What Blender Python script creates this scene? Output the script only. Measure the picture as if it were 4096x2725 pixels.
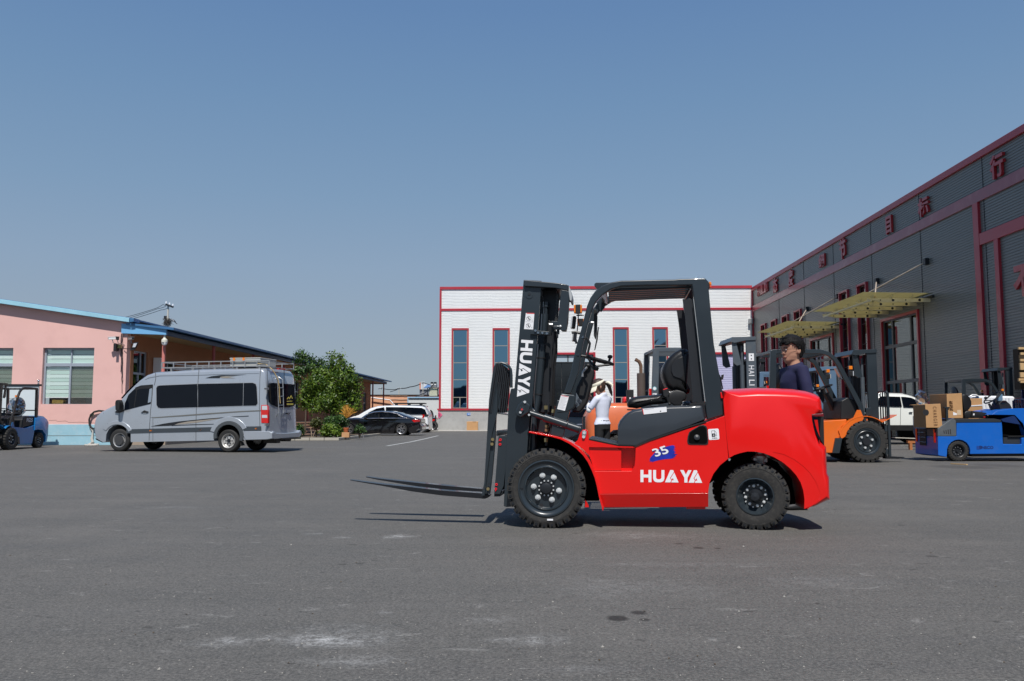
import bpy, bmesh, math, random
from mathutils import Vector, Matrix
random.seed(7)
for o in list(bpy.data.objects): bpy.data.objects.remove(o)
SC = bpy.context.scene
COL = SC.collection
V = Vector
# ---------------------------------------------------------------- camera
CAMH = 1.0
FOC = 30.0/36.0*4096.0
CX, CY, YH = 2048.0, 1362.5, 1668.0
PITCH = math.atan((YH-CY)/FOC)
cam = bpy.data.cameras.new('camera'); camo = bpy.data.objects.new('camera', cam); COL.objects.link(camo)
cam.lens = 30.0; cam.sensor_width = 36.0; cam.clip_start = 0.05; cam.clip_end = 3000
camo.location = (0, 0, CAMH); camo.rotation_euler = (math.pi/2+PITCH, 0, 0)
SC.camera = camo
# ---------------------------------------------------------------- sky, sun, exposure
SUNV = V((0.03, -1.0, 1.46)).normalized()
world = bpy.data.worlds.new('World'); SC.world = world; world.use_nodes = True
wn = world.node_tree.nodes; wl = world.node_tree.links
sky = wn.new('ShaderNodeTexSky'); sky.sky_type = 'NISHITA'; sky.sun_disc = False
sky.sun_elevation = math.asin(SUNV.z); sky.sun_rotation = math.atan2(SUNV.x, SUNV.y)
sky.altitude = 100; sky.air_density = 1.0; sky.dust_density = 0.5; sky.ozone_density = 2.6
bg = wn['Background']; bg.inputs[1].default_value = 0.10
# pale summer haze that thickens evenly towards the horizon, the same all round
wtc = wn.new('ShaderNodeTexCoord'); wsx = wn.new('ShaderNodeSeparateXYZ'); wl.new(wtc.outputs['Generated'], wsx.inputs[0])
wcr = wn.new('ShaderNodeValToRGB'); wl.new(wsx.outputs['Z'], wcr.inputs[0])
_st = [(0.0, (.305, .362, .425)), (.10, (.290, .362, .455)), (.17, (.262, .360, .490)), (.25, (.212, .332, .490)), (.35, (.165, .290, .475)), (.443, (.130, .246, .455)), (1.0, (.07, .15, .36))]
while len(wcr.color_ramp.elements) < len(_st): wcr.color_ramp.elements.new(.5)
for e_, (p_, c_) in zip(wcr.color_ramp.elements, _st): e_.position = p_; e_.color = (*c_, 1)
wsc = wn.new('ShaderNodeVectorMath'); wsc.operation = 'SCALE'; wsc.inputs['Scale'].default_value = 10.0; wl.new(wcr.outputs[0], wsc.inputs[0])
wmx = wn.new('ShaderNodeMix'); wmx.data_type = 'RGBA'; wmx.inputs[0].default_value = .88; wl.new(wsc.outputs[0], wmx.inputs[7])
wl.new(sky.outputs[0], wmx.inputs[6])
wl.new(wmx.outputs[2], bg.inputs[0])
sun = bpy.data.lights.new('sun', 'SUN'); suno = bpy.data.objects.new('sun', sun); COL.objects.link(suno)
sun.energy = 4.6; sun.angle = math.radians(0.5); sun.color = (1.0, 0.96, 0.90)
suno.rotation_euler = SUNV.to_track_quat('Z', 'Y').to_euler(); suno.location = (0, -20, 40)
SC.view_settings.view_transform = 'Standard'; SC.view_settings.look = 'None'
SC.view_settings.exposure = 0.0; SC.view_settings.gamma = 1.0; SC.view_settings.use_curve_mapping = False
SC.render.engine = 'CYCLES'

# ---------------------------------------------------------------- pixel <-> place (4096 px wide photograph)
_cp, _sp = math.cos(PITCH), math.sin(PITCH)
def ray(u, v):
    a = (u-CX)/FOC; b = (CY-v)/FOC
    return V((a, _cp-b*_sp, _sp+b*_cp))
def W(u, v, D):
    r = ray(u, v); return V((0, 0, CAMH))+r*(D/r.y)
def G(u, v, z=0.0):
    r = ray(u, v); return V((0, 0, CAMH))+r*((z-CAMH)/r.z)
class PL:
    """vertical plane: point p0, turned ang (deg): d runs to the right, n away from the camera"""
    def __init__(s, p0, ang=0.0):
        a = math.radians(ang); s.ang = a
        s.p0 = V((p0[0], p0[1], 0)); s.d = V((math.cos(a), -math.sin(a), 0)); s.n = V((math.sin(a), math.cos(a), 0))
    def hit(s, u, v, off=0.0):
        r = ray(u, v); c = V((0, 0, CAMH))
        t = (off-(c-s.p0).dot(s.n))/r.dot(s.n)
        return c+r*t
    def sz(s, u, v, off=0.0):
        p = s.hit(u, v, off); return (p-s.p0).dot(s.d), p.z
    def P(s, a, z, off=0.0):
        return s.p0+s.d*a+s.n*off+V((0, 0, z))
def crop(x0, y0, k):
    return lambda *pts: [(x0+pts[i]/k, y0+pts[i+1]/k) for i in range(0, len(pts), 2)]

# ---------------------------------------------------------------- mesh builder
class MB:
    def __init__(s): s.v = []; s.f = []
    def add(s, vs, fs):
        b = len(s.v); s.v += [V(p) for p in vs]; s.f += [tuple(i+b for i in f) for f in fs]; return s
    def box(s, x0, x1, y0, y1, z0, z1):
        vs = [(x, y, z) for z in (z0, z1) for y in (y0, y1) for x in (x0, x1)]
        return s.add(vs, [(0, 2, 3, 1), (4, 5, 7, 6), (0, 1, 5, 4), (2, 6, 7, 3), (0, 4, 6, 2), (1, 3, 7, 5)])
    def obox(s, c, ax, ay, az, hx, hy, hz):
        c = V(c); ax = V(ax); ay = V(ay); az = V(az)
        vs = [c+ax*hx*i+ay*hy*j+az*hz*k for k in (-1, 1) for j in (-1, 1) for i in (-1, 1)]
        return s.add(vs, [(0, 2, 3, 1), (4, 5, 7, 6), (0, 1, 5, 4), (2, 6, 7, 3), (0, 4, 6, 2), (1, 3, 7, 5)])
    def beam(s, p0, p1, w, h, up=(0, 0, 1)):
        p0 = V(p0); p1 = V(p1); a = (p1-p0); L = a.length; a.normalize(); up = V(up)
        if abs(a.dot(up)) > .95: up = V((0, 1, 0))
        b = a.cross(up).normalized(); c = b.cross(a).normalized()
        return s.obox((p0+p1)/2, a, b, c, L/2, w/2, h/2)
    def tube(s, pts, r, n=8, cap=True, closed=False):
        pts = [V(p) for p in pts]; m = len(pts)
        rs = r if isinstance(r, (list, tuple)) else [r]*m
        t0 = (pts[1]-pts[0]).normalized()
        ref = V((0, 0, 1)) if abs(t0.z) < .9 else V((1, 0, 0))
        nb = t0.cross(ref).normalized(); base = len(s.v)
        for i in range(m):
            if closed: t = (pts[(i+1) % m]-pts[i-1]).normalized()
            elif i == 0: t = t0
            elif i == m-1: t = (pts[i]-pts[i-1]).normalized()
            else: t = ((pts[i+1]-pts[i]).normalized()+(pts[i]-pts[i-1]).normalized()).normalized()
            nb = (nb-t*nb.dot(t)); nb.normalize(); bb = t.cross(nb)
            for k in range(n):
                a = 2*math.pi*k/n; s.v.append(pts[i]+(nb*math.cos(a)+bb*math.sin(a))*rs[i])
        rng = m if closed else m-1
        for i in range(rng):
            for k in range(n):
                a = base+i*n+k; b = base+i*n+(k+1) % n; i2 = (i+1) % m
                c = base+i2*n+(k+1) % n; d = base+i2*n+k
                s.f.append((a, b, c, d))
        if cap and not closed:
            s.f.append(tuple(base+k for k in range(n))[::-1]); s.f.append(tuple(base+(m-1)*n+k for k in range(n)))
        return s
    def lathe(s, prof, c, axis, n=32, a0=0.0, a1=None):
        c = V(c); ax = V(axis).normalized()
        ref = V((0, 0, 1)) if abs(ax.z) < .9 else V((1, 0, 0))
        e1 = ax.cross(ref).normalized(); e2 = ax.cross(e1).normalized()
        base = len(s.v); m = len(prof); full = a1 is None; a1 = 2*math.pi if full else a1
        nn = n if full else n+1
        for k in range(nn):
            a = a0+(a1-a0)*k/n
            d = e1*math.cos(a)+e2*math.sin(a)
            for (r, h) in prof: s.v.append(c+d*r+ax*h)
        for k in range(n):
            k2 = (k+1) % nn
            for j in range(m-1):
                s.f.append((base+k*m+j, base+k2*m+j, base+k2*m+j+1, base+k*m+j+1))
        return s
    def disc(s, c, axis, r, h, n=16):
        return s.lathe([(0.0001, 0), (r, 0), (r, h), (0.0001, h)], c, axis, n)
    def ball(s, c, rx, ry=None, rz=None, n=12, m=8, R=None):
        ry = rx if ry is None else ry; rz = rx if rz is None else rz; c = V(c); base = len(s.v)
        for j in range(m+1):
            t = math.pi*j/m
            for k in range(n):
                a = 2*math.pi*k/n; p = V((rx*math.sin(t)*math.cos(a), ry*math.sin(t)*math.sin(a), rz*math.cos(t)))
                if R: p = R @ p
                s.v.append(c+p)
        for j in range(m):
            for k in range(n):
                s.f.append((base+j*n+k, base+(j+1)*n+k, base+(j+1)*n+(k+1) % n, base+j*n+(k+1) % n))
        return s
    def prism(s, pts, vec):
        pts = [V(p) for p in pts]; vec = V(vec); n = len(pts); b = len(s.v)
        s.v += pts+[p+vec for p in pts]
        s.f.append(tuple(range(b, b+n))); s.f.append(tuple(range(b+2*n-1, b+n-1, -1)))
        for i in range(n):
            j = (i+1) % n; s.f.append((b+i, b+n+i, b+n+j, b+j))
        return s
    def loft(s, rings, cap=True, closed=True):
        b = len(s.v); n = len(rings[0])
        for r in rings: s.v += [V(p) for p in r]
        for i in range(len(rings)-1):
            for k in range(n if closed else n-1):
                a = b+i*n+k; c = b+i*n+(k+1) % n
                s.f.append((a, c, c+n, a+n))
        if cap:
            s.f.append(tuple(range(b+n-1, b-1, -1))); s.f.append(tuple(b+(len(rings)-1)*n+k for k in range(n)))
        return s
    # pixel polygon on plane pl, from offset o0 to o1
    def pp(s, pl, pts, o0, o1, od=None):
        od = o0 if od is None else od
        w = [pl.hit(u, v, od)+pl.n*(o0-od) for (u, v) in pts]
        return s.prism(w, pl.n*(o1-o0))
    # pixel polygon with rounded long edges; wts per point 0..1 ; ri inset (m), rd depth of rounding (m)
    def pillow(s, pl, pts, o0, o1, ri, rd, wts=None, steps=5, local=None):
        n = len(pts); wts = wts or [1]*n
        P2 = []
        for (u, v), w in zip(pts, wts):
            p = pl.hit(u, v, o0+rd*(w if w > 0 else 0)*0.5)
            P2.append(((p-pl.p0).dot(pl.d), p.z))
        area = sum(P2[i][0]*P2[(i+1) % n][1]-P2[(i+1) % n][0]*P2[i][1] for i in range(n))
        sg = 1 if area > 0 else -1
        N = []
        for i in range(n):
            a = V(P2[i-1]); b = V(P2[i]); c = V(P2[(i+1) % n])
            e1 = (b-a).normalized() if (b-a).length > 1e-6 else V((1, 0)); e2 = (c-b).normalized() if (c-b).length > 1e-6 else V((1, 0))
            nn = V((-(e1.y+e2.y), e1.x+e2.x))
            if nn.length < 1e-6: nn = V((-e1.y, e1.x))
            N.append(nn.normalized()*sg)
        rings = []
        offs = []
        for k in range(steps+1):
            th = math.pi/2*k/steps; offs.append((o0+rd*(1-math.cos(th)), ri*(1-math.sin(th))))
        offs += [(o1-(o-o0), i) for (o, i) in offs[::-1]]
        for (o, ins) in offs:
            rings.append([pl.P(P2[i][0]+N[i].x*ins*wts[i], P2[i][1]+N[i].y*ins*wts[i], o) for i in range(n)])
        return s.loft(rings)
    def build(s, name, mat, parent=None, bevel=0, smooth=35, seg=2, label=None, local=False):
        me = bpy.data.meshes.new(name); o = bpy.data.objects.new(name, me); COL.objects.link(o)
        vs = s.v
        if parent is not None and not local:
            M = WM[parent.name].inverted(); vs = [M @ p for p in vs]
        if parent is None and not local:
            xs = [p.x for p in vs]; ys = [p.y for p in vs]; zs = [p.z for p in vs]
            c = V(((min(xs)+max(xs))/2, (min(ys)+max(ys))/2, min(zs))); o.location = c
            vs = [p-c for p in vs]; WM[o.name] = Matrix.Translation(c)
        else:
            WM[o.name] = WM[parent.name].copy() if parent is not None else Matrix.Identity(4)
        if parent is not None: o.parent = parent
        me.from_pydata([tuple(p) for p in vs], [], s.f)
        mats = mat if isinstance(mat, (list, tuple)) else [mat]
        for m in mats: me.materials.append(m)
        bm = bmesh.new(); bm.from_mesh(me); bmesh.ops.recalc_face_normals(bm, faces=bm.faces)
        if bevel: bmesh.ops.remove_doubles(bm, verts=bm.verts, dist=1e-5)
        bm.to_mesh(me); bm.free()
        if smooth:
            me.shade_smooth(); me.set_sharp_from_angle(angle=math.radians(smooth))
        if bevel:
            b = o.modifiers.new('bevel', 'BEVEL'); b.width = bevel; b.segments = seg; b.limit_method = 'ANGLE'
            b.angle_limit = math.radians(40); b.harden_normals = True; b.use_clamp_overlap = True
        if label: o['label'] = label
        return o
WM = {}
def mb(): return MB()
def thing(name, label, cat, loc, rz=0.0, group=None):
    o = bpy.data.objects.new(name, None); COL.objects.link(o); o.empty_display_size = .3
    o.location = loc; o.rotation_euler = (0, 0, rz)
    WM[o.name] = Matrix.Translation(V(loc)) @ Matrix.Rotation(rz, 4, 'Z')
    tag(o, label, cat, group); return o
def tag(o, label, cat, group=None):
    o['label'] = label; o['category'] = cat
    if group: o['group'] = group
    return o
def struct(o): o['kind'] = 'structure'; return o
def stuff(o): o['kind'] = 'stuff'; return o
def copy_tree(o, parent=None):
    c = o.copy(); COL.objects.link(c)
    if parent is not None: c.parent = parent
    WM[c.name] = WM[o.name].copy()
    for ch in list(o.children): copy_tree(ch, c)
    return c
def text_geo(s, bold=0.0, shear=0.0):
    cu = bpy.data.curves.new('t', 'FONT'); cu.body = s; cu.size = 1; cu.offset = bold; cu.shear = shear; cu.resolution_u = 3
    ob = bpy.data.objects.new('t', cu); COL.objects.link(ob)
    dg = bpy.context.evaluated_depsgraph_get(); me = bpy.data.meshes.new_from_object(ob.evaluated_get(dg))
    vs = [(p.co.x, p.co.y) for p in me.vertices]; fs = [tuple(p.vertices) for p in me.polygons]
    bpy.data.objects.remove(ob); bpy.data.curves.remove(cu); bpy.data.meshes.remove(me)
    return vs, fs
def text_on(name, s, o, ux, uy, w, h, depth, mat, parent, bold=0.0, shear=0.0, build=True, out=None):
    """s fitted into w x h from corner o along ux / uy; depth extrudes along ux x uy"""
    vs, fs = text_geo(s, bold, shear)
    xs = [p[0] for p in vs]; ys = [p[1] for p in vs]; x0, x1, y0, y1 = min(xs), max(xs), min(ys), max(ys)
    o = V(o); ux = V(ux).normalized(); uy = V(uy).normalized(); nz = ux.cross(uy)
    P = [o+ux*((x-x0)/(x1-x0)*w)+uy*((y-y0)/(y1-y0)*h) for (x, y) in vs]
    m = out or MB(); b = len(m.v); n = len(P)
    m.v += P+[p+nz*depth for p in P]
    edge = {}
    for f in fs:
        m.f.append(tuple(b+n+i for i in f))
        for i in range(len(f)):
            e = (f[i], f[(i+1) % len(f)])
            edge[e] = edge.get(e, 0)+1
    for (i, j) in edge:
        if (j, i) not in edge: m.f.append((b+i, b+j, b+n+j, b+n+i))
    return m.build(name, mat, parent, smooth=0) if build else m

# ---------------------------------------------------------------- materials
MAT = {}
def nt(m): return m.node_tree.nodes, m.node_tree.links
def mat(name, col, rough=.5, metal=0.0, spec=.5, coat=0.0, coatr=.05, var=0.06, vscale=3.0, bump=0.0, bscale=60.0, dirt=0.0, dirtcol=(.25, .22, .18), alpha=1.0, trans=0.0, emis=None, es=0.0, rvar=.08):
    if name in MAT: return MAT[name]
    m = bpy.data.materials.new(name); m.use_nodes = True; N, L = nt(m)
    b = N['Principled BSDF']
    b.inputs['Roughness'].default_value = rough; b.inputs['Metallic'].default_value = metal
    b.inputs['Specular IOR Level'].default_value = spec
    b.inputs['Coat Weight'].default_value = coat; b.inputs['Coat Roughness'].default_value = coatr
    b.inputs['Alpha'].default_value = alpha; b.inputs['Transmission Weight'].default_value = trans
    c = (*col, 1); b.inputs['Base Color'].default_value = c
    tc = N.new('ShaderNodeTexCoord')
    no = N.new('ShaderNodeTexNoise'); no.inputs['Scale'].default_value = vscale; no.inputs['Detail'].default_value = 5
    L.new(tc.outputs['Object'], no.inputs['Vector'])
    mx = N.new('ShaderNodeMix'); mx.data_type = 'RGBA'
    mx.inputs[6].default_value = tuple(x*(1-var) for x in col)+(1,); mx.inputs[7].default_value = tuple(min(1, x*(1+var)+var*.01) for x in col)+(1,)
    L.new(no.outputs['Fac'], mx.inputs[0]); last = mx.outputs[2]
    if dirt > 0:
        n2 = N.new('ShaderNodeTexNoise'); n2.inputs['Scale'].default_value = vscale*2.3; n2.inputs['Detail'].default_value = 8; n2.inputs['Roughness'].default_value = .65
        L.new(tc.outputs['Object'], n2.inputs['Vector'])
        cr = N.new('ShaderNodeMapRange'); cr.inputs['From Min'].default_value = .5; cr.inputs['From Max'].default_value = .8
        cr.inputs['To Max'].default_value = dirt
        L.new(n2.outputs['Fac'], cr.inputs['Value'])
        m2 = N.new('ShaderNodeMix'); m2.data_type = 'RGBA'; L.new(cr.outputs[0], m2.inputs[0]); L.new(last, m2.inputs[6]); m2.inputs[7].default_value = (*dirtcol, 1); last = m2.outputs[2]
    L.new(last, b.inputs['Base Color'])
    if rvar > 0:
        mr = N.new('ShaderNodeMapRange'); mr.inputs['To Min'].default_value = max(0.02, rough-rvar); mr.inputs['To Max'].default_value = min(1, rough+rvar)
        L.new(no.outputs['Fac'], mr.inputs['Value']); L.new(mr.outputs[0], b.inputs['Roughness'])
    if bump > 0:
        nb = N.new('ShaderNodeTexNoise'); nb.inputs['Scale'].default_value = bscale; nb.inputs['Detail'].default_value = 4
        L.new(tc.outputs['Object'], nb.inputs['Vector'])
        bp = N.new('ShaderNodeBump'); bp.inputs['Strength'].default_value = bump; bp.inputs['Distance'].default_value = .01
        L.new(nb.outputs['Fac'], bp.inputs['Height']); L.new(bp.outputs[0], b.inputs['Normal'])
    if emis: b.inputs['Emission Color'].default_value = (*emis, 1); b.inputs['Emission Strength'].default_value = es
    MAT[name] = m; return m

RED = mat('red_paint', (.74, .006, .004), .32, spec=.35, coat=.6, coatr=.12, var=.05, bump=.02, bscale=90)
SLATE = mat('slate_paint', (.021, .029, .036), .32, coat=.35, var=.08, bump=.02, bscale=80)
SLATE2 = mat('slate_paint_worn', (.075, .092, .11), .42, coat=.2, var=.15, dirt=.35, dirtcol=(.16, .15, .13))
BLACKP = mat('black_plastic', (.012, .012, .013), .5, var=.2, bump=.05, bscale=150)
VOID = mat('shade_black', (.003, .003, .003), .95, spec=.08)  # shade inside pockets, wells and underbodies put into the colour
DARK = mat('dark_steel', (.012, .014, .018), .45, var=.2)
HOODM = mat('hood_plastic', (.028, .034, .042), .38, coat=.3, var=.1, bump=.04, bscale=200)
RUBBER = mat('rubber', (.022, .021, .020), .8, var=.25, vscale=12, bump=.2, bscale=120, dirt=.6, dirtcol=(.085, .078, .065))
RUBBERC = mat('car_tyre_rubber', (.018, .018, .018), .75, var=.2, dirt=.3, dirtcol=(.06, .055, .05))
VINYL = mat('black_vinyl', (.010, .010, .011), .38, var=.2, bump=.15, bscale=220)
CHROME = mat('chrome', (.75, .76, .78), .14, metal=1.0, var=.05)
ZINC = mat('zinc_bolt', (.68, .70, .70), .38, metal=.35, var=.15)
BRASS = mat('brass_bolt', (.55, .42, .2), .35, metal=.9, var=.2)
STEEL = mat('bare_steel', (.42, .43, .44), .4, metal=.7, var=.2, dirt=.3)
WHITE = mat('white_decal', (.80, .80, .82), .45, var=.03)
WHITEP = mat('white_paint', (.80, .81, .82), .25, coat=.5, var=.03)
INK = mat('ink_black', (.015, .015, .018), .6)
REDDECAL = mat('red_decal', (.65, .03, .03), .5)
ORANGE = mat('orange_paint', (.80, .15, .012), .32, coat=.5, var=.08, dirt=.12)
ORANGEW = mat('orange_paint_faded', (.62, .13, .035), .42, coat=.2, var=.18, dirt=.4, dirtcol=(.2, .1, .06))
BLUE = mat('tractor_blue', (.004, .12, .52), .38, coat=.3, var=.06, dirt=.08)
BLUED = mat('forklift_blue', (.008, .17, .46), .35, coat=.4, var=.1, dirt=.15)
NAVY = mat('navy_paint', (.01, .03, .12), .35, coat=.3, var=.1)
AMBER = mat('amber_lens', (.85, .22, .01), .2, coat=.5, spec=.6)
REDLENS = mat('red_lens', (.6, .01, .008), .15, coat=.8)
CLEARL = mat('clear_lens', (.75, .77, .8), .12, metal=.4, coat=.6)
CARD = mat('cardboard', (.48, .27, .12), .8, var=.14, vscale=5, bump=.1, dirt=.25, dirtcol=(.3, .16, .07))
CARDD = mat('cardboard_dark', (.30, .19, .11), .85, var=.3, vscale=3, dirt=.6, dirtcol=(.12, .08, .05))
TAPE = mat('packing_tape', (.6, .5, .38), .25, coat=.4)
SILVER = mat('silver_paint', (.40, .435, .48), .30, metal=.35, coat=.8, coatr=.05, var=.04, dirt=.10, dirtcol=(.3, .28, .25))
GLASSD = mat('tinted_glass', (.003, .005, .010), .03, spec=.28, coat=0, var=.1, rvar=0)
MIRR = mat('window_mirror_glass', (.030, .075, .105), .03, spec=1.0, metal=.0, var=.1, rvar=0, coat=1.0, coatr=.01)
def glass_mat(name, tint, rough=.02, refl=.25, trans=(.7, .75, .78)):
    m = bpy.data.materials.new(name); m.use_nodes = True; N, L = nt(m); N.remove(N['Principled BSDF'])
    g = N.new('ShaderNodeBsdfGlossy'); g.inputs['Roughness'].default_value = rough; g.inputs[0].default_value = (*tint, 1)
    t = N.new('ShaderNodeBsdfTransparent'); t.inputs[0].default_value = (*trans, 1)
    lw = N.new('ShaderNodeLayerWeight'); lw.inputs[0].default_value = .5; fr = N.new('ShaderNodeMath'); fr.operation = 'POWER'; L.new(lw.outputs['Facing'], fr.inputs[0]); fr.inputs[1].default_value = 4.0
    mr = N.new('ShaderNodeMapRange'); mr.inputs['To Min'].default_value = refl; mr.inputs['To Max'].default_value = 1
    L.new(fr.outputs[0], mr.inputs['Value'])
    mx = N.new('ShaderNodeMixShader'); L.new(mr.outputs[0], mx.inputs[0]); L.new(t.outputs[0], mx.inputs[1]); L.new(g.outputs[0], mx.inputs[2])
    L.new(mx.outputs[0], N['Material Output'].inputs[0]); MAT[name] = m; return m
CLEARG = glass_mat('clear_glass', (.9, .95, 1.0), refl=.06, trans=(.93, .97, .96))
SKYG = glass_mat('blue_reflective_glass', (.26, .47, .62), refl=.75, trans=(.05, .08, .1))
DIMG = glass_mat('dim_reflective_glass', (.42, .46, .48), refl=.22, trans=(.06, .07, .08))
# ================================================================ GROUND
def smooth_spot(N, L, P, cx, cy, rx, ry, lo, hi, warp):
    """0..1 mask of an ellipse on the ground with a ragged rim"""
    sub = N.new('ShaderNodeVectorMath'); sub.operation = 'SUBTRACT'; L.new(P, sub.inputs[0]); sub.inputs[1].default_value = (cx, cy, 0)
    sc = N.new('ShaderNodeVectorMath'); sc.operation = 'MULTIPLY'; L.new(sub.outputs[0], sc.inputs[0]); sc.inputs[1].default_value = (1/rx, 1/ry, 0)
    ln = N.new('ShaderNodeVectorMath'); ln.operation = 'LENGTH'; L.new(sc.outputs[0], ln.inputs[0])
    ad = N.new('ShaderNodeMath'); ad.operation = 'ADD'; L.new(ln.outputs['Value'], ad.inputs[0]); L.new(warp, ad.inputs[1])
    mr = N.new('ShaderNodeMapRange'); mr.inputs['From Min'].default_value = hi; mr.inputs['From Max'].default_value = lo
    L.new(ad.outputs[0], mr.inputs['Value']); return mr.outputs[0]
def ground_material():
    m = bpy.data.materials.new('asphalt'); m.use_nodes = True; N, L = nt(m); b = N['Principled BSDF']
    geo = N.new('ShaderNodeNewGeometry'); P = geo.outputs['Position']
    def noise(scale, det=4, rough=.6, vec=P, dist=0):
        n = N.new('ShaderNodeTexNoise'); n.inputs['Scale'].default_value = scale; n.inputs['Detail'].default_value = det
        n.inputs['Roughness'].default_value = rough; n.inputs['Distortion'].default_value = dist; L.new(vec, n.inputs['Vector']); return n.outputs['Fac']
    def mrange(x, a, c, lo=0, hi=1):
        r = N.new('ShaderNodeMapRange'); r.inputs['From Min'].default_value = a; r.inputs['From Max'].default_value = c
        r.inputs['To Min'].default_value = lo; r.inputs['To Max'].default_value = hi; L.new(x, r.inputs['Value']); return r.outputs[0]
    def mul(x, y):
        q = N.new('ShaderNodeMath'); q.operation = 'MULTIPLY'; L.new(x, q.inputs[0])
        if isinstance(y, (int, float)): q.inputs[1].default_value = y
        else: L.new(y, q.inputs[1])
        return q.outputs[0]
    def mix(f, a, c):
        q = N.new('ShaderNodeMix'); q.data_type = 'RGBA'; L.new(f, q.inputs[0])
        for x, i in ((a, 6), (c, 7)):
            if isinstance(x, tuple): q.inputs[i].default_value = (*x, 1)
            else: L.new(x, q.inputs[i])
        return q.outputs[2]
    big = noise(.22, 7, .66); mid = noise(1.1, 8, .7); fine = noise(62, 6, .85); grit = noise(260, 2, .6)
    # long faint streaks: the lot was rolled and dragged crosswise
    mp = N.new('ShaderNodeMapping'); mp.inputs['Scale'].default_value = (.22, 2.2, 1); mp.inputs['Rotation'].default_value = (0, 0, .12); L.new(P, mp.inputs['Vector'])
    streak = noise(1.0, 7, .65, mp.outputs[0], .4)
    c = mix(mrange(big, .3, .7), (.074, .073, .067), (.104, .099, .088))
    c = mix(mrange(mid, .35, .75), c, (.110, .105, .097)); g2 = noise(17, 6, .8)
    c = mix(mul(mrange(g2, .46, .64), .40), c, (.165, .155, .14)); c = mix(mul(mrange(g2, .47, .33), .45), c, (.045, .044, .042))
    c = mix(mul(mrange(streak, .48, .70), .30), c, (.140, .134, .127))
    c = mix(mul(mrange(streak, .5, .30), .30), c, (.070, .071, .074))
    c = mix(mul(mrange(fine, .50, .72), .95), c, (.27, .255, .235))
    c = mix(mul(mrange(fine, .48, .30), .95), c, (.022, .022, .022))
    c = mix(mul(mrange(grit, .62, .74), .7), c, (.30, .29, .27))
    # small pale scuffs and dark spots, longer than they are deep
    mp2 = N.new('ShaderNodeMapping'); mp2.inputs['Scale'].default_value = (3.6, 6.5, 1); mp2.inputs['Location'].default_value = (3.1, 1.7, 0); L.new(P, mp2.inputs['Vector'])
    sc1 = noise(1.0, 5, .62, mp2.outputs[0], .6); sc2 = noise(1.7, 5, .62, mp2.outputs[0], .3)
    c = mix(mul(mul(mrange(sc1, .635, .685), mrange(fine, .35, .6)), .50), c, (.32, .31, .29)); c = mix(mul(mrange(sc2, .645, .69), .55), c, (.035, .033, .03))
    # big cloudy dusty areas
    dust = mul(mrange(noise(.35, 8, .68), .53, .70), mrange(fine, .38, .66))
    c = mix(mul(dust, .55), c, (.21, .195, .175))
    warp = mrange(noise(3.0, 8, .75), .25, .75, -.8, .8)
    warp2 = mrange(noise(9.0, 6, .7), .25, .75, -.28, .28)
    spray = mul(mrange(noise(16, 8, .8), .42, .60), mrange(fine, .36, .52))
    for (u, v, ru, rv, s) in [(1270, 2565, 210, 26, .8), (1370, 2555, 330, 60, .4), (1420, 2640, 260, 30, .35), (2140, 2560, 180, 26, .4), (900, 2566, 160, 24, .6), (1585, 2147, 70, 9, .9), (1250, 2135, 60, 6, .5), (1370, 2150, 40, 5, .45), (1960, 2480, 150, 18, .25), (2860, 2555, 40, 6, .4),
                              (1800, 1957, 60, 3, .6), (2560, 2140, 260, 14, .3), (2450, 2350, 420, 50, .18), (1540, 2450, 60, 6, .3), (2330, 2680, 200, 20, .2), (700, 2030, 200, 6, .2), (3300, 2330, 300, 30, .18), (2750, 2260, 400, 12, .2)]:
        p = G(u, v); rx = abs(G(u+ru, v).x-p.x); ry = abs(G(u, v-rv).y-G(u, v+rv).y)/2
        mk = smooth_spot(N, L, P, p.x, p.y, rx, ry, .1, 1.1, warp); s *= .82
        c = mix(mul(mul(mk, spray), s), c, (.55, .55, .54))
    for (u, v, ru, rv, s) in [(2472, 2473, 48, 12, .85), (2553, 2451, 34, 9, .8), (2577, 2480, 24, 6, .7), (2795, 2192, 22, 4, .7), (2870, 2194, 14, 3, .6), (2715, 2175, 18, 3, .5), (1370, 2258, 22, 4, .45), (1440, 2254, 20, 3, .4), (590, 2510, 26, 5, .4), (3730, 2226, 26, 4, .5), (3270, 2415, 9, 3, .7), (3850, 1868, 120, 8, .35), (3990, 1862, 90, 8, .3)]:
        p = G(u, v); rx = abs(G(u+ru, v).x-p.x); ry = abs(G(u, v-rv).y-G(u, v+rv).y)/2
        mk = smooth_spot(N, L, P, p.x, p.y, rx, ry, .7, 1.15, warp2)
        c = mix(mul(mk, s), c, (.022, .020, .018))
    L.new(c, b.inputs['Base Color'])
    b.inputs['Specular IOR Level'].default_value = .35
    L.new(mrange(mid, .3, .7, .72, .9), b.inputs['Roughness'])
    bp = N.new('ShaderNodeBump'); bp.inputs['Strength'].default_value = .55; bp.inputs['Distance'].default_value = .006
    L.new(fine, bp.inputs['Height'])
    bp2 = N.new('ShaderNodeBump'); bp2.inputs['Strength'].default_value = .25; bp2.inputs['Distance'].default_value = .02
    L.new(mid, bp2.inputs['Height']); L.new(bp.outputs[0], bp2.inputs['Normal']); L.new(bp2.outputs[0], b.inputs['Normal'])
    return m
gm = MB()
gm.add([(-700, -300, 0), (700, -300, 0), (700, 900, 0), (-700, 900, 0)], [(0, 1, 2, 3)])
struct(gm.build('ground', ground_material(), smooth=0))

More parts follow.
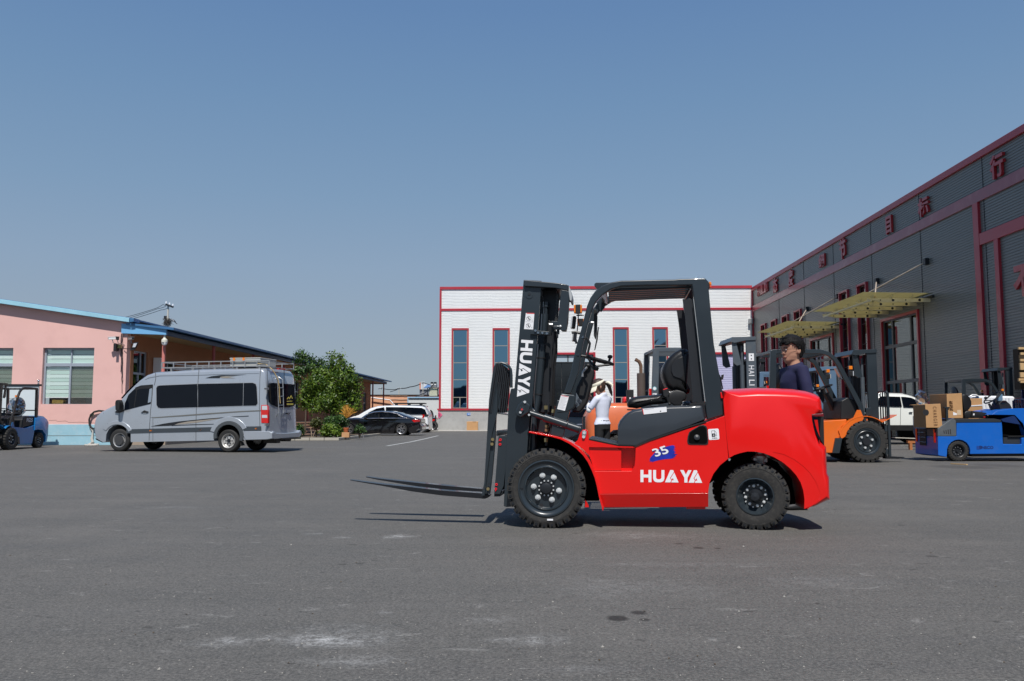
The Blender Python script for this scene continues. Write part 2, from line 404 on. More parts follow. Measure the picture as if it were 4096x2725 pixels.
# painted lines: worn road paint, thin sheets
def worn_paint():
    m = mat('worn_line_paint', (.42, .42, .40), .7, var=.3, vscale=2, dirt=.9, dirtcol=(.12, .12, .118)); return m
LP = worn_paint()
def road_line(pts, w, z=.004):
    m = MB(); P = [G(u, v) for u, v in pts]
    for i in range(len(P)-1):
        a, b = P[i], P[i+1]; t = (b-a).normalized(); s = V((-t.y, t.x, 0))*w/2
        m.add([V((q.x, q.y, z)) for q in (a-s, b-s, b+s, a+s)], [(0, 1, 2, 3)])
    return struct(m.build('road_marking', LP, smooth=0))
road_line([(1548, 1784.5), (1640, 1769), (1700, 1756), (1752, 1743.5)], .14)
road_line([(1060, 1788), (1300, 1790), (1420, 1788)], .05)
road_line([(760, 1786), (1062, 1788)], .05)
road_line([(3590, 1758), (3670, 1757)], .10)
road_line([(3586, 1768), (3670, 1767.5)], .12)
road_line([(3600, 1781), (3675, 1786)], .10)
road_line([(3320, 1775), (3380, 1776)], .1)

# light concrete apron in front of the white building
CONC = mat('concrete', (.38, .38, .37), .85, var=.12, vscale=1.2, bump=.1, dirt=.55, dirtcol=(.20, .20, .19))
CONCL = mat('pale_concrete', (.46, .44, .40), .9, var=.1, dirt=.3, dirtcol=(.3, .28, .24))
KERB = mat('kerb_stone', (.42, .39, .33), .85, var=.12, vscale=4, dirt=.4, dirtcol=(.22, .2, .17))

# ================================================================ WHITE BUILDING (frontal) AND LONG GREY WALL (right)
WA = math.degrees(math.atan(ray(2148, 1668).x/ray(2148, 1668).y))
g0 = G(1753, 1722.5)
FA = PL(g0, WA)
c0 = FA.hit(3016, 1400); RW = PL((c0.x, c0.y), 90+WA)
SIDEW = mat('white_siding', (.86, .87, .86), .35, coat=.15, var=.03, vscale=.4, dirt=.06, dirtcol=(.5, .45, .38))
SIDEG = mat('grey_siding', (.165, .170, .160), .4, coat=.1, var=.08, vscale=.25, dirt=.15, dirtcol=(.2, .2, .2))
TRIM = mat('red_trim', (.42, .028, .045), .4, coat=.2, var=.08, vscale=.6, dirt=.08, dirtcol=(.5, .3, .3))
TRIMW = mat('sun_glint_red_trim', (.30, .05, .07), .35, coat=.3, var=.2, vscale=.5, dirt=.5, dirtcol=(.5, .22, .22))  # pale pink patches put the grazing sun's glint into the band's colour
ALU = mat('aluminium_frame', (.42, .38, .32), .45, metal=.3, var=.1)
ALUB = mat('grey_window_frame', (.36, .40, .46), .45, metal=.2, var=.08)
SHUT = mat('lilac_shutter', (.52, .52, .74), .4, coat=.2, var=.05)
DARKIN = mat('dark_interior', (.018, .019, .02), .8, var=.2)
apm = MB()
a0 = FA.P(-6.5, 0.02, -3.0); a1 = FA.P(26, 0.02, -1.0); a2 = FA.P(26, .02, .3); a3 = FA.P(-6.5, .02, .3)
apm.prism([V((p.x, p.y, 0)) for p in (FA.P(-3.3, 0, -3.2), FA.P(3, 0, -3.0), FA.P(6, 0, -1.2), FA.P(23.2, 0, -1.0), FA.P(23.2, 0, 0), FA.P(-3.3, 0, 0))], (0, 0, .03))
struct(apm.build('pavement', CONCL, smooth=0))

def sbox(m, pl, s0, s1, z0, z1, o0, o1):
    return m.prism([pl.P(s0, z0, o0), pl.P(s1, z0, o0), pl.P(s1, z1, o0), pl.P(s0, z1, o0)], pl.n*(o1-o0))
def siding(pl, s0, s1, z0, z1, pitch=.115, dep=.026, o=0.0):
    m = MB(); n = max(1, round((z1-z0)/pitch)); p = (z1-z0)/n
    prof = []
    for i in range(n):
        z = z0+i*p
        prof += [(z, 0), (z+.16*p, 0), (z+.27*p, -dep), (z+.89*p, -dep)]
    prof.append((z1, 0))
    L_ = [pl.P(s0, z, o+q) for z, q in prof]; R_ = [pl.P(s1, z, o+q) for z, q in prof]
    b = len(m.v); m.v += L_+R_; k = len(prof)
    for i in range(k-1): m.f.append((i, i+1, k+i+1, k+i))
    return m
def walls(pl, s0, s1, z0, z1, opens, seams, fn):
    """calls fn(sa, sb, za, zb) for the rectangles of the wall that are left round the openings"""
    cuts = sorted(set([s0, s1]+[s for s in seams if s0 < s < s1]+[x for o in opens for x in o[:2] if s0 < x < s1]))
    for a, b in zip(cuts, cuts[1:]):
        mid = (a+b)/2; zs = [z0]
        for o in sorted([o for o in opens if o[0] < mid < o[1]], key=lambda o: o[2]):
            if o[2] > zs[-1]+.01: fn(a, b, zs[-1], o[2])
            zs.append(o[3])
        if z1 > zs[-1]+.01: fn(a, b, zs[-1], z1)
def frame_rect(m, pl, s0, s1, z0, z1, t, o0, o1, sides='lrtb'):
    if 'l' in sides: sbox(m, pl, s0, s0+t, z0, z1, o0, o1)
    if 'r' in sides: sbox(m, pl, s1-t, s1, z0, z1, o0, o1)
    if 't' in sides: sbox(m, pl, s0+t, s1-t, z1-t, z1, o0+.002, o1)
    if 'b' in sides: sbox(m, pl, s0+t, s1-t, z0, z0+t, o0+.002, o1)
    return m

# ---- white building
fb = thing('factory_building', 'white corrugated factory building with red trim and tall narrow blue windows', 'building', FA.P(11, 0, 5))
fz = lambda v, u=1800: FA.hit(u, v).z
fs = lambda u: FA.sz(u, 1500)[0]
F_L, F_R = fs(1757), fs(3016)
ZB, ZT = fz(1636), fz(1158)
ZBAND0, ZBAND1 = fz(1244.5), fz(1236)
wins = [(fs(1805.7), fs(1874.6), ZB+.0, fz(1314.5)), (fs(1970), fs(2039), ZB, fz(1314.5)), (fs(2452.5), fs(2517), ZB, FA.hit(2480, 1310.5).z), (fs(2611), fs(2674), ZB, FA.hit(2640, 1310).z)]
door1 = (fs(2120), fs(2374), .05, fz(1420)); door2 = (fs(2762), fs(2990), .05, FA.hit(2880, 1418).z)
def fsid(a, b, c, d): siding(FA, a, b, c, d).build('siding_panel', SIDEW, fb, smooth=0)
walls(FA, F_L+.12, F_R, ZB, ZT, wins+[door1, door2], [F_L+6, F_L+12, F_L+18], fsid)
m = MB(); sbox(m, FA, F_L, F_R, 0, ZB, .03, .3)
# concrete base round the doors
for a, b in ((F_L-.06, door1[0]), (door1[1], door2[0]), (door2[1], F_R)): m = MB(); sbox(m, FA, a, b, 0, ZB-.02, -.02, .3); m.build('concrete_base', CONC, fb, bevel=.01)
m = MB(); sbox(m, FA, F_L, F_R, ZT-.02, ZT+.19, -.10, .3); m.build('parapet_trim', TRIM, fb, bevel=.01)
m = MB(); sbox(m, FA, F_L+.13, F_R-.05, ZBAND0, ZBAND1+.02, -.075, .02); m.build('band_trim', TRIM, fb, bevel=.01)
m = MB(); sbox(m, FA, F_L-.01, F_L+.14, ZB-.02, ZT-.02, -.08, .3); m.build('corner_trim', TRIM, fb, bevel=.01)
for a, b in ((F_L-.12, wins[0][0]), (wins[0][0], wins[0][1]), (wins[0][1], door1[0]), (door1[1], wins[2][0]), (wins[2][0], wins[2][1]), (wins[2][1], door2[0])):
    m = MB(); sbox(m, FA, a+.002, b-.002, ZB-.11, ZB+.02, -.09-.004*(a > wins[0][0]), .02); m.build('base_trim', TRIM, fb)
# body behind the facade
m = MB(); sbox(m, FA, F_L+.05, F_R+14, .0, ZT-.05, .31, 40); m.build('building_body', SIDEW, fb, smooth=0)
for wi, (a, b, z0, z1) in enumerate(wins):
    m = MB(); frame_rect(m, FA, a, b, z0+.02, z1, .11, -.07, .03, 'lrt'); w = m.build('window_surround', TRIM, fb)
    f = MB(); ia, ib = a+.11, b-.11
    zz = [FA.hit(1840, v).z for v in (1384, 1451.6, 1519.3, 1590)]
    frame_rect(f, FA, ia, ib, z0+.04, z1-.11, .045, -.01, .05)
    for z in zz: sbox(f, FA, ia+.045, ib-.045, z-.022, z+.022, -.012, .05)
    sbox(f, FA, (ia+ib)/2-.025, (ia+ib)/2+.025, z0+.08, zz[-1]-.02, -.014, .05)
    wf = f.build('window', ALU, fb)
    edges = [z0+.06]+zz[::-1]+[z1-.14]
    for k in range(len(edges)-1):
        for (p, q) in ([(ia, ib)] if k else [(ia, (ia+ib)/2), ((ia+ib)/2, ib)]):
            g = MB(); tl = random.uniform(-.004, .004); tr = random.uniform(-.004, .004)
            g.add([FA.P(p+.02, edges[k], .02+tl), FA.P(q-.02, edges[k], .02-tl), FA.P(q-.02, edges[k+1], .02+tr), FA.P(p+.02, edges[k+1], .02-tr)], [(0, 1, 2, 3)])
            g.build('pane', SKYG, wf, smooth=0)
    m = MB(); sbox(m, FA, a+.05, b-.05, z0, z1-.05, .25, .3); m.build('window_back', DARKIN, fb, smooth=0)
# door 1: tall opening with a transom of grey panes, dark inside
def door_surround(a, b, z1):
    m = MB(); frame_rect(m, FA, a-.15, b+.15, 0.03, z1+.16, .15, -.085, .1, 'lrt'); return m.build('door_surround', TRIM, fb)
door_surround(*door1[:2], door1[3])
m = MB(); zt0, zt1 = fz(1452), door1[3]
n = 5
frame_rect(m, FA, door1[0], door1[1], zt0, zt1, .06, .05, .12)
for k in range(1, n): s = door1[0]+(door1[1]-door1[0])*k/n; sbox(m, FA, s-.03, s+.03, zt0+.06, zt1-.06, .052, .12)
tr = m.build('transom', BLACKP, fb)
PALEG = mat('pale_transom_glass', (.42, .50, .56), .15, spec=.8, coat=.5)
for k in range(n):
    a = door1[0]+(door1[1]-door1[0])*k/n; b = door1[0]+(door1[1]-door1[0])*(k+1)/n
    g = MB(); sbox(g, FA, a+.04, b-.04, zt0+.05, zt1-.05, .09, .10); g.build('pane', PALEG, tr, smooth=0)
m = MB(); w3 = (door1[1]-door1[0])/2
for k in range(2):
    m = MB(); a = door1[0]+w3*k; sbox(m, FA, a+.01, a+w3-.01, .05, zt0-.01, .10, .16)
    for j in range(1, 5):
        z = .05+(zt0-.05)*j/5; sbox(m, FA, a+.05, a+w3-.05, z-.02, z+.02, .085, .10)
    m.build('door_leaf', mat('dark_door_glass', (.012, .014, .016), .12, spec=.8), fb)
# door 2: lilac roller shutter
door_surround(*door2[:2], door2[3])
m = MB(); z = .05; k = 0
while z < door2[3]:
    z2 = min(z+.16, door2[3]); m2 = MB()
    s0_, s1_ = door2[0], door2[1]
    L_ = [(z, .09), (z+.02, .06), (z2-.02, .06), (z2-.004, .09)]
    m2.loft([[FA.P(s0_, q[0], q[1]) for q in L_], [FA.P(s1_, q[0], q[1]) for q in L_]], cap=False)
    m2.build('shutter_slat', SHUT, fb, smooth=0); z = z2
m = MB(); sbox(m, FA, F_R-.34, F_R-.05, FA.hit(3000, 1297).z, FA.hit(3000, 1276).z, -.35, 0); m.build('gutter_box', STEEL, fb, bevel=.02)
m = MB(); m.tube([FA.P(F_R-.15, 0.05, -.16), FA.P(F_R-.15, FA.hit(3000, 1290).z, -.16)], .06, 8); m.build('downpipe', STEEL, fb)

# ---- small things at the foot of the white building
m = MB(); bx = FA.hit(1892, 1722); 
cb = thing('cardboard_box', 'open empty cardboard box standing against the concrete base of the white building', 'box', (bx.x, bx.y-1.15, 0))
c0b = V((bx.x, bx.y-1.2, 0)); hw, hh = .40, .62
m = MB(); m.prism([c0b+V((-hw, 0, 0)), c0b+V((hw, 0, 0)), c0b+V((hw, 0, hh)), c0b+V((-hw, 0, hh))], (0, .02, 0))
m.prism([c0b+V((-hw, .6, 0)), c0b+V((hw, .6, 0)), c0b+V((hw, .6, hh)), c0b+V((-hw, .6, hh))], (0, .02, 0))
m.prism([c0b+V((-hw, .02, 0)), c0b+V((-hw, .6, 0)), c0b+V((-hw, .6, hh)), c0b+V((-hw, .02, hh))], (.02, 0, 0))
m.prism([c0b+V((hw-.02, .02, 0)), c0b+V((hw-.02, .6, 0)), c0b+V((hw-.02, .6, hh)), c0b+V((hw-.02, .02, hh))], (.02, 0, 0))
m.build('box_body', CARD, cb)
for (p, q, e) in (((-hw, 0, hh), (-hw, .6, hh), (-.12, 0, .02)), ((hw, 0, hh), (hw, .6, hh), (.12, 0, .02)), ((-hw, .6, hh), (hw, .6, hh), (0, .15, .04)), ((.05, 0, hh), (.3, 0, hh), (-.05, -.02, .03))):
    m = MB(); m.prism([c0b+V(p), c0b+V(q), c0b+V(q)+V(e), c0b+V(p)+V(e)], (0, 0, .008)); m.build('flap', CARD, cb, smooth=0)
p = FA.hit(1878, 1657, -.06)
sg = thing('house_number_sign', 'small blue and white number sign on the concrete base under the first window', 'sign', p)
m = MB(); sbox(m, FA, FA.sz(1868, 1657)[0], FA.sz(1882, 1657)[0], p.z-.09, p.z+.09, -.05, -.022); m.build('plate', mat('sign_blue', (.02, .2, .6), .4), sg)
text_on('lettering', '30', FA.P(FA.sz(1870, 1657)[0], p.z-.06, -.056), FA.d, (0, 0, 1), .22, .12, .003, WHITE, sg)
p = FA.hit(1757, 1660, -.1)
pk = thing('pink_paper_sign', 'pink diamond paper sign with black writing on the corner of the concrete base', 'sign', p)
m = MB(); cc = FA.P(FA.sz(1758, 1660)[0], p.z, -.06); m.prism([cc+V((-.05, 0, .3)), cc+V((.22, 0, 0)), cc+V((-.02, 0, -.28)), cc+V((-.12, 0, -.05))], (0, .01, 0)); m.build('paper', mat('pink_paper', (.75, .12, .25), .6), pk, smooth=0)
text_on('lettering', '78', cc+V((-.09, -.012, -.15)), FA.d, (0, 0, 1), .16, .26, .003, INK, pk)

# ---- long grey building on the right
gb = thing('warehouse_building', 'long grey corrugated warehouse with red trim and raised red characters, in shade', 'building', RW.P(20, 0, 3))
rs = lambda u, v=1500: RW.sz(u, v)[0]
rz_ = lambda u, v: RW.sz(u, v)[1]
S_END = rs(4096)+26
RB = ZB
RTOP = (rz_(4096, 501)+rz_(3023.5, 1145))/2
BND0 = (rz_(4096, 731)+rz_(3029, 1237))/2; BND1 = BND0+.42
def wtop(u, v): return rz_(u, v)
op = []
for (u0, u1, v1) in ((3053.9, 3072.6, 1294), (3095, 3116, 1277), (3140, 3163.5, 1257), (3189, 3216, 1237), (3374, 3410, 1162), (3448, 3487, 1128)):
    op.append((rs(u0), rs(u1), ZB, rz_((u0+u1)/2, v1)))
wz = sum(o[3] for o in op)/len(op); op = [(a, b, c, wz) for (a, b, c, d) in op]
dG = (rs(3537), rs(3689), .05, rz_(3689, 1234)); dH = (rs(3249), rs(3341), .05, rz_(3341, 1330))
seams = [rs(u) for u in (3125, 3228, 3350, 3505, 3707, 3972)]
def gsid(a, b, c, d): siding(RW, a, b, c, d, .10, .018).build('siding_panel', SIDEG, gb, smooth=0)
walls(RW, .1, S_END, ZB, RTOP-.05, op+[dG, dH], [s+.0 for s in seams]+[S_END-8], gsid)
for s in seams:
    m = MB(); sbox(m, RW, s-.012, s+.012, ZB, RTOP-.1, -.031, 0); m.build('panel_joint', DARK, gb)
for a, b in ((.2, dH[0]), (dH[1], dG[0]), (dG[1], S_END)): m = MB(); sbox(m, RW, a, b, 0, ZB-.02, -.02, .3); m.build('concrete_base', CONC, gb)
m = MB(); sbox(m, RW, -.05, S_END, RTOP-.25, RTOP, -.12, .3); m.build('parapet_trim', TRIM, gb, bevel=.01)
m = MB(); sbox(m, RW, .22, S_END, BND0, BND1, -.085, .02); m.build('band_trim', TRIMW, gb, bevel=.01)
m = MB(); sbox(m, RW, -.05, .22, ZB-.1, RTOP-.25, -.10, .1); m.build('corner_trim', TRIM, gb, bevel=.01)
for a, b in ((.23, dH[0]-.1), (dH[1]+.1, dG[0]-.1), (dG[1]+.1, S_END)):
    m = MB(); sbox(m, RW, a, b, ZB-.12, ZB+.04, -.06, .02); m.build('base_trim', TRIM, gb)
m = MB(); sbox(m, RW, 0, S_END, 0, RTOP-.02, .31, 30); m.build('building_body', SIDEG, gb, smooth=0)
zA = rz_(3935, 957)
for (u0, u1, zt) in ((3908, 3930, BND0), (3988, 4005, zA-.2)):
    m = MB(); sbox(m, RW, rs(u0, 1000), rs(u1, 1000), ZB+.05, zt-.003, -.11, .02); m.build('vertical_trim', TRIM, gb, bevel=.01)
m = MB(); sbox(m, RW, rs(3930, 1000)+.003, S_END, zA-.2, zA+.22, -.10, .02); m.build('entrance_trim', TRIM, gb, bevel=.01)
REVEAL = mat('brown_reveal', (.10, .055, .05), .6, var=.2)
for (a, b, z0, z1) in op:
    m = MB(); frame_rect(m, RW, a, b, z0, z1, .09, -.14, .02, 'lrt'); m.build('window_surround', TRIM, gb)
    f = MB(); frame_rect(f, RW, a+.09, b-.09, z0, z1-.09, .05, .0, .08)
    for k in range(1, 6):
        z = z0+(z1-z0)*k/6; sbox(f, RW, a+.14, b-.14, z-.012, z+.012, .01, .05)
    wf = f.build('window', REVEAL, gb)
    for k in range(6):
        za = z0+.03+(z1-.1-z0)*k/6; zb = z0+.03+(z1-.1-z0)*(k+1)/6; g = MB(); tl = random.uniform(-.0025, .0025)
        g.add([RW.P(a+.1, za, .04+tl), RW.P(b-.1, za, .04-tl), RW.P(b-.1, zb, .04-tl), RW.P(a+.1, zb, .04+tl)], [(0, 1, 2, 3)]); g.build('pane', DIMG, wf, smooth=0)
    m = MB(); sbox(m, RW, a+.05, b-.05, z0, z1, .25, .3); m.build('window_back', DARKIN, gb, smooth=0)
for (a, b, z0, z1) in (dG, dH):
    m = MB(); frame_rect(m, RW, a, b, z0, z1, .12, -.1, .04, 'lrt'); m.build('door_surround', TRIM, gb)
    f = MB(); ia, ib = a+.12, b-.12; w_ = ib-ia
    cols = [ia, ia+w_*.26, ib-w_*.22, ib]; rows = [.05, 2.5, 2.65, 4.1, 4.25, z1-.12]
    for c_ in cols[1:3]: sbox(f, RW, c_-.06, c_+.06, .05, z1-.12, .0, .1)
    for r_ in (2.55, 4.15): 
        if r_ < z1-.5: sbox(f, RW, ia, ib, r_-.07, r_+.07, .004, .096)
    frame_rect(f, RW, ia, ib, .05, z1-.12, .06, -.006, .1, 'lrt'); sbox(f, RW, (cols[1]+cols[2])/2-.05, (cols[1]+cols[2])/2+.05, .05, 2.5, .008, .09)
    wf = f.build('glazed_door', mat('grey_door_frame', (.10, .10, .10), .5, var=.1), gb)
    rws = [r for r in (.05, 2.55, 4.15) if r < z1-.5]+[z1-.12]
    for i in range(3):
        for j in range(len(rws)-1):
            g = MB(); tl = random.uniform(-.003, .003)
            g.add([RW.P(cols[i]+.05, rws[j]+.05, .05+tl), RW.P(cols[i+1]-.05, rws[j]+.05, .05-tl), RW.P(cols[i+1]-.05, rws[j+1]-.05, .05-tl), RW.P(cols[i]+.05, rws[j+1]-.05, .05+tl)], [(0, 1, 2, 3)])
            g.build('pane', DIMG, wf, smooth=0)
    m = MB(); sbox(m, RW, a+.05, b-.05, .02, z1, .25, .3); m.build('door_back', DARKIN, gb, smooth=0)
CHARS = mat('red_sign_letter', (.42, .02, .028), .35, coat=.3, var=.05)
def _ton(name, s, o, ux, uy, w, h, depth, mat_, parent, bold=0.0, label=None):
    m = MB(); text_on(name, s, o, ux, uy, w, h, depth, mat_, parent, bold=bold, build=False, out=m)
    return m.build(name, mat_, parent, smooth=0, label=label)
def wall_char(ch, u0, u1, vt, vb, bold=.03):
    um = (u0+u1)/2; s0_, s1_ = rs(u0, (vt+vb)/2), rs(u1, (vt+vb)/2); za, zb_ = rz_(um, vb), rz_(um, vt); w = (s1_-s0_)/len(ch)
    for i, c in enumerate(ch):
        k = len(ch) > 1
        _ton('sign_letter', c, RW.P(s0_+i*w+(.04*w if k else 0), za, -.03), RW.d, (0, 0, 1), w*(.86 if k else 1), zb_-za, .10, CHARS, gb, bold=bold)
for (c, x0, x1, y0, y1) in (('态', 188, 222, 1210, 1320), ('度', 308, 343, 1145, 1272), ('细', 540, 586, 1025, 1127), ('节', 700, 748, 908, 1065), ('目', 1058, 1101, 735, 870), ('标', 1305, 1386, 590, 736), ('行', 1860, 1965, 256, 444)):
    wall_char(c, 3000+x0/1.9124, 3000+x1/1.9124, 480+y0/1.9124, 480+y1/1.9124)
wall_char('HAILIN', 3035, 3077, 1137, 1176, .02)
wall_char('不', 4068, 4150, 1055, 1185, .05)
# canopies: steel beams, glass sheet, tie rods
CANG = mat('yellowed_canopy_sheet', (.34, .31, .18), .35, var=.25, vscale=1.2, dirt=.4, dirtcol=(.2, .15, .05)); 
_N, _L = nt(CANG); _b = _N['Principled BSDF']; _b.inputs['Transmission Weight'].default_value = .0
_tr = _N.new('ShaderNodeBsdfTranslucent'); _tr.inputs[0].default_value = (.66, .60, .38, 1); _tp = _N.new('ShaderNodeBsdfTransparent'); _tp.inputs[0].default_value = (.62, .60, .40, 1)
_m1 = _N.new('ShaderNodeMixShader'); _m1.inputs[0].default_value = .45; _L.new(_b.outputs[0], _m1.inputs[1]); _L.new(_tr.outputs[0], _m1.inputs[2])
_m2 = _N.new('ShaderNodeMixShader'); _m2.inputs[0].default_value = .50; _L.new(_m1.outputs[0], _m2.inputs[1]); _L.new(_tp.outputs[0], _m2.inputs[2]); _L.new(_m2.outputs[0], _N['Material Output'].inputs[0])
BEAMM = mat('cream_beam', (.80, .72, .48), .5, var=.12, vscale=2, dirt=.35, dirtcol=(.35, .25, .12))
def canopy(beams, outs, rods, label, glass_v):
    root = thing('door_canopy', label, 'canopy', RW.P(rs(*beams[2]), 3, 0)); zc = sum(RW.sz(*b)[1] for b in beams)/len(beams)
    S = [RW.sz(*b)[0] for b in beams]; Ls = []
    for b, o in zip(beams, outs):
        p = RW.hit(*b); r = ray(*o); t = p.y/r.y; Ls.append(p.x-r.x*t)
    Lm = sum(Ls)/len(Ls)
    for s in S:
        m = MB(); hA, hB = .075, .03; n = 16
        top = [RW.P(s-.05, zc+.13, -Lm*i/n) for i in range(n+1)]
        bot = [RW.P(s-.05, zc+.13-(hA*2 if i < n*.75 else hA*2-(hA*2-hB)*(i/n-.75)/.25), -Lm*i/n) for i in range(n+1)]
        m.prism(top+bot[::-1], RW.d*.1); be = m.build('beam', BEAMM, root)
        for k, ff in enumerate((.18, .40, .60, .80)):
            h = MB(); h.disc(RW.P(s+.053, zc+.055, -Lm*ff), RW.d, .055 if k % 2 == 0 else .025, .004, 14); h.build('beam_hole', DARK, be)
    s0_, s1_ = min(S)-.35, max(S)+.5
    ng = 5
    for i in range(ng):
        a = s0_+(s1_-s0_)*i/ng; b = s0_+(s1_-s0_)*(i+1)/ng
        for j in range(2):
            oa = .12+(Lm+.35-.12)*j/2; ob = .12+(Lm+.35-.12)*(j+1)/2; m = MB(); up = .26
            m.prism([RW.P(a+.012, zc+up+oa*.02, -oa), RW.P(b-.012, zc+up+oa*.02, -oa), RW.P(b-.012, zc+up+ob*.02, -ob+.015), RW.P(a+.012, zc+up+ob*.02, -ob+.015)], (0, 0, .012)); m.build('canopy_panel', CANG, root, smooth=0)
    m = MB(); m.tube([RW.P(s0_+.3, zc+.04, -Lm*.97), RW.P(s1_-.3, zc+.04, -Lm*.97)], .045, 8); m.build('front_tube', BEAMM, root)
    m = MB(); sbox(m, RW, s0_+.1, s1_-.1, zc+.12, zc+.2, -.1, 0); m.build('wall_rail', DARK, root)
    for s in S:
        for ff in (.3, .62, .93):
            m = MB(); c_ = RW.P(s, zc+.13, -Lm*ff)
            for dx in (-.16, .16): m.tube([c_, c_+RW.d*dx+V((0, 0, .13))], .012, 5)
            m.build('spider_bracket', STEEL, root)
    RUST = mat('rusty_rod', (.50, .42, .34), .6, var=.3, vscale=6, dirt=.8, dirtcol=(.28, .12, .05))
    for (u, v), sI in zip(rods, (0, -1)):
        p = RW.hit(u, v, -.12); e = RW.P(S[sI], zc+.15, -Lm*.88); m = MB(); m.tube([p, e], .028, 6); m.build('tie_rod', RUST, root)
        m = MB(); m.obox(p+V((.05, 0, .02)), (1, 0, 0), (0, 1, 0), (0, 0, 1), .11, .1, .13); m.build('rod_bracket', DARK, root)
Q = crop(2950, 1000, 2.773)
canopy(Q(2140, 570, 1990, 617, 1830, 662, 1675, 708, 1545, 748), Q(1430, 570, 1340, 607, 1190, 662, 1060, 710, 945, 745), Q(2085, 135, 1540, 352)[::-1], 'nearer yellow glass canopy on five beams over the larger glazed door', 500)
canopy(Q(1140, 860, 1045, 897, 945, 925, 860, 950, 790, 972), Q(595, 862, 530, 897, 450, 925, 365, 950, 285, 975), Q(1105, 520, 765, 660)[::-1], 'farther yellow glass canopy on five beams over the smaller glazed door', 815)
# ================================================================ PINK BUILDING WITH BLUE ROOF, LEFT
gp = G(492, 1780)
PB = PL((gp.x, gp.y), 0)
SW = PL((gp.x, gp.y), -90+WA)          # its side wall, runs away from the camera
pk_b = thing('pink_building', 'pink plastered building with pale blue plinth and blue roof edge', 'building', PB.P(-6, 0, 4))
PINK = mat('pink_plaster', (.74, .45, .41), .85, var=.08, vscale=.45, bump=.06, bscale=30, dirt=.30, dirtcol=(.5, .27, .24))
PLINTH = mat('pale_blue_plinth', (.30, .52, .62), .8, var=.14, vscale=2.2, bump=.12, bscale=20, dirt=.6, dirtcol=(.50, .60, .64))
RAKE = mat('pale_blue_fascia', (.30, .56, .68), .6, var=.16, vscale=2.5, dirt=.3, dirtcol=(.5, .66, .72))
FASC = mat('blue_fascia', (.17, .42, .70), .5, var=.06, vscale=.8, dirt=.08)
ROOFB = mat('blue_metal_roof', (.05, .16, .33), .45, metal=.1, var=.1)
SOFFIT = mat('tan_soffit', (.36, .26, .13), .7, var=.1)
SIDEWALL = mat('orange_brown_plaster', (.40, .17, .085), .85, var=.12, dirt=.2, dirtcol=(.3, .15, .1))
ps = lambda u: PB.sz(u, 1500)[0]
pz = lambda v, u=300: PB.hit(u, v).z
w1 = (ps(168), ps(373), pz(1617), pz(1391.5)); w0 = (ps(48)-(ps(373)-ps(168)), ps(48), pz(1617), pz(1392))
PZ = pz(1698)
def rake(s):  # roof line height at s
    (sa, za), (sb, zb) = PB.sz(0, 1213), PB.sz(513, 1288); return za+(s-sa)*(zb-za)/(sb-sa)
S0 = -26.0
def pwall(a, b, z0, z1):
    m = MB(); t = z1 > 90
    m.prism([PB.P(a, z0), PB.P(b, z0), PB.P(b, rake(b)-.02 if t else z1), PB.P(a, rake(a)-.02 if t else z1)], PB.n*.3)
    return m
WALLM = MB()
def acc(a, b, z0, z1):
    mm = pwall(a, b, z0, z1); WALLM.add(mm.v, mm.f)
walls(PB, S0, 0, PZ, 99, [w0, w1], [], acc)
WALLM.build('front_wall', PINK, pk_b, smooth=0)
m = MB(); sbox(m, PB, S0, .01, -.02, PZ, -.03, .3); m.build('plinth', PLINTH, pk_b, bevel=.01)
m = MB(); sbox(m, PB, S0, .012, pz(1742)-.012, pz(1742)+.012, -.038, -.03); m.build('plinth_groove', mat('plinth_line', (.25, .35, .38), .9), pk_b)
sE = PB.sz(530, 1283)[0]
m = MB(); m.prism([PB.P(S0, rake(S0)-.02, -.28), PB.P(sE, rake(sE)-.02, -.28), PB.P(sE, rake(sE)+.135, -.28), PB.P(S0, rake(S0)+.135, -.28)], PB.n*.1); m.build('gable_fascia', RAKE, pk_b, bevel=.01)
m = MB(); m.prism([PB.P(S0, rake(S0)+.10, -.17), PB.P(sE+.02, rake(sE)+.10, -.17), PB.P(sE+.02, rake(sE)+.15, -.17), PB.P(S0, rake(S0)+.15, -.17)], SW.d*46); m.build('roof', ROOFB, pk_b, smooth=0)
m = MB(); m.prism([PB.P(sE+.02, rake(sE)-.02, -.285), PB.P(sE+.17, rake(sE)-.0, -.285), PB.P(sE+.17, rake(sE)+.13, -.285), PB.P(sE+.02, rake(sE)+.14, -.285)], (0, .5, 0)); m.build('gutter_end', ROOFB, pk_b, bevel=.01)
BLIND = mat('zebra_blind', (.62, .76, .70), .7, var=.04); BLINDW = mat('zebra_blind_pale', (.78, .88, .84), .7, var=.04)
SCREEN = mat('insect_screen', (.28, .30, .28), .9, var=.05)
ROOMD = mat('room_dark', (.03, .032, .035), .9)
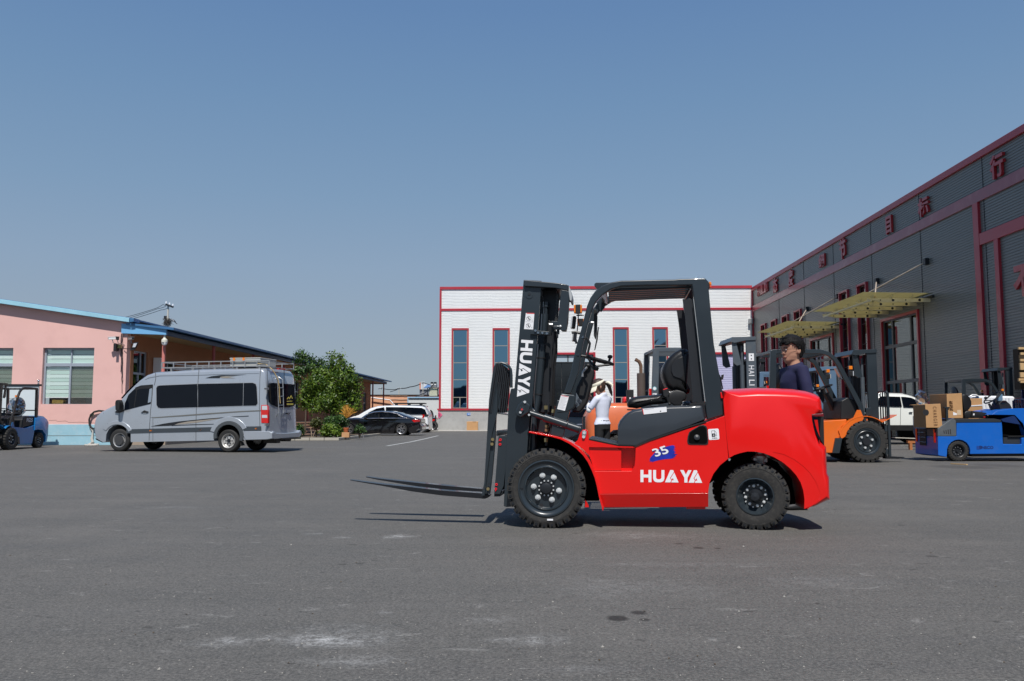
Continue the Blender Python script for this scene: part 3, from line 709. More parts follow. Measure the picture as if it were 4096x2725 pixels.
def pwin(w, name_lab=None):
    a, b, z0, z1 = w; zt = z0+(z1-z0)*.70; mid = a+(b-a)*.52; t = .065
    f = MB(); frame_rect(f, PB, a, b, z0-.06, z1, t, .12, .2)
    sbox(f, PB, a+t, b-t, zt-.06, zt+.06, .115, .2); sbox(f, PB, mid-.03, mid+.03, z0+.01, zt-.06, .11, .2); sbox(f, PB, mid-.01, mid+.03, zt+.06, z1-t, .12, .2)
    wf = f.build('window', ALUB, pk_b, bevel=.006)
    m = MB(); sbox(m, PB, a-.02, b+.02, z0-.09, z0-.06, .02, .2); m.build('window_sill', PINK, pk_b)
    for (p, q, c, d) in ((a+t, mid-.03, z0, zt-.06), (mid+.03, b-t, z0, zt-.06), (a+t, mid-.01, zt+.06, z1-t), (mid+.03, b-t, zt+.06, z1-t)):
        m = MB(); m.add([PB.P(p, c, .15), PB.P(q, c, .15), PB.P(q, d, .15), PB.P(p, d, .15)], [(0, 1, 2, 3)]); m.build('pane', CLEARG, wf, smooth=0)
        low = c < zt-.5; zb = c+.26 if low else c
        n = int((d-zb)/.125); hh = (d-zb)/n; sc = low and p > mid-.1
        for k in range(n):
            m = MB(); za = zb+k*hh; lean = .0
            m.prism([PB.P(p, za+.004, .20), PB.P(q, za+.004, .20), PB.P(q, za+hh*.93, .185), PB.P(p, za+hh*.93, .185)], (0, .008, 0)); m.build('blind_slat', [BLIND, BLINDW][k % 2], wf, smooth=0)
        m = MB(); sbox(m, PB, p, q, zb-.03, zb, .19, .22); m.build('blind_rail', WHITEP, wf)
        if sc: m = MB(); m.add([PB.P(p, c, .175), PB.P(q, c, .175), PB.P(q, d, .175), PB.P(p, d, .175)], [(0, 1, 2, 3)]); m.build('insect_screen', glass_mat('screen_mesh', (.30, .30, .28), .9, .30, (.74, .74, .70)) if 'screen_mesh' not in MAT else MAT['screen_mesh'], wf, smooth=0)
    m = MB(); sbox(m, PB, a-.1, b+.1, z0-.1, z1+.1, .75, .8); m.build('room_back', ROOMD, pk_b, smooth=0)
    return wf
wf = pwin(w1); pwin(w0)
m = MB(); sbox(m, PB, w1[0]+.22, w1[0]+.62, w1[2]+.0, w1[2]+.16, .35, .55); m.build('yellow_box', mat('yellow_card', (.6, .5, .1), .6), wf)
# crack lines and small socket on the plaster
m = MB(); pts = [PB.hit(u, v, -.002) for u, v in ((195, 1682), (225, 1681), (228, 1686), (262, 1684), (275, 1690), (320, 1689), (400, 1694), (480, 1697))]
m.tube(pts, .005, 4); m.build('crack', mat('crack_line', (.25, .13, .12), .9), pk_b)
m = MB(); p = PB.hit(378, 1659); sbox(m, PB, ps(372), ps(384), p.z-.055, p.z+.055, -.05, 0); m.build('socket_box', mat('cream_plastic', (.62, .60, .42), .5), pk_b, bevel=.008)
# ---- side wall under the porch
SL = 45.5
sh = lambda u, v: SW.sz(u, v)
sw_open = []
sA, zA_ = sh(520, 1395); 
so = [(.55, sh(592, 1450)[0], 1.25, 3.45, 1), (sh(633, 1450)[0], sh(706, 1450)[0], .75, 3.25, 1), (sh(742, 1450)[0], sh(800, 1450)[0], 1.5, 3.2, 1), (11.5, 13.2, 1.5, 3.2, 1), (16, 17.5, .75, 3.1, 1), (21, 22.6, 1.5, 3.2, 0), (26, 27.6, 1.5, 3.2, 1), (31, 32.4, .75, 3.1, 1), (38, 39.5, 1.5, 3.2, 1), (42.3, 43.6, .75, 3.1, 1)]
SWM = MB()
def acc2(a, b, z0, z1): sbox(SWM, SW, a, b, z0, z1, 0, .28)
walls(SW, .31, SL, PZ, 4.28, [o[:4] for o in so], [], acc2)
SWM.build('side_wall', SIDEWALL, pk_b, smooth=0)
m = MB(); sbox(m, SW, .0, .305, PZ, 4.2, .001, .28); 
for (a, b, z0, z1, k) in so:
    f = MB(); frame_rect(f, SW, a, b, z0, z1, .06, .08, .16); zt = z0+(z1-z0)*.62
    sbox(f, SW, a+.06, b-.06, zt-.04, zt+.04, .085, .155); sbox(f, SW, (a+b)/2-.03, (a+b)/2+.03, z0+.06, zt-.04, .08, .15); sbox(f, SW, a+(b-a)*.6, a+(b-a)*.6+.05, zt+.04, z1-.06, .08, .15)
    w_ = f.build('window' if z0 > 1 else 'door', ALUB, pk_b)
    for (p, q, c, d) in ((a+.06, (a+b)/2-.03, z0+.06, zt-.04), ((a+b)/2+.03, b-.06, z0+.06, zt-.04), (a+.06, a+(b-a)*.6, zt+.04, z1-.06), (a+(b-a)*.6+.05, b-.06, zt+.04, z1-.06)):
        m = MB(); sbox(m, SW, p, q, c, d, .12, .125); m.build('pane', DIMG, w_, smooth=0)
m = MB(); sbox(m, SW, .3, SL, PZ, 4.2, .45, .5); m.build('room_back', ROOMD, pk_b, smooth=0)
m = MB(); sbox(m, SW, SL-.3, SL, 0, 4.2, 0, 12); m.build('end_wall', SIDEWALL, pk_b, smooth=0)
# ---- porch (roof, soffit, fascia, columns, floor)
xo = SW.sz(664, 1320)[0]
def outer_pt(s, out, z): return SW.P(s, z, -out)
PW = 1.42   # porch width at roof edge
pr_z = PB.hit(600, 1338, -.1).z
pf = MB(); f0 = [PB.hit(485, 1294, -.1), PB.hit(664, 1311, -.1), PB.hit(664, 1340, -.1), PB.hit(485, 1334, -.1)]
pf.prism(f0, (0, .12, 0)); pf.build('porch_fascia', FASC, pk_b, bevel=.008)
xf = f0[1].x; 
out_f = -( (V((xf, gp.y, 0))-SW.p0).dot(SW.n))       # distance of fascia corner from the side wall plane
pt = PB.hit(699, 1312, -.12); out_r = -((V((pt.x, gp.y, 0))-SW.p0).dot(SW.n))
zt_in = f0[0].z+.03; zt_out = PB.hit(699, 1312, -.1).z
m = MB(); zo = zt_out
m.prism([SW.P(-.15, f0[0].z+.02, 0.0), SW.P(-.15, zo, -out_r), SW.P(-.15, zo-.085, -out_r), SW.P(-.15, f0[0].z-.05, 0.0)], SW.d*(SL+.9)); m.build('porch_roof', ROOFB, pk_b, smooth=0)
n = 60   # ribs on the roof edge
zfb = f0[2].z
m = MB(); m.prism([SW.P(.02, zo-.10, -out_f), SW.P(.02, zfb, -out_f), SW.P(.02, zfb, -out_f+.1), SW.P(.02, zo-.10, -out_f+.1)], SW.d*(SL+.05)); m.build('porch_side_fascia', mat('navy_fascia', (.03, .075, .16), .5, var=.1), pk_b, smooth=0)
m = MB(); m.prism([SW.P(.02, zfb+.02, -out_f+.11), SW.P(.02, f0[3].z+.02, -.01), SW.P(.02, f0[3].z+.05, -.01), SW.P(.02, zfb+.05, -out_f+.11)], SW.d*(SL)); m.build('porch_soffit', SOFFIT, pk_b, smooth=0)
m = MB(); sbox(m, SW, SL-.1, SL+.1, zfb-.05, zo-.1, -out_f, 0); m.build('porch_end_fascia', mat('cream_soffit_end', (.42, .36, .25), .7), pk_b)
m = MB(); sbox(m, SW, -.0, SL, .3, PZ, -out_f-.12, 0); sbox(m, SW, 0, SL, 0, .3, -out_f-.1, -.02); m.build('porch_floor', mat('porch_concrete', (.34, .27, .21), .85, var=.1), pk_b, smooth=0)
COLR = mat('red_column', (.40, .085, .075), .6, var=.15, dirt=.3, dirtcol=(.5, .25, .2))
COLP = mat('sunlit_red_column', (.60, .20, .17), .7, var=.1, dirt=.3, dirtcol=(.7, .4, .35))  # first column only: sunlight put into a lighter red
c_off = (664-651)/FOC*30+.02
for k in range(10):
    s = .25+(0 if k == 0 else 5.0*k-.2); m = MB()
    m.tube([SW.P(s, PZ, -out_f+c_off+.05), SW.P(s, zfb+.03, -out_f+c_off+.05)], .062, 10); m.build('column', COLP if k == 0 else COLR, pk_b)
# ---- steps down from the porch
steps = thing('porch_steps', 'broad brown stone steps leading up to the porch behind the shrubs', 'steps', SW.P(16, 0, -2))
TREAD = mat('stair_tread', (.45, .27, .17), .7, var=.1); RISER = mat('stair_riser', (.13, .085, .07), .8, var=.15)
for k in range(5):
    z = PZ*(5-k)/5-.02; m = MB(); sbox(m, SW, 10.5, 21, 0, z-.05, -out_f-.12-.32*(k+1), -out_f-.12-.32*k); m.build('riser', RISER, steps, smooth=0)
    m = MB(); sbox(m, SW, 10.5, 21, z-.05, z, -out_f-.14-.32*(k+1), -out_f-.12-.32*k); m.build('tread', TREAD, steps, bevel=.008)
# ---- things on the porch
pp_ = SW.P(15.2, PZ, -.35)
ac = thing('air_conditioner', 'white outdoor air conditioner unit on the porch behind the trees', 'air conditioner', SW.P(18.5, PZ, -.45))
m = MB(); sbox(m, SW, 18.0, 18.9, PZ+.02, PZ+.9, -.6, -.25); m.build('casing', WHITEP, ac, bevel=.02)
for k in range(9):
    m = MB(); sbox(m, SW, 18.08, 18.45, PZ+.12+k*.08, PZ+.15+k*.08, -.612, -.6); m.build('louvre', INK, ac)
bp_ = thing('blue_panel', 'blue sheet panel leaning on the porch wall beside a white panel', 'panel', SW.P(12.5, PZ, -.4))
m = MB(); m.prism([SW.P(12.0, PZ, -.75), SW.P(12.9, PZ, -.75), SW.P(12.9, PZ+1.3, -.3), SW.P(12.0, PZ+1.3, -.3)], (.03, 0, 0)); m.build('sheet', mat('panel_blue', (.06, .25, .50), .5), bp_)
wp_ = tag(MB().prism([SW.P(13.1, PZ, -.8), SW.P(13.6, PZ, -.8), SW.P(13.5, PZ+1.3, -.3), SW.P(13.2, PZ+1.3, -.3)], (.03, 0, 0)).build('leaning_board', WHITEP), 'white sheet panel leaning on the porch wall next to a blue one', 'panel')
# ---- cameras and lights at the corner
cr = thing('security_camera', 'white bullet camera on an arm at the pink wall corner, aimed left', 'camera', PB.hit(455, 1355, -.4))
def bullet(root, u, v, off, dirv, mt, L=.26, r=.045):
    c = PB.hit(u, v, off); d = V(dirv).normalized(); m = MB()
    m.beam(c-d*L/2, c+d*L/2, r*2, r*1.8); m.build('housing', mt, root, bevel=.01)
    m = MB(); m.beam(c-d*L*.45+V((0, 0, r+.01)), c+d*L*.62+V((0, 0, r+.01)), r*2.5, .012); m.build('sun_hood', mt, root)
    m = MB(); m.disc(c+d*(L/2), d, r*.7, .012, 12); m.build('lens', INK, root)
    m = MB(); m.tube([c-V((0, 0, r)), c+V((.02, .02, -.16)), V((c.x+.12, PB.p0.y-.0, c.z-.2))], .014, 6); m.build('arm', STEEL, root)
bullet(cr, 450, 1354, -.35, (-1, -.35, -.1), WHITEP)
c2_ = thing('security_camera', 'dark bullet camera at the pink wall corner facing the viewer', 'camera', PB.hit(470, 1355, -.3)); bullet(c2_, 470, 1355, -.3, (.4, -1, 0), DARK, .2, .05)
c3_ = thing('security_camera', 'grey bullet camera under the porch roof aimed right', 'camera', PB.hit(525, 1355, -.1)); bullet(c3_, 524, 1355, -.15, (.8, -.6, 0), STEEL, .24, .045)
sp = thing('wall_speaker', 'black loudspeaker box fixed on the pink wall below the cameras', 'speaker', PB.hit(469, 1390, -.15))
m = MB(); a = PB.hit(462, 1377, -.22); sbox(m, PB, ps(463), ps(474), pz(1406), pz(1378), -.28, -.04); m.build('case', BLACKP, sp, bevel=.01)
m = MB(); sbox(m, PB, ps(474)+.005, ps(484), pz(1394), pz(1380), -.16, -.02); m.build('junction_box', mat('old_yellow_plastic', (.45, .40, .15), .6), sp)
ca = MB(); 
for u0, j in ((487, 0), (491, 1), (484, 2)):
    pts = [PB.hit(u0+random.uniform(-1.5, 1.5), v, -.02-.01*j) for v in range(1335, 1580-j*40, 14)]; ca.tube(pts, .009, 5)
tag(stuff(ca.build('wall_cables', DARK)), 'tangle of thin cables running down the pink wall corner', 'cable')
fl = thing('floodlight', 'flat black floodlight on an arm at the building corner', 'floodlight', PB.hit(535, 1385, -.1))
m = MB(); P4 = [PB.hit(u, v, -.3) for u, v in ((534, 1372.5), (550, 1372), (541, 1393), (525, 1396))]; m.prism(P4, (.02, .06, .03)); m.build('lamp_head', DARK, fl)
m = MB(); P4 = [PB.hit(u, v, -.305) for u, v in ((535, 1374), (548.5, 1373.5), (541, 1389), (530, 1390))]; m.prism(P4, (0, -.006, 0)); m.build('lamp_glass', CLEARL, fl)
m = MB(); P4 = [PB.hit(u, v, -.3) for u, v in ((525, 1391), (543, 1389), (534, 1400), (519, 1402))]; m.prism(P4, (0, .08, 0)); m.build('driver_box', BLACKP, fl)
m = MB(); m.tube([PB.hit(494, 1395, -.05), PB.hit(524, 1396, -.25)], .014, 6); m.build('arm', DARK, fl)
dm = thing('dome_camera', 'white dome camera hanging from the porch roof corner above the van', 'camera', PB.hit(657, 1375, .2))
c = PB.hit(658, 1366, .0); m = MB(); R_ = 12/FOC*30
m.lathe([(.001, .30), (.035, .30), (.04, .16), (.05, .11), (R_, .06), (R_*1.03, 0), (R_*1.03, -.03), (.001, -.03)], c, (0, 0, 1), 20); m.build('cover', mat('cream_white_plastic', (.72, .70, .60), .4, coat=.3), dm)
m = MB(); m.lathe([(R_*.95, -.03), (R_*.92, -.08), (R_*.7, -.13), (.001, -.15)], c, (0, 0, 1), 20); m.build('dome', WHITEP, dm)
m = MB(); m.disc(c+V((-.01, -R_*.9, -.06)), (0, -1, 0), .022, .012, 12); m.build('lens', INK, dm)
m = MB(); m.tube([c+V((0, 0, .25)), c+V((0, .1, .33))], .03, 8); m.build('bracket', WHITEP, dm)
# boxes on the porch wall, AC at the corner door
tag(MB().box(*(lambda p: (p.x-.15, p.x+.15, p.y, p.y+.12, p.z-.3, p.z+.3))(SW.hit(628, 1462, -.2))).build('meter_box', WHITEP, bevel=.01), 'pale grey meter box on the porch wall left of the first column', 'meter box')
a2_ = thing('air_conditioner', 'white air conditioner unit seen just behind the nose of the silver van', 'air conditioner', PB.hit(515, 1585, .6))
p = PB.hit(515, 1585, .5); m = MB(); m.box(p.x-.18, p.x+.30, p.y, p.y+.3, 1.0, p.z+.18); m.build('casing', WHITEP, a2_, bevel=.02)
for k in range(6): m = MB(); m.box(p.x-.12, p.x+.1, p.y-.012, p.y, p.z-.3+k*.07, p.z-.26+k*.07); m.build('louvre', STEEL, a2_)

# ---- notice board behind the blue forklift
nb = thing('notice_board', 'white glazed notice board on steel posts with ball finials', 'notice board', G(60, 1784))
D_ = gp.y-1.5; BPL = PL((0, D_), 0)
q = lambda u, v, o=0: BPL.hit(u, v, o)
m = MB(); a = q(-120, 1545); b = q(146, 1718); sbox(m, BPL, a.x, b.x, b.z, a.z, 0, .06); m.build('board', mat('board_white', (.62, .68, .70), .35, coat=.4, var=.05), nb)
m = MB(); sbox(m, BPL, a.x-.03, b.x+.05, q(0, 1545).z, q(0, 1537).z, -.03, .1); m.build('top_rail', DARK, nb)
m = MB(); sbox(m, BPL, a.x-.03, b.x+.05, q(0, 1722).z, q(0, 1716).z, -.03, .1); m.build('bottom_rail', STEEL, nb)
c = q(152, 1530); m = MB(); m.tube([V((c.x, c.y+.03, 0)), V((c.x, c.y+.03, c.z))], .03, 10); m.build('post', STEEL, nb)
m = MB(); m.ball(V((c.x, c.y+.03, q(152, 1524).z)), .042); m.build('finial', CHROME, nb)
for (t_, v_) in (('FACTORY NOTICE', 1570), ('1 2 3 4 5 6 7 8', 1600)):
    pass
for v_ in (1594, 1600, 1606, 1612):
    m = MB(); a_ = q(30, v_, -.004); b_ = q(52, v_, -.004); m.box(a_.x, b_.x, a_.y, a_.y+.003, a_.z-.004, a_.z+.004); m.build('text_line', STEEL, nb)

# ================================================================ FAR LEFT BACKGROUND BETWEEN THE BUILDINGS
PEACH = mat('peach_plaster', (.68, .36, .22), .85, var=.06, dirt=.15, dirtcol=(.5, .3, .2))
D1 = 80; PLF = PL((0, D1), 0); f = lambda u, v, o=0: PLF.hit(u, v, o)
pb2 = thing('peach_wall', 'long peach plastered wall with a dark coping beyond the porch', 'wall', V((f(1600, 1600).x, D1, 0)))
m = MB(); sbox(m, PLF, f(1470, 1600).x, f(1780, 1600).x, 0, f(1600, 1581).z, 0, .4); m.build('wall', PEACH, pb2)
m = MB(); sbox(m, PLF, f(1470, 1600).x-.1, f(1780, 1600).x, f(1600, 1581).z, f(1600, 1579).z, -.1, .5); m.build('coping', DARK, pb2)
for v_ in (1584, 1598):
    m = MB(); m.tube([f(u, v_+random.uniform(-.6, .6), -.05) for u in range(1560, 1640, 10)], .03, 4); m.build('wall_pipe', mat('pale_pipe', (.6, .42, .3), .6), pb2)
m = MB(); m.tube([f(1485, 1591, -.3), f(1560, 1601, -.3), f(1578, 1622, -.3)], .06, 5); m.build('drain_pipe', WHITEP, pb2)
D2 = 70; PS = PL((0, D2), 0); f = lambda u, v, o=0: PS.hit(u, v, o)
sd = thing('white_shed', 'low white panelled shed with pale blue edging beside the white factory', 'shed', V((f(1700, 1600).x, D2, 0)))
m = MB(); sbox(m, PS, f(1631, 1600).x, f(1765, 1600).x, 0, f(1700, 1592).z, 0, 4); m.build('wall', mat('shed_white', (.62, .64, .64), .6, var=.03), sd)
m = MB(); sbox(m, PS, f(1629, 1600).x, f(1765, 1600).x, f(1700, 1592.5).z, f(1700, 1588).z, -.1, 4.1); m.build('roof_edge', mat('shed_blue', (.30, .50, .68), .5), sd)
m = MB(); sbox(m, PS, f(1630, 1600).x, f(1634, 1600).x, 0, f(1700, 1593).z, -.08, 0); m.build('corner_post', MAT['shed_blue'], sd)
m = MB(); m.prism([f(1634, 1592.8, -.09), f(1765, 1592.8, -.09), f(1765, 1594.5, -.09), f(1634, 1594.5, -.09)], (0, .05, 0)); m.build('gutter_line', DARK, sd)
# rooftop tank on frame
tk = thing('rooftop_tank', 'weathered pale water tank on a black pipe frame above the white shed', 'tank', f(1738, 1587, 1.5))
TANKM = mat('weathered_tank', (.48, .46, .33), .8, var=.3, vscale=3, dirt=.9, dirtcol=(.16, .15, .12))
o_ = 1.2
def pbox(m, u0, u1, v0, v1, oa, ob): 
    p = f(u0, v1, oa); q_ = f(u1, v0, oa); return m.box(p.x, q_.x, p.y, p.y+(ob-oa), p.z, q_.z)
m = pbox(MB(), 1716, 1750, 1551, 1585, o_, o_+1); m.build('tank_body', TANKM, tk, bevel=.05)
m = pbox(MB(), 1722, 1746, 1536, 1550.5, o_+.1, o_+.9); m.build('tank_top', STEEL, tk, bevel=.05)
for u in (1728, 1741): m = MB(); m.disc(f(u, 1536, o_+.4), (0, 0, 1), .12, .15, 10); m.build('tank_cap', DARK, tk)
for path in (((1710, 1587), (1710, 1553), (1713, 1551), (1756, 1551)), ((1752, 1590), (1751, 1556), (1756, 1550)), ((1662, 1588), (1700, 1572), (1728, 1546), (1735, 1536)), ((1672, 1587), (1690, 1581), (1698, 1588))):
    m = MB(); m.tube([f(u, v, o_-.1) for u, v in path], .045, 6); m.build('frame_pipe', DARK, tk)
# billboard-like gable beyond
D3 = 110; P3 = PL((0, D3), 0); f3 = lambda u, v, o=0: P3.hit(u, v, o)
bb = thing('rooftop_billboard', 'grey block with a white and blue panel and an orange edge above the peach wall', 'billboard', V((f3(1700, 1600).x, D3, 0)))
m = MB(); p0_, p1_ = f3(1678, 1600), f3(1722, 1558); m.box(p0_.x, p1_.x, p0_.y, p0_.y+3, 0, p1_.z); m.build('block', mat('far_grey', (.20, .21, .24), .8), bb)
m = MB(); m.prism([f3(1678.3, 1558, -.3), f3(1682, 1558, -.3), f3(1682, 1530.5, -.3), f3(1678.3, 1530.5, -.3)], (0, .3, 0)); m.build('orange_edge', mat('far_orange', (.75, .22, .1), .6), bb)
m = MB(); m.prism([f3(1682.3, 1557.5, -.2), f3(1722, 1557.5, -.2), f3(1721, 1537, -.2), f3(1684, 1531, -.2)], (0, .2, 0)); m.build('white_panel', mat('far_white', (.60, .64, .68), .6), bb)
m = MB(); m.prism([f3(1694, 1552, -.25), f3(1722, 1552, -.25), f3(1721, 1540, -.25), f3(1710, 1538, -.25)], (0, .04, 0)); m.build('blue_shape', mat('far_blue', (.15, .30, .60), .6), bb)
# concrete poles and wires
POLE = mat('concrete_pole', (.50, .47, .40), .8, var=.1)
def pole(u, v0, D, wpx, arms, label, r=None):
    pl = PL((0, D), 0); top = pl.hit(u, v0); r = wpx/2/FOC*D
    t = thing('utility_pole', label, 'utility pole', V((top.x, D, 0)), group='utility poles beyond the roofs')
    m = MB(); m.tube([V((top.x, D, 0)), V((top.x, D, top.z))], [r*1.2, r*.9], 10); m.build('pole', POLE, t)
    for (ua, va, ub, vb) in arms:
        m = MB(); m.beam(pl.hit(ua, va, -r-.05), pl.hit(ub, vb, -r-.05), .09, .09); m.build('crossarm', DARK, t)
        for k in (.05, .5, .95):
            c = pl.hit(ua+(ub-ua)*k, va+(vb-va)*k, -r-.05); i_ = MB(); i_.lathe([(.001, .16), (.03, .15), (.045, .08), (.03, .02), (.02, 0)], c, (0, 0, 1), 8); i_.build('insulator', WHITEP, t)
    return t, pl
t1, pl1 = pole(673, 1217, 42, 8, [(663, 1218, 693, 1229)], 'concrete pole with a bird nest rising behind the porch roof')
NEST = mat('nest_twigs', (.10, .08, .06), .9, var=.4)
m = MB(); c = pl1.hit(670, 1290, 0)
for k in range(420):
    a = random.uniform(0, 6.28); rr = random.uniform(0, .19); z = random.gauss(0, .10); d = V((random.gauss(0, 1), random.gauss(0, 1), random.gauss(0, .7))).normalized()*random.uniform(.1, .24)
    p = c+V((math.cos(a)*rr, math.sin(a)*rr, z)); m.beam(p-d/2, p+d/2, .008, .008)
tag(stuff(m.build('bird_nest', NEST, smooth=0)), 'shaggy twig nest wrapped round the concrete pole above the porch roof', 'nest')
m = MB(); p = pl1.hit(664, 1272, .1); m.box(p.x-.07, p.x+.08, p.y-.1, p.y+.1, p.z-.08, p.z+.09); m.build('switch_box', DARK, t1)
for k, (u, v) in enumerate(((690, 1280), (696, 1281), (702, 1290))):
    m = MB(); m.tube([pl1.hit(676, 1275, 0), pl1.hit(u, v, -.1), pl1.hit(u+6, v+6, -.15)], .02, 5); m.build('switch_arm', [STEEL, DARK, DARK][k], t1)
def wire(pts, D, r=.012, sag=0, name='wire', lab='', grp='overhead wires'):
    pl = PL((0, D), 0); P = []
    for (a, b) in zip(pts, pts[1:]):
        for k in range(6):
            t = k/6; P.append(pl.hit(a[0]+(b[0]-a[0])*t, a[1]+(b[1]-a[1])*t+sag*4*t*(1-t)))
    P.append(pl.hit(*pts[-1])); m = MB(); m.tube(P, r, 4); return tag(m.build(name, DARK), lab, 'wire', grp)
wire([(480, 1275), (620, 1235), (653, 1218), (664, 1222)], 42, .012, 1.5, lab='topmost of the three wires from the pole over the pink roof')
wire([(500, 1277), (632, 1235), (664, 1225)], 42, .012, 1.5, lab='middle one of the three wires from the pole over the pink roof')
wire([(524, 1277), (645, 1240), (668, 1234)], 42, .012, 1.5, lab='lowest of the three wires from the pole over the pink roof')
pole(1596, 1551, 130, 4, [(1588, 1555, 1603, 1553)], 'far concrete pole over the peach wall, right of the porch columns')
pole(1525.5, 1550, 150, 2.6, [(1512, 1556, 1532, 1552)], 'farthest pole seen between the last two porch columns')
pole(1692, 1532, 95, 3, [(1686, 1533, 1697, 1532)], 'thin pale pole in front of the rooftop billboard')
wire([(1604, 1554), (1640, 1548), (1680, 1537)], 100, .05, 2, lab='thick sagging wire from the far pole to the billboard')
wire([(1537, 1556), (1570, 1559), (1592, 1556)], 120, .05, 1, lab='thick wire between the two far poles')
wire([(1560, 1568), (1590, 1558)], 120, .04, 1, lab='short wire rising to the far pole from the left')
wire([(1697, 1533), (1720, 1539)], 95, .04, .5, lab='short wire from the pale pole to the water tank')
# kerb of the planting bed
KP = [G(1120, 1763), G(1355, 1762.5), G(1522, 1742.5), G(1540, 1737)]
kr = thing('planter_kerb', 'low stone kerb round the planting bed behind the van', 'kerb', KP[1])
def kseg(a, b, n_):
    for k in range(n_):
        p = a.lerp(b, k/n_); q_ = a.lerp(b, (k+1)/n_); t = (q_-p).normalized(); nrm = V((-t.y, t.x, 0))*.14; m = MB()
        p = p+t*.008; q_ = q_-t*.008
        m.prism([p, q_, q_+nrm, p+nrm], (0, 0, .12)); m.build('kerb_stone', KERB, kr, bevel=.012)
kseg(KP[0], KP[1], 4); kseg(KP[1], KP[2], 8)
SOIL = mat('soil', (.10, .075, .05), .95, var=.3)
m = MB(); a, b, c = KP[0], KP[1], KP[2]; m.prism([V((p[0], p[1], .0)) for p in ((a.x, a.y+.1), (b.x-.12, b.y+.1), (c.x-.12, c.y), (c.x-2.9, c.y), (a.x, a.y+3))], (0, 0, .08)); struct(m.build('flower_bed', SOIL, smooth=0))
# ---------------------------------------------------------------- trees and shrubs
def leafmat(name, c1, c2):
    m = bpy.data.materials.new(name); m.use_nodes = True; N, L = nt(m); b = N['Principled BSDF']
    g = N.new('ShaderNodeNewGeometry'); oi = N.new('ShaderNodeTexNoise'); oi.inputs['Scale'].default_value = 2.2; L.new(g.outputs['Position'], oi.inputs['Vector'])
    mx = N.new('ShaderNodeMix'); mx.data_type = 'RGBA'; mr = N.new('ShaderNodeMapRange'); mr.inputs['From Min'].default_value = .3; mr.inputs['From Max'].default_value = .7
    ad = N.new('ShaderNodeMath'); ad.operation = 'ADD'; rn = N.new('ShaderNodeMath'); rn.operation = 'MULTIPLY_ADD'; L.new(g.outputs['Random Per Island'], rn.inputs[0]); rn.inputs[1].default_value = .5; rn.inputs[2].default_value = -.25
    L.new(oi.outputs['Fac'], ad.inputs[0]); L.new(rn.outputs[0], ad.inputs[1]); L.new(ad.outputs[0], mr.inputs['Value']); L.new(mr.outputs[0], mx.inputs[0])
    mx.inputs[6].default_value = (*c1, 1); mx.inputs[7].default_value = (*c2, 1); L.new(mx.outputs[2], b.inputs['Base Color']); b.inputs['Roughness'].default_value = .42
    tr = N.new('ShaderNodeBsdfTranslucent'); L.new(mx.outputs[2], tr.inputs[0]); ms = N.new('ShaderNodeMixShader'); ms.inputs[0].default_value = .28
    L.new(b.outputs[0], ms.inputs[1]); L.new(tr.outputs[0], ms.inputs[2]); L.new(ms.outputs[0], N['Material Output'].inputs[0]); return m
LEAF = leafmat('leaf_green', (.035, .085, .010), (.17, .26, .025)); LEAFD = leafmat('leaf_dark', (.022, .065, .016), (.09, .17, .035)); LEAFO = leafmat('leaf_olive', (.045, .06, .012), (.13, .14, .03))
BARK = mat('bark', (.10, .075, .055), .9, var=.3, bump=.3)
def leaf(m, c, s, nrm, el=1.7):
    nrm = nrm.normalized(); t = nrm.cross(V((random.gauss(0, 1), random.gauss(0, 1), random.gauss(0, 1)))).normalized(); b = nrm.cross(t)
    k = len(m.v); m.v += [c-t*s*el/2, c+b*s*.42-nrm*s*.1, c+t*s*el/2, c-b*s*.42-nrm*s*.1]; m.f.append((k, k+1, k+2, k+3))
def crown(blobs, n, s, droop=.3, clump=.09, outer=.62):
    """leaf clusters spread over several lobes; each cluster is a handful of leaves round a twig end"""
    m = MB(); vol = [b[1]*b[2]*b[3] for b in blobs]; tot = sum(vol)
    for (c, rx, ry, rz), w in zip(blobs, vol):
        for _ in range(max(3, int(n*w/tot/7))):
            d = V((random.gauss(0, 1), random.gauss(0, 1), random.gauss(0, 1))).normalized(); r = random.uniform(outer, 1.0)*(1+.16*math.sin(d.x*7+c[0]*3)*math.cos(d.z*6+c[1]))
            p = V(c)+V((d.x*rx*r, d.y*ry*r, d.z*rz*r))
            for _ in range(7):
                q_ = p+V((random.gauss(0, clump), random.gauss(0, clump), random.gauss(0, clump)))
                leaf(m, q_, s*random.uniform(.6, 1.3), d+V((random.gauss(0, .5), random.gauss(0, .5), random.gauss(.35, .5)-droop*.3)))
    return m
def tree(name, label, base, trunk, blobs, n, s, mt, r0=.09):
    t = thing(name, label, 'tree' if 'tree' in name else 'shrub', base)
    m = MB(); top = V(trunk)
    b = V(base); mid = b.lerp(top, .5)+V((.06, 0, 0)); m.tube([b, mid, top], [r0, r0*.75, r0*.5], 8)
    for (c, rx, ry, rz) in blobs:
        c = V(c); k = random.uniform(.5, .95); st = b.lerp(top, k); m.tube([st, st.lerp(c, .5)+V((0, 0, .1)), c+V((0, 0, rz*.2))], [r0*.45, r0*.3, r0*.12], 6)
        for _ in range(3):
            d = V((random.gauss(0, 1)*rx, random.gauss(0, 1)*ry, random.gauss(.3, .8)*rz))*.55; m.tube([c, c+d], [r0*.2, r0*.06], 5)
    m.build('trunk', BARK, t)
    crown(blobs, n, s).build('foliage', mt, t, smooth=0); return t
PT = PL((0, 41.0), 0); h_ = lambda u, v, o=0: PT.hit(u, v, o)
def bl(u, v, ru, rv, o=0, ry=None):
    c = h_(u, v, o); return (tuple(c), ru/FOC*41, ry or ru/FOC*41*.8, rv/FOC*41)
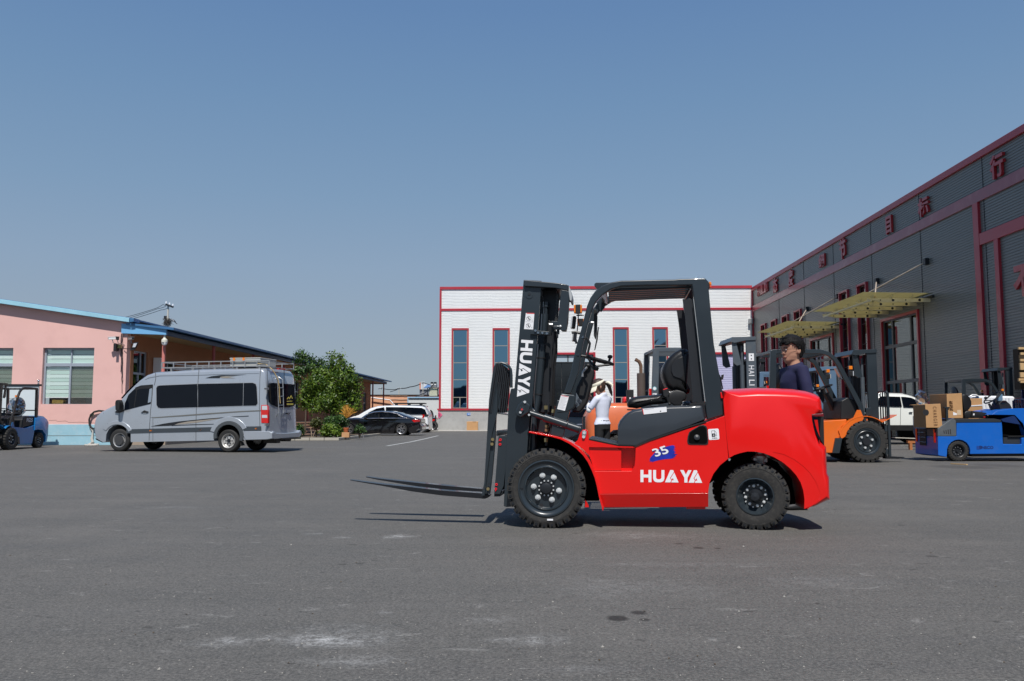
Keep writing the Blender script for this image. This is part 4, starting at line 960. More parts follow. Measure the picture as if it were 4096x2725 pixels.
tree('broadleaf_tree', 'bushy bright green tree with a dense rounded crown beside the van', V((h_(1322, 1700).x, 41, 0)), h_(1325, 1600),
     [bl(1330, 1422, 20, 14), bl(1362, 1432, 20, 16), bl(1345, 1455, 40, 26), bl(1395, 1478, 28, 20), bl(1300, 1500, 55, 32, .3), bl(1370, 1515, 60, 38, -.2), bl(1270, 1535, 48, 34, -.3), bl(1335, 1560, 62, 46), bl(1405, 1570, 42, 48, .2), bl(1235, 1590, 45, 36, .2), bl(1300, 1605, 48, 34, -.4), bl(1425, 1530, 22, 26), bl(1350, 1610, 40, 26), bl(1415, 1620, 28, 34), bl(1215, 1610, 26, 30), bl(1250, 1560, 36, 30), bl(1262, 1628, 34, 24, -.5), bl(1380, 1640, 30, 24, -.4), bl(1322, 1640, 34, 20, -.2)], 14500, .080, LEAF, .10)
tree('slender_tree', 'taller slender tree with sparse drooping leaves just right of the van', V((h_(1220, 1700, 2.5).x, 43.5, 0)), h_(1222, 1470, 2.5),
     [bl(1200, 1420, 22, 16, 2.5), bl(1222, 1432, 20, 20, 2.5), bl(1198, 1440, 18, 16, 2.5), bl(1262, 1448, 22, 16, 2.5), bl(1285, 1445, 18, 10, 2.5), bl(1250, 1430, 12, 8, 2.5), bl(1215, 1480, 24, 18, 2.5), bl(1190, 1482, 22, 16, 2.5), bl(1195, 1510, 20, 14, 2.5), bl(1245, 1470, 24, 16, 2.5), bl(1220, 1540, 22, 22, 2.5)], 2000, .085, LEAFD, .045)
PT2 = PL((0, 38.6), 0)
def bush(u, v, ru, rv, n, s, mt, label, name='shrub', o=0):
    c = PT2.hit(u, v, o); rx = ru/FOC*38.6; rz = rv/FOC*38.6
    t = thing(name, label, 'shrub', V((c.x, c.y, .08)))
    bls = [((c.x+dx*rx, c.y+random.uniform(-.2, .2), c.z+dz*rz), rx*.55, rx*.5, rz*.55) for dx, dz in ((-.45, -.25), (.45, -.3), (0, .35), (-.2, .1), (.3, .15), (0, -.4))]
    m = MB()
    for b in bls: m.tube([V((c.x, c.y, .05)), V(b[0])], [.02, .008], 5)
    m.build('stems', BARK, t); crown(bls, n, s, clump=.06, outer=.4).build('foliage', mt, t, smooth=0)
bush(1266, 1692, 26, 20, 1100, .06, LEAFO, 'olive green shrub left of the denser shrubs in the planting bed')
bush(1320, 1685, 30, 22, 1400, .06, LEAFD, 'green shrub in the middle of the planting bed in front of the tree')
bush(1360, 1682, 34, 28, 1500, .065, LEAFD, 'tallest green shrub of the planting bed beside the yellow cycad', o=.5)
bush(1322, 1722, 50, 27, 2600, .07, LEAF, 'wide low green shrub at the front kerb of the planting bed', o=-.6)
bush(1196, 1720, 14, 26, 700, .07, LEAFD, 'small dark green plant right behind the van bumper', o=.2)
bush(1438, 1716, 22, 16, 500, .06, LEAFD, 'dark low plant in the shade before the black sedan wheel', o=-.3)
# thin bare stems
bs = MB(); 
for (a, b) in (((1247, 1752), (1243, 1712)), ((1250, 1752), (1262, 1722)), ((1247, 1735), (1244, 1720))): bs.tube([PT2.hit(*a, -1.2), PT2.hit(*b, -1.2)], .012, 5)
tag(bs.build('bare_sapling', mat('pale_bark', (.4, .3, .2), .8)), 'thin bare pale sapling at the kerb in front of the steps', 'plant')
# dried cycad
cy = thing('dried_cycad', 'dried orange yellow cycad fronds behind the shrubs', 'plant', V((PT2.hit(1385, 1690, .6).x, 39.3, 0)))
CYM = mat('dried_frond', (.52, .24, .03), .7, var=.35, vscale=6)
base = PT2.hit(1388, 1672, .6)
for (u, v) in ((1372, 1628), (1380, 1622), (1388, 1620), (1392, 1626), (1400, 1632), (1412, 1634), (1420, 1640), (1425, 1650), (1365, 1640), (1358, 1655), (1384, 1635)):
    e = PT2.hit(u, v, .6+random.uniform(-.3, .3)); mid = base.lerp(e, .6)+V((0, 0, .05)); m = MB(); m.tube([base, mid, e], [.02, .014, .006], 5)
    for k in range(12):
        t_ = (k+2)/14; p = base.lerp(mid, t_*1.6) if t_ < .6 else mid.lerp(e, (t_-.6)/.4)
        for s_ in (-1, 1):
            d = V((s_*.07, random.gauss(0, .04), .05)); m.add([p, p+d+V((0, 0, .012)), p+d*1.05, p-V((0, 0, .012))], [(0, 1, 2, 3)])
    m.build('frond', CYM, cy, smooth=0)
# terracotta pots and carton at the kerb
bx_ = PT2.hit(1382, 1745, -1.0)
tag(MB().box(bx_.x-.17, bx_.x+.16, bx_.y, bx_.y+.25, .1, .32).build('tan_planter_box', mat('tan_box', (.50, .27, .13), .8), bevel=.01), 'small tan box on the kerb corner of the planting bed', 'box')
m = MB(); m.lathe([(.001, 0), (.09, 0), (.13, .2), (.14, .2), (.14, .24), (.11, .24), (.001, .2)], V((bx_.x-.08, bx_.y+.5, .28)), (0, 0, 1), 16); tag(m.build('terracotta_pot', mat('terracotta', (.45, .12, .04), .8), None), 'terracotta flower pot behind the tan box', 'pot')
a = G(1440, 1752); easel = MB(); tp = a+V((.08, 0, .62))
for d in ((-.1, -.1), (.12, -.05), (.02, .25)): easel.tube([V((a.x+d[0]+.06, a.y+d[1], 0)), V((a.x+.06, a.y, .55))], .012, 5)
tag(easel.build('tripod_stand', STEEL), 'small thin metal tripod standing at the kerb by the black sedan', 'tripod')
# ================================================================ RED FORKLIFT (main subject)
c1 = crop(1900, 1050, 2.6137); c2 = crop(2600, 1050, 2.6137); c3 = crop(1900, 1600, 2.6137); c4 = crop(2600, 1500, 2.6137)
c5 = crop(2260, 1500, 5.2275); c6 = crop(2380, 1100, 4.3563); c7 = crop(2280, 1150, 3.92); c8 = crop(2050, 1080, 5.6); c9 = crop(2860, 1820, 4.612); c10 = crop(1380, 1750, 3.367); c11 = crop(2500, 1300, 5.2275)
hp = G(2184, 2114.6)
HF = PL((hp.x, hp.y), 7.0)
fk = thing('forklift_truck', 'large red forklift with dark grey mast and white HUAYA lettering in the foreground', 'forklift', HF.P(.9, 0, .55), -math.radians(7.0))
TW = 1.10           # overall width
def forklift_wheel(root, c, n, R, wid, rimf, lugs, rimmat, bolts, kind, side=1, worn=RUBBER):
    """tyre with tread blocks, rim, hub and bolts; n points to the outside face"""
    c = V(c); n = V(n).normalized(); m = MB(); w = wid/2
    prof = [(R*rimf, w*.78), (R*rimf*1.04, w*.92), (R*(rimf+.14), w*.99), (R*.80, w*.98), (R*.84, w*.97), (R*.845, w*1.0), (R*.87, w*.985), (R*.93, w*.86), (R*.935, 0)]
    prof = prof+[(r, -h) for r, h in prof[::-1][1:]]
    m.lathe(prof, c, n, 64)
    ref = V((0, 0, 1)); e1 = n.cross(ref).normalized(); e2 = n.cross(e1).normalized()
    for sd in (-1, 1):
        for k in range(lugs):
            a = 2*math.pi*(k+(.5 if sd < 0 else 0))/lugs; da = math.pi/lugs*.72
            def P(r, ang, h): return c+(e1*math.cos(ang)+e2*math.sin(ang))*r+n*h*sd
            sl = da*.55
            ring0 = [P(R*.86, a-da, w*1.0), P(R*.86, a+da, w*1.0), P(R*.915, a+da, w*1.0), P(R*1.0, a+da*.93, w*.90), P(R*1.0, a-da*.93, w*.90), P(R*.915, a-da, w*1.0)]
            ring1 = [P(R*.90, a-da*.7+sl, w*.06), P(R*.90, a+da*.7+sl, w*.06), P(R*.93, a+da*.7+sl, w*.06), P(R*1.0, a+da*.62+sl, w*.06), P(R*1.0, a-da*.62+sl, w*.06), P(R*.93, a-da*.7+sl, w*.06)]
            m.loft([ring0, ring1])
    ty = m.build('tyre', worn, root, smooth=28)
    if kind != 'hidden':
        # little notch in each outer block
        m = MB()
        for k in range(lugs):
            a = 2*math.pi*k/lugs
            def P(r, ang, h): return c+(e1*math.cos(ang)+e2*math.sin(ang))*r+n*h
            d_ = .9*math.pi/lugs*.30
            m.prism([P(R*.90, a-d_, w*1.0), P(R*.955, a-d_, w*.985), P(R*.955, a+d_, w*.985), P(R*.90, a+d_, w*1.0)], n*.003)
        stuff(m.build('tread_notches', DARK, ty, smooth=0))
    m = MB(); rr = R*rimf
    if kind == 'front':
        m.lathe([(rr*1.02, w*.80), (rr*1.03, w*.98), (rr*.98, w*1.0), (rr*.95, w*.93), (rr*.90, w*.86), (rr*.82, w*.84), (rr*.80, w*.90), (rr*.765, w*.92), (rr*.75, w*.86), (rr*.73, w*.55), (rr*.70, w*.50), (.001, w*.50)], c, n, 56)
        rim = m.build('rim', rimmat, root)
        h0 = w*.50
        m = MB(); m.lathe([(rr*.30, h0), (rr*.30, h0+.018), (rr*.19, h0+.02), (rr*.185, h0+.05), (rr*.12, h0+.055), (.001, h0+.055)], c, n, 28); hub = m.build('hub', DARK, root)
        m = MB(); m.disc(c+n*(h0+.0555), n, rr*.02, .002, 8); m.build('centre_dimple', INK, hub)
        for k in range(12):
            a = 2*math.pi*(k+.5)/12; p = c+(e1*math.cos(a)+e2*math.sin(a))*rr*.27+n*(h0+.018); q = MB(); q.disc(p, n, rr*.030, .012, 6); q.build('hub_bolt', ZINC, hub)
        for k in range(6):
            a = math.radians(-72)+2*math.pi*k/6+.12*(k % 2); p = c+(e1*math.cos(a)+e2*math.sin(a))*rr*.47+n*h0
            q = MB(); q.disc(p, n, rr*.105, .012, 18); q.disc(p+n*.012, n, rr*.082, .022, 6); q.disc(p+n*.034, n, rr*.04, .014, 12); q.build('wheel_nut', ZINC, rim)
        q = MB(); a = math.radians(73); p = c+(e1*math.cos(a)+e2*math.sin(a))*rr*.66+n*(h0+.001); q.disc(p, n, rr*.07, .003, 14); q.build('valve_hole', INK, rim)
        q = MB(); q.beam(c+e1*rr*.84+n*w*.9, c+e1*rr*1.0+n*w*.98, .006, .004); q.build('lock_ring_gap', INK, rim)
    elif kind == 'rear':
        m.lathe([(rr*1.02, w*.80), (rr*1.03, w*.97), (rr*.97, w*.99), (rr*.94, w*.92), (rr*.88, w*.60), (rr*.78, w*.32), (rr*.68, w*.20), (rr*.66, w*.12), (.001, w*.12)], c, n, 56)
        rim = m.build('rim', rimmat, root); h0 = w*.12
        m = MB(); m.lathe([(rr*.40, h0), (rr*.40, h0+.02), (rr*.36, h0+.05), (rr*.24, h0+.075), (rr*.22, h0+.105), (.001, h0+.11)], c, n, 28); hub = m.build('hub', DARK, root)
        for k in range(8):
            a = 2*math.pi*(k+.2)/8; p = c+(e1*math.cos(a)+e2*math.sin(a))*rr*.55+n*h0; q = MB(); q.disc(p, n, rr*.085, .022, 6); q.disc(p+n*.022, n, rr*.04, .014, 10); q.build('wheel_nut', ZINC, rim)
            a += math.pi/8; p = c+(e1*math.cos(a)+e2*math.sin(a))*rr*.63+n*h0; q = MB(); q.disc(p, n, rr*.04, .03, 10); q.build('wheel_stud', ZINC, rim)
    else:
        m.lathe([(rr*1.02, w*.80), (rr*1.03, w*.97), (rr*.95, w*.95), (rr*.85, w*.5), (.001, w*.4)], c, n, 28); rim = m.build('rim', rimmat, root)
    return ty
def hitp(u, v, o): return HF.hit(u, v, o)
# ---- wheels
fc = hitp(*c3(742, 925)[0], 0.0); Rf = fc.z
fw = .245
forklift_wheel(fk, V((fc.x, fc.y, Rf))+HF.n*fw/2, -HF.n, Rf, fw, .695, 29, SLATE, 0, 'front')
forklift_wheel(fk, V((fc.x, fc.y, Rf))+HF.n*(TW+.06-fw/2), HF.n, Rf, fw, .695, 29, SLATE, 0, 'hidden')
for p_ in [c3(785, 1254)[0]]:
    c_ = hitp(*p_, -.004); m = MB(); m.obox(c_, HF.d, HF.n, V((0, 0, 1)), .027, .002, .008); m.build('tyre_label', WHITE, fk, bevel=.002)
rc = hitp(*c9(785, 765)[0], .12); Rr = 130.5/FOC*(rc.y)*1.0; rw = .20
st = math.radians(-12); rn = (-HF.n*math.cos(st)+HF.d*math.sin(st))
forklift_wheel(fk, V((rc.x, rc.y, Rr))+HF.n*rw/2, rn, Rr, rw, .545, 26, SLATE, 0, 'rear')
forklift_wheel(fk, V((rc.x, rc.y, Rr))+HF.n*(TW-.14-rw/2), -rn, Rr, rw, .545, 26, SLATE, 0, 'hidden')
# ---- counterweight
o0, o1 = .055, TW-.055
cw_top = c4(752, 158, 900, 141, 1100, 132, 1300, 134, 1500, 143, 1640, 163, 1730, 190, 1778, 222, 1800, 270, 1808, 340, 1816, 405)
cw_lamp = c4(1760, 440, 1765, 520, 1775, 610, 1790, 688)
cw_rear = c4(1850, 745, 1858, 900, 1862, 1020, 1882, 1060, 1886, 1315, 1845, 1332, 1722, 1392, 1612, 1402)
arch = c4(1615, 1300, 1603, 1210, 1575, 1125, 1530, 1050, 1470, 983, 1390, 915, 1290, 857, 1195, 820, 1100, 802, 1020, 800, 940, 818, 880, 838, 828, 868)
left = c4(812, 740, 797, 600, 780, 420, 768, 260)
cw_pts = cw_top+cw_lamp+cw_rear+arch+left
wts = [.5]+[1]*9+[1]+[1.0, 1, 1, 1]+[1, 1, 1, 1, 1, .8, .5, 0]+[0]*len(arch)+[0]*4
m = MB(); m.pillow(HF, cw_pts, o0, o1, .085, .30, wts, 7); m.build('counterweight', RED, fk, smooth=32)
# bevelled lip of the rear wheel arch
ac3 = c4(1612, 1400, 1615, 1300, 1603, 1210, 1575, 1125, 1530, 1050, 1470, 983, 1390, 915, 1290, 857, 1195, 820)
outer = c4(1650, 1400, 1770, 1310, 1790, 1250, 1740, 1120, 1680, 1030, 1600, 950, 1510, 885, 1400, 830, 1290, 805)
m = MB()
A = [HF.hit(u, v, o0+.045) for u, v in ac3]; B = [HF.hit(u, v, o0-.003) for u, v in outer]
b0 = len(m.v); m.v += A+B; k = len(A)
for i in range(k-1): m.f.append((i, i+1, k+i+1, k+i))
m.build('wheel_arch_chamfer', RED, fk)
# lamp cluster with dark cap
m = MB(); m.pp(HF, c4(1690, 410, 1815, 403, 1818, 436, 1735, 436, 1700, 432), o0-.006, o1+.006); m.build('lamp_hood', mat('dark_red_paint', (.16, .01, .015), .3, coat=.6), fk, bevel=.004)
m = MB(); m.pp(HF, c4(1692, 425, 1730, 437, 1757, 445, 1768, 540, 1786, 684, 1770, 680, 1735, 620, 1710, 540, 1695, 470), o0-.005, o0+.16); lc = m.build('lamp_cluster', GLASSD, fk, bevel=.004)
m = MB(); m.pp(HF, c4(1718, 470, 1752, 470, 1768, 600, 1778, 655, 1750, 590, 1728, 520), o0-.008, o0-.004); m.build('tail_lens', REDLENS, lc, smooth=0)
m = MB(); m.pp(HF, c4(1815, 405, 1822, 740, 1790, 690, 1765, 610, 1757, 445), o0+.10, o1-.10); m.build('rear_grille', BLACKP, fk)
# hook between weight and body
m = MB(); m.pp(HF, c4(820, 872, 845, 878, 835, 900, 822, 898), o0, o0+.02); m.build('weld_tab', STEEL, fk)
m = MB(); m.pp(HF, c4(735, 180, 750, 183, 764, 245, 742, 246), o0+.02, o0+.15); m.build('side_bump_stop', RED, fk, bevel=.005)
# ---- red side body; step pocket is cut into it
arc_f = [(1240, 720), (1262, 790), (1280, 860), (1295, 940), (1312, 1040), (1342, 1155)]
body = c3(1190, 575, 1218, 640)+c3(*[x for p in arc_f[:4] for x in p])+c3(1303, 985)+c4(610, 1237)+c4(612, 1200, 625, 1125, 665, 1035, 735, 945, 822, 876)+c4(800, 640, 780, 428, 590, 498, 0, 690)+c3(1678, 467)+c3(1676, 600, 1666, 690, 1640, 744, 1290, 744, 1250, 744)
body = c3(1242, 744, 1262, 800, 1280, 870, 1295, 940, 1305, 985)+c4(610, 1237)+c4(612, 1200, 625, 1125, 665, 1035, 735, 945, 822, 876)+c4(800, 640, 780, 428, 590, 498, 0, 690)+c3(1680, 467, 1676, 600, 1668, 690, 1636, 744)
m = MB(); m.pp(HF, body, o0, o1); m.build('body_side', RED, fk, bevel=.004)
fr2 = c3(1188, 420, 1480, 483, 1680, 488, 1680, 500, 1500, 497, 1196, 492)
m = MB(); m.pp(HF, c3(1188, 418, 1500, 482, 1680, 488, 1680, 503, 1490, 500, 1192, 496), o0, o1); m.build('floor_edge', RED, fk, bevel=.003)
m = MB(); m.pp(HF, c3(1185, 480, 1685, 480, 1685, 760, 1243, 760, 1225, 660, 1188, 575), o0+.13, o1-.13, o0); m.build('step_back', RED, fk)
m = MB(); m.pp(HF, c3(1190, 496, 1480, 499, 1530, 530, 1528, 740, 1240, 742, 1215, 640, 1190, 575), o0+.02, o0+.13, o0); m.build('step_riser', RED, fk, bevel=.003)
# lower skirt leans inwards
sk0 = [HF.hit(u, v, o0) for u, v in c3(1303, 985)+c4(610, 1237)]; sk1 = [HF.hit(u, v, o0+.05) for u, v in c4(610, 1381)+c3(1354, 1125)]
m = MB(); q = sk0+sk1; m.prism(q, HF.n*(o1-o0-.10)); m.build('skirt', RED, fk, bevel=.003)
m = MB(); m.pp(HF, c4(380, 1370, 580, 1370, 580, 1404, 380, 1402), o0+.12, o1-.12); m.build('chassis_foot', RED, fk, bevel=.004)
# front fender: thin curved plate over the wheel and its side lip
outerf = c3(565, 328, 700, 352, 800, 370, 900, 394, 1000, 438, 1075, 488, 1150, 560, 1200, 630, 1240, 720, 1268, 800, 1290, 890, 1312, 1010, 1350, 1125, 1336, 1156)
innerf = c3(562, 343, 700, 370, 800, 388, 895, 414, 990, 462, 1060, 512, 1130, 582, 1178, 650, 1220, 738, 1250, 815, 1272, 900, 1295, 1015, 1325, 1125, 1330, 1154)
m = MB(); m.pp(HF, outerf+innerf[::-1], o0-.035, o0+.02, o0-.035); m.build('fender_lip', RED, fk, bevel=.003)
A = [HF.hit(u, v, o0-.03) for u, v in outerf]; m = MB(); th = .006
m.loft([[p, p+HF.n*.34, p+HF.n*.34-V((0, 0, th)), p-V((0, 0, th))] for p in A]); m.build('fender', RED, fk)
m = MB(); m.pp(HF, c3(1035, 455, 1075, 420, 1100, 345, 1125, 312, 1160, 308, 1182, 325, 1190, 400, 1195, 580, 1185, 570, 1130, 515), o0-.01, o0+.02); m.build('tilt_bracket', RED, fk, bevel=.003)
m = MB(); m.pp(HF, c3(1118, 330, 1130, 320, 1155, 320, 1168, 335, 1165, 355, 1150, 400, 1125, 400, 1118, 360), o0-.02, o0-.012); kp = m.build('pin_keeper', STEEL, fk, bevel=.002)
for p_ in c3(1142, 345, 1136, 386): m = MB(); m.disc(HF.hit(*p_, o0-.02), -HF.n, .014, .008, 12); m.build('pin_bolt', ZINC, kp)
m = MB(); m.pp(HF, c3(1150, 1042, 1190, 1100, 1190, 1122, 1145, 1122), o0+.2, o0+.24); m.build('front_foot', RED, fk)
# inner wheel-well wall and drive axle
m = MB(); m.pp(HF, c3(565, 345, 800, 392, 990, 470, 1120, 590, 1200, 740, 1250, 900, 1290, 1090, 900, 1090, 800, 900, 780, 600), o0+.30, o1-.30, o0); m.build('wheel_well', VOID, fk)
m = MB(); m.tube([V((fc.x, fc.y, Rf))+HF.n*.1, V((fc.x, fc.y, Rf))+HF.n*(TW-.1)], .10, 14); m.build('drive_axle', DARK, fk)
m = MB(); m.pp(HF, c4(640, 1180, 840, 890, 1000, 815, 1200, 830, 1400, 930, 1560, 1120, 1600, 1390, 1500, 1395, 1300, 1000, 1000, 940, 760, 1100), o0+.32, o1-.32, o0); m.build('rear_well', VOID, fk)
m = MB(); m.tube([V((rc.x, rc.y, Rr))+HF.n*.12, V((rc.x, rc.y, Rr))+HF.n*(TW-.3)], .06, 12); m.build('steer_axle', DARK, fk)
m = MB(); m.lathe([(.001, -.11), (.045, -.11), (.05, -.02), (.06, 0), (.06, .02), (.035, .04), (.03, .14), (.001, .14)], HF.hit(*c4(1150, 870)[0], o0+.20), (0, 0, 1), 18); m.build('king_pin', STEEL, fk)
m = MB(); m.pp(HF, c4(1090, 865, 1245, 862, 1245, 925, 1090, 905), o0+.16, o0+.30, o0+.1); m.build('axle_beam_end', STEEL, fk, bevel=.01)
# ---- floor plate and engine cover
m = MB(); m.pp(HF, c3(1188, 402, 1250, 410, 1420, 448, 1500, 462, 1680, 466, 1680, 486, 1500, 481, 1188, 417), o0-.004, o1+.004); m.build('floor_mat', BLACKP, fk, bevel=.004)
hood = c5(1115, 1475, 1105, 1300, 1105, 1060, 1150, 960, 1240, 850, 1330, 775, 1440, 725, 1560, 705)+c4(40, 335, 200, 322, 400, 316, 520, 309, 548, 316, 562, 345, 582, 460, 576, 478, 400, 530, 0, 668)+c3(1660, 478)
wt = [0, 0, .6, 1, 1, 1, 1, 1, 1, 1, 1, 1, 1, 1, 1, .6, 0, 0, 0, 0, 0]
m = MB(); m.pillow(HF, hood, o0-.004, o1+.004, .028, .07, wt, 6); m.build('engine_cover', HOODM, fk, smooth=34)
m = MB(); m.pp(HF, c3(1655, 480)+c4(0, 672, 400, 535, 580, 482)+c4(590, 494, 400, 552, 0, 690)+c3(1680, 492), o0-.008, o1+.008); m.build('cover_seal', BLACKP, fk)
m = MB(); m.pp(HF, c5(1312, 1148, 1390, 1140, 1392, 1325, 1310, 1332), o0+.015, o0+.03, o0); m.build('cover_latch', INK, fk, bevel=.004)
# label on the cover
def decal(name, pts, off, mt=WHITE, th=.0012, par=None): 
    m = MB(); m.pp(HF, pts, off-th, off, off-th); return m.build(name, mt, par or fk, smooth=0)
LO = o0-.042
ds = decal('instruction_decal', c5(1612, 710, 2091, 665)[:1]+c4(172, 334, 176, 388)[:2]+c5(1640, 830), LO+.035)
decal('decal_edge', c5(1612, 712, 1630, 710, 1650, 828, 1640, 830), LO+.0335, REDDECAL, .001, ds)
decal('decal_print', c4(104, 375, 116, 374, 116, 384, 104, 385), LO+.0335, INK, .001, ds)
decal('decal_print', c4(-60, 360, 40, 348, 40, 352, -60, 364), LO+.0335, mat('grey_print', (.5, .5, .52), .6), .001, ds)
# fuel filler pocket
pk_ = c4(432, 580, 520, 528, 560, 522, 588, 535, 600, 560, 612, 690, 608, 722, 590, 732, 420, 730, 395, 722, 388, 690, 395, 640, 408, 600)
def ringed(pts, k):
    cx = sum(p[0] for p in pts)/len(pts); cy = sum(p[1] for p in pts)/len(pts); return [(cx+(x-cx)*k, cy+(y-cy)*k) for x, y in pts]
m = MB(); m.pp(HF, pk_, o0-.006, o0-.0005); fr = m.build('filler_surround', BLACKP, fk, bevel=.003)
m = MB(); m.pp(HF, ringed(pk_, .88), o0-.0075, o0-.0055); m.build('filler_pocket_shade', VOID, fr, smooth=0)  # flat black sheet, the recess's shade is put into its colour
cp = HF.hit(*c4(490, 655)[0], o0-.008); m = MB(); m.lathe([(.001, 0), (.024, 0), (.026, .008), (.018, .012), (.001, .014)], cp, -HF.n+V((0, 0, .3)), 20); m.build('filler_cap', DARK, fr)
# DIESEL sign
def rr(x0, y0, x1, y1, r, n=4, sk=0):
    P = []
    for (cx, cy, a0) in ((x1-r, y0+r, -90), (x1-r, y1-r, 0), (x0+r, y1-r, 90), (x0+r, y0+r, 180)):
        for k in range(n+1): a = math.radians(a0+90*k/n); P.append((cx+r*math.cos(a), cy+r*math.sin(a)))
    return P
dd = decal('diesel_decal', c4(*[t for x, y in rr(610, 564, 722, 678, 14) for t in (x+(y-620)*.08, y-(x-666)*.06)]), o0-.0005)
def ddp(pts, mt=INK, o=.0022): 
    return decal('decal_print', c4(*[t for x, y in pts for t in (x+(y-620)*.08, y-(x-666)*.06)]), o0-o+.0005, mt, .0008, dd)
ddp([(645, 582), (680, 582), (680, 648), (645, 648)]); ddp([(649, 587), (676, 587), (676, 612), (649, 612)], WHITE, .003)
for a, b in (((680, 585), (692, 600)), ((692, 600), (697, 640)), ((684, 640), (697, 640)), ((684, 620), (684, 640)), ((680, 620), (684, 620))):
    dx, dy = b[0]-a[0], b[1]-a[1]; L_ = math.hypot(dx, dy); nx, ny = -dy/L_*1.6, dx/L_*1.6
    ddp([(a[0]-nx, a[1]-ny), (b[0]-nx, b[1]-ny), (b[0]+nx, b[1]+ny), (a[0]+nx, a[1]+ny)])
def text_px(s, p_bl, p_br, hpx, off, mt, par, name='lettering', bold=0., dep=.001, shear=0.):
    a = HF.hit(*p_bl, off); b = HF.hit(*p_br, off); ux = (b-a); h = hpx/FOC*a.y
    uy = ux.cross(-HF.n).normalized()*-1
    if uy.z < 0: uy = -uy
    m = MB(); text_on(name, s, a, ux, uy, ux.length, h, dep, mt, par, bold=bold, shear=shear, build=False, out=m); return m.build(name, mt, par, smooth=0)
text_px('DIESEL', *c4(650, 668, 706, 664), 4, o0-.0022, INK, dd); text_px('D', *c4(660, 640, 672, 640), 6, o0-.0035, WHITE, dd, bold=.03)
# HUAYA lettering : stencil letters drawn as outlines in a unit box
LET = {'H': [[(0, 0), (.27, 0), (.27, .38), (.73, .38), (.73, 0), (1, 0), (1, 1), (.73, 1), (.73, .62), (.27, .62), (.27, 1), (0, 1)]],
       'U': [[(0, 1), (0, .32), (.06, .14), (.18, .04), (.35, 0), (.65, 0), (.82, .04), (.94, .14), (1, .32), (1, 1), (.74, 1), (.74, .38), (.68, .28), (.58, .24), (.42, .24), (.32, .28), (.26, .38), (.26, 1)]],
       'A': [[(0, 0), (.28, 0), (.36, .16), (.46, .35), (.39, .50), (.335, .58), (.48, .90), (.40, 1.0)], [(.40, 1.0), (.60, 1.0), (1.0, .18), (1.0, 0), (.50, 0), (.40, .16), (.62, .16), (.42, .64), (.34, .62), (.38, .52), (.52, .86), (.48, .9)]],
       'Y': [[(0, 1), (.30, 1), (.50, .64), (.70, 1), (1, 1), (.64, .38), (.64, 0), (.37, 0), (.37, .38)]]}
# the A: left bar with a slanted cut, right bar, short foot
LET['A'] = [[(0, 0), (.40, 1.0), (.60, 1.0), (.66, .86), (.30, .26), (.40, .26), (.33, .0)][0:0] or [(0, 0), (.39, 1), (.60, 1), (.70, .78), (.36, .30), (.255, 0)],
            [(.405, .265), (.725, .72), (1.0, .0), (.36, 0), (.42, .175), (.66, .175), (.58, .43)]]
LET['A'] = [[(0, 0), (.40, 1), (.60, 1), (.66, .85), (.40, .40), (.50, .20), (.42, 0)],
            [(.455, .39), (.69, .78), (1.0, 0), (.47, 0), (.545, .19), (.66, .19), (.60, .34)]]
LET['A'] = [[(0, 0), (.385, 1), (.60, 1), (.655, .86), (.37, .36), (.46, .16), (.39, 0), (.24, 0)],
            [(.43, .36), (.675, .80), (1, 0), (.45, 0), (.52, .17), (.645, .17), (.575, .36), (.50, .22)]]
def letters(word, frames, off, par, mt=WHITE):
    for ch, (p0, px_, py_) in zip(word, frames):
        for poly in LET[ch]:
            pts = [(p0[0]+px_[0]*x+py_[0]*y, p0[1]+px_[1]*x+py_[1]*y) for x, y in poly]
            m = MB(); m.pp(HF, pts, off-.0015, off, off-.0015); m.build('letter', mt, par, smooth=0)
fr_ = []
for (x0, x1, y0, y1) in ((1730, 1845, 860, 732), (1862, 1980, 861, 733)): 
    a, b, c = c3(x0, y0, x1, y0+1, x0, y1); fr_.append((a, (b[0]-a[0], b[1]-a[1]), (c[0]-a[0], c[1]-a[1])))
for (x0, x1, y0, y1) in ((157, 299, 1123, 994), (315, 435, 1125, 995), (403, 546, 1127, 996)):
    a, b, c = c4(x0, y0, x1, y0+2, x0, y1); fr_.append((a, (b[0]-a[0], b[1]-a[1]), (c[0]-a[0], c[1]-a[1])))
letters('HUAYA', fr_, o0-.0005, fk)
# 35 on a blue brush stroke
BLUS = mat('blue_brush_decal', (.008, .02, .34), .45, var=.5, vscale=14)
br = [(-5, 885), (5, 862), (30, 835), (60, 800), (120, 765), (190, 745), (235, 735), (262, 742), (248, 752), (268, 760), (245, 768), (266, 778), (240, 784), (262, 796), (250, 806), (272, 804), (250, 822), (288, 832), (262, 840), (270, 852), (240, 862), (262, 866), (220, 876), (160, 880), (90, 892), (40, 905), (20, 915), (28, 902), (0, 912), (8, 900), (-12, 902), (4, 892)]
dec = decal('brush_stroke_decal', c4(*[t for p in br for t in p]), o0-.0005, BLUS)
a, b = c4(45, 866, 200, 812); 
for (t_, a, b, mt_, o_, bl_) in (('35', (43, 868), (203, 822), mat('navy_print', (.01, .01, .12), .5), .0028, .055), ('35', (44, 863), (199, 817), WHITE, .004, .02)):
    p, q_ = c4(*a, *b); text_px(t_, p, q_, 33, o0-o_+.001, mt_, dec, bold=bl_, shear=-.18)
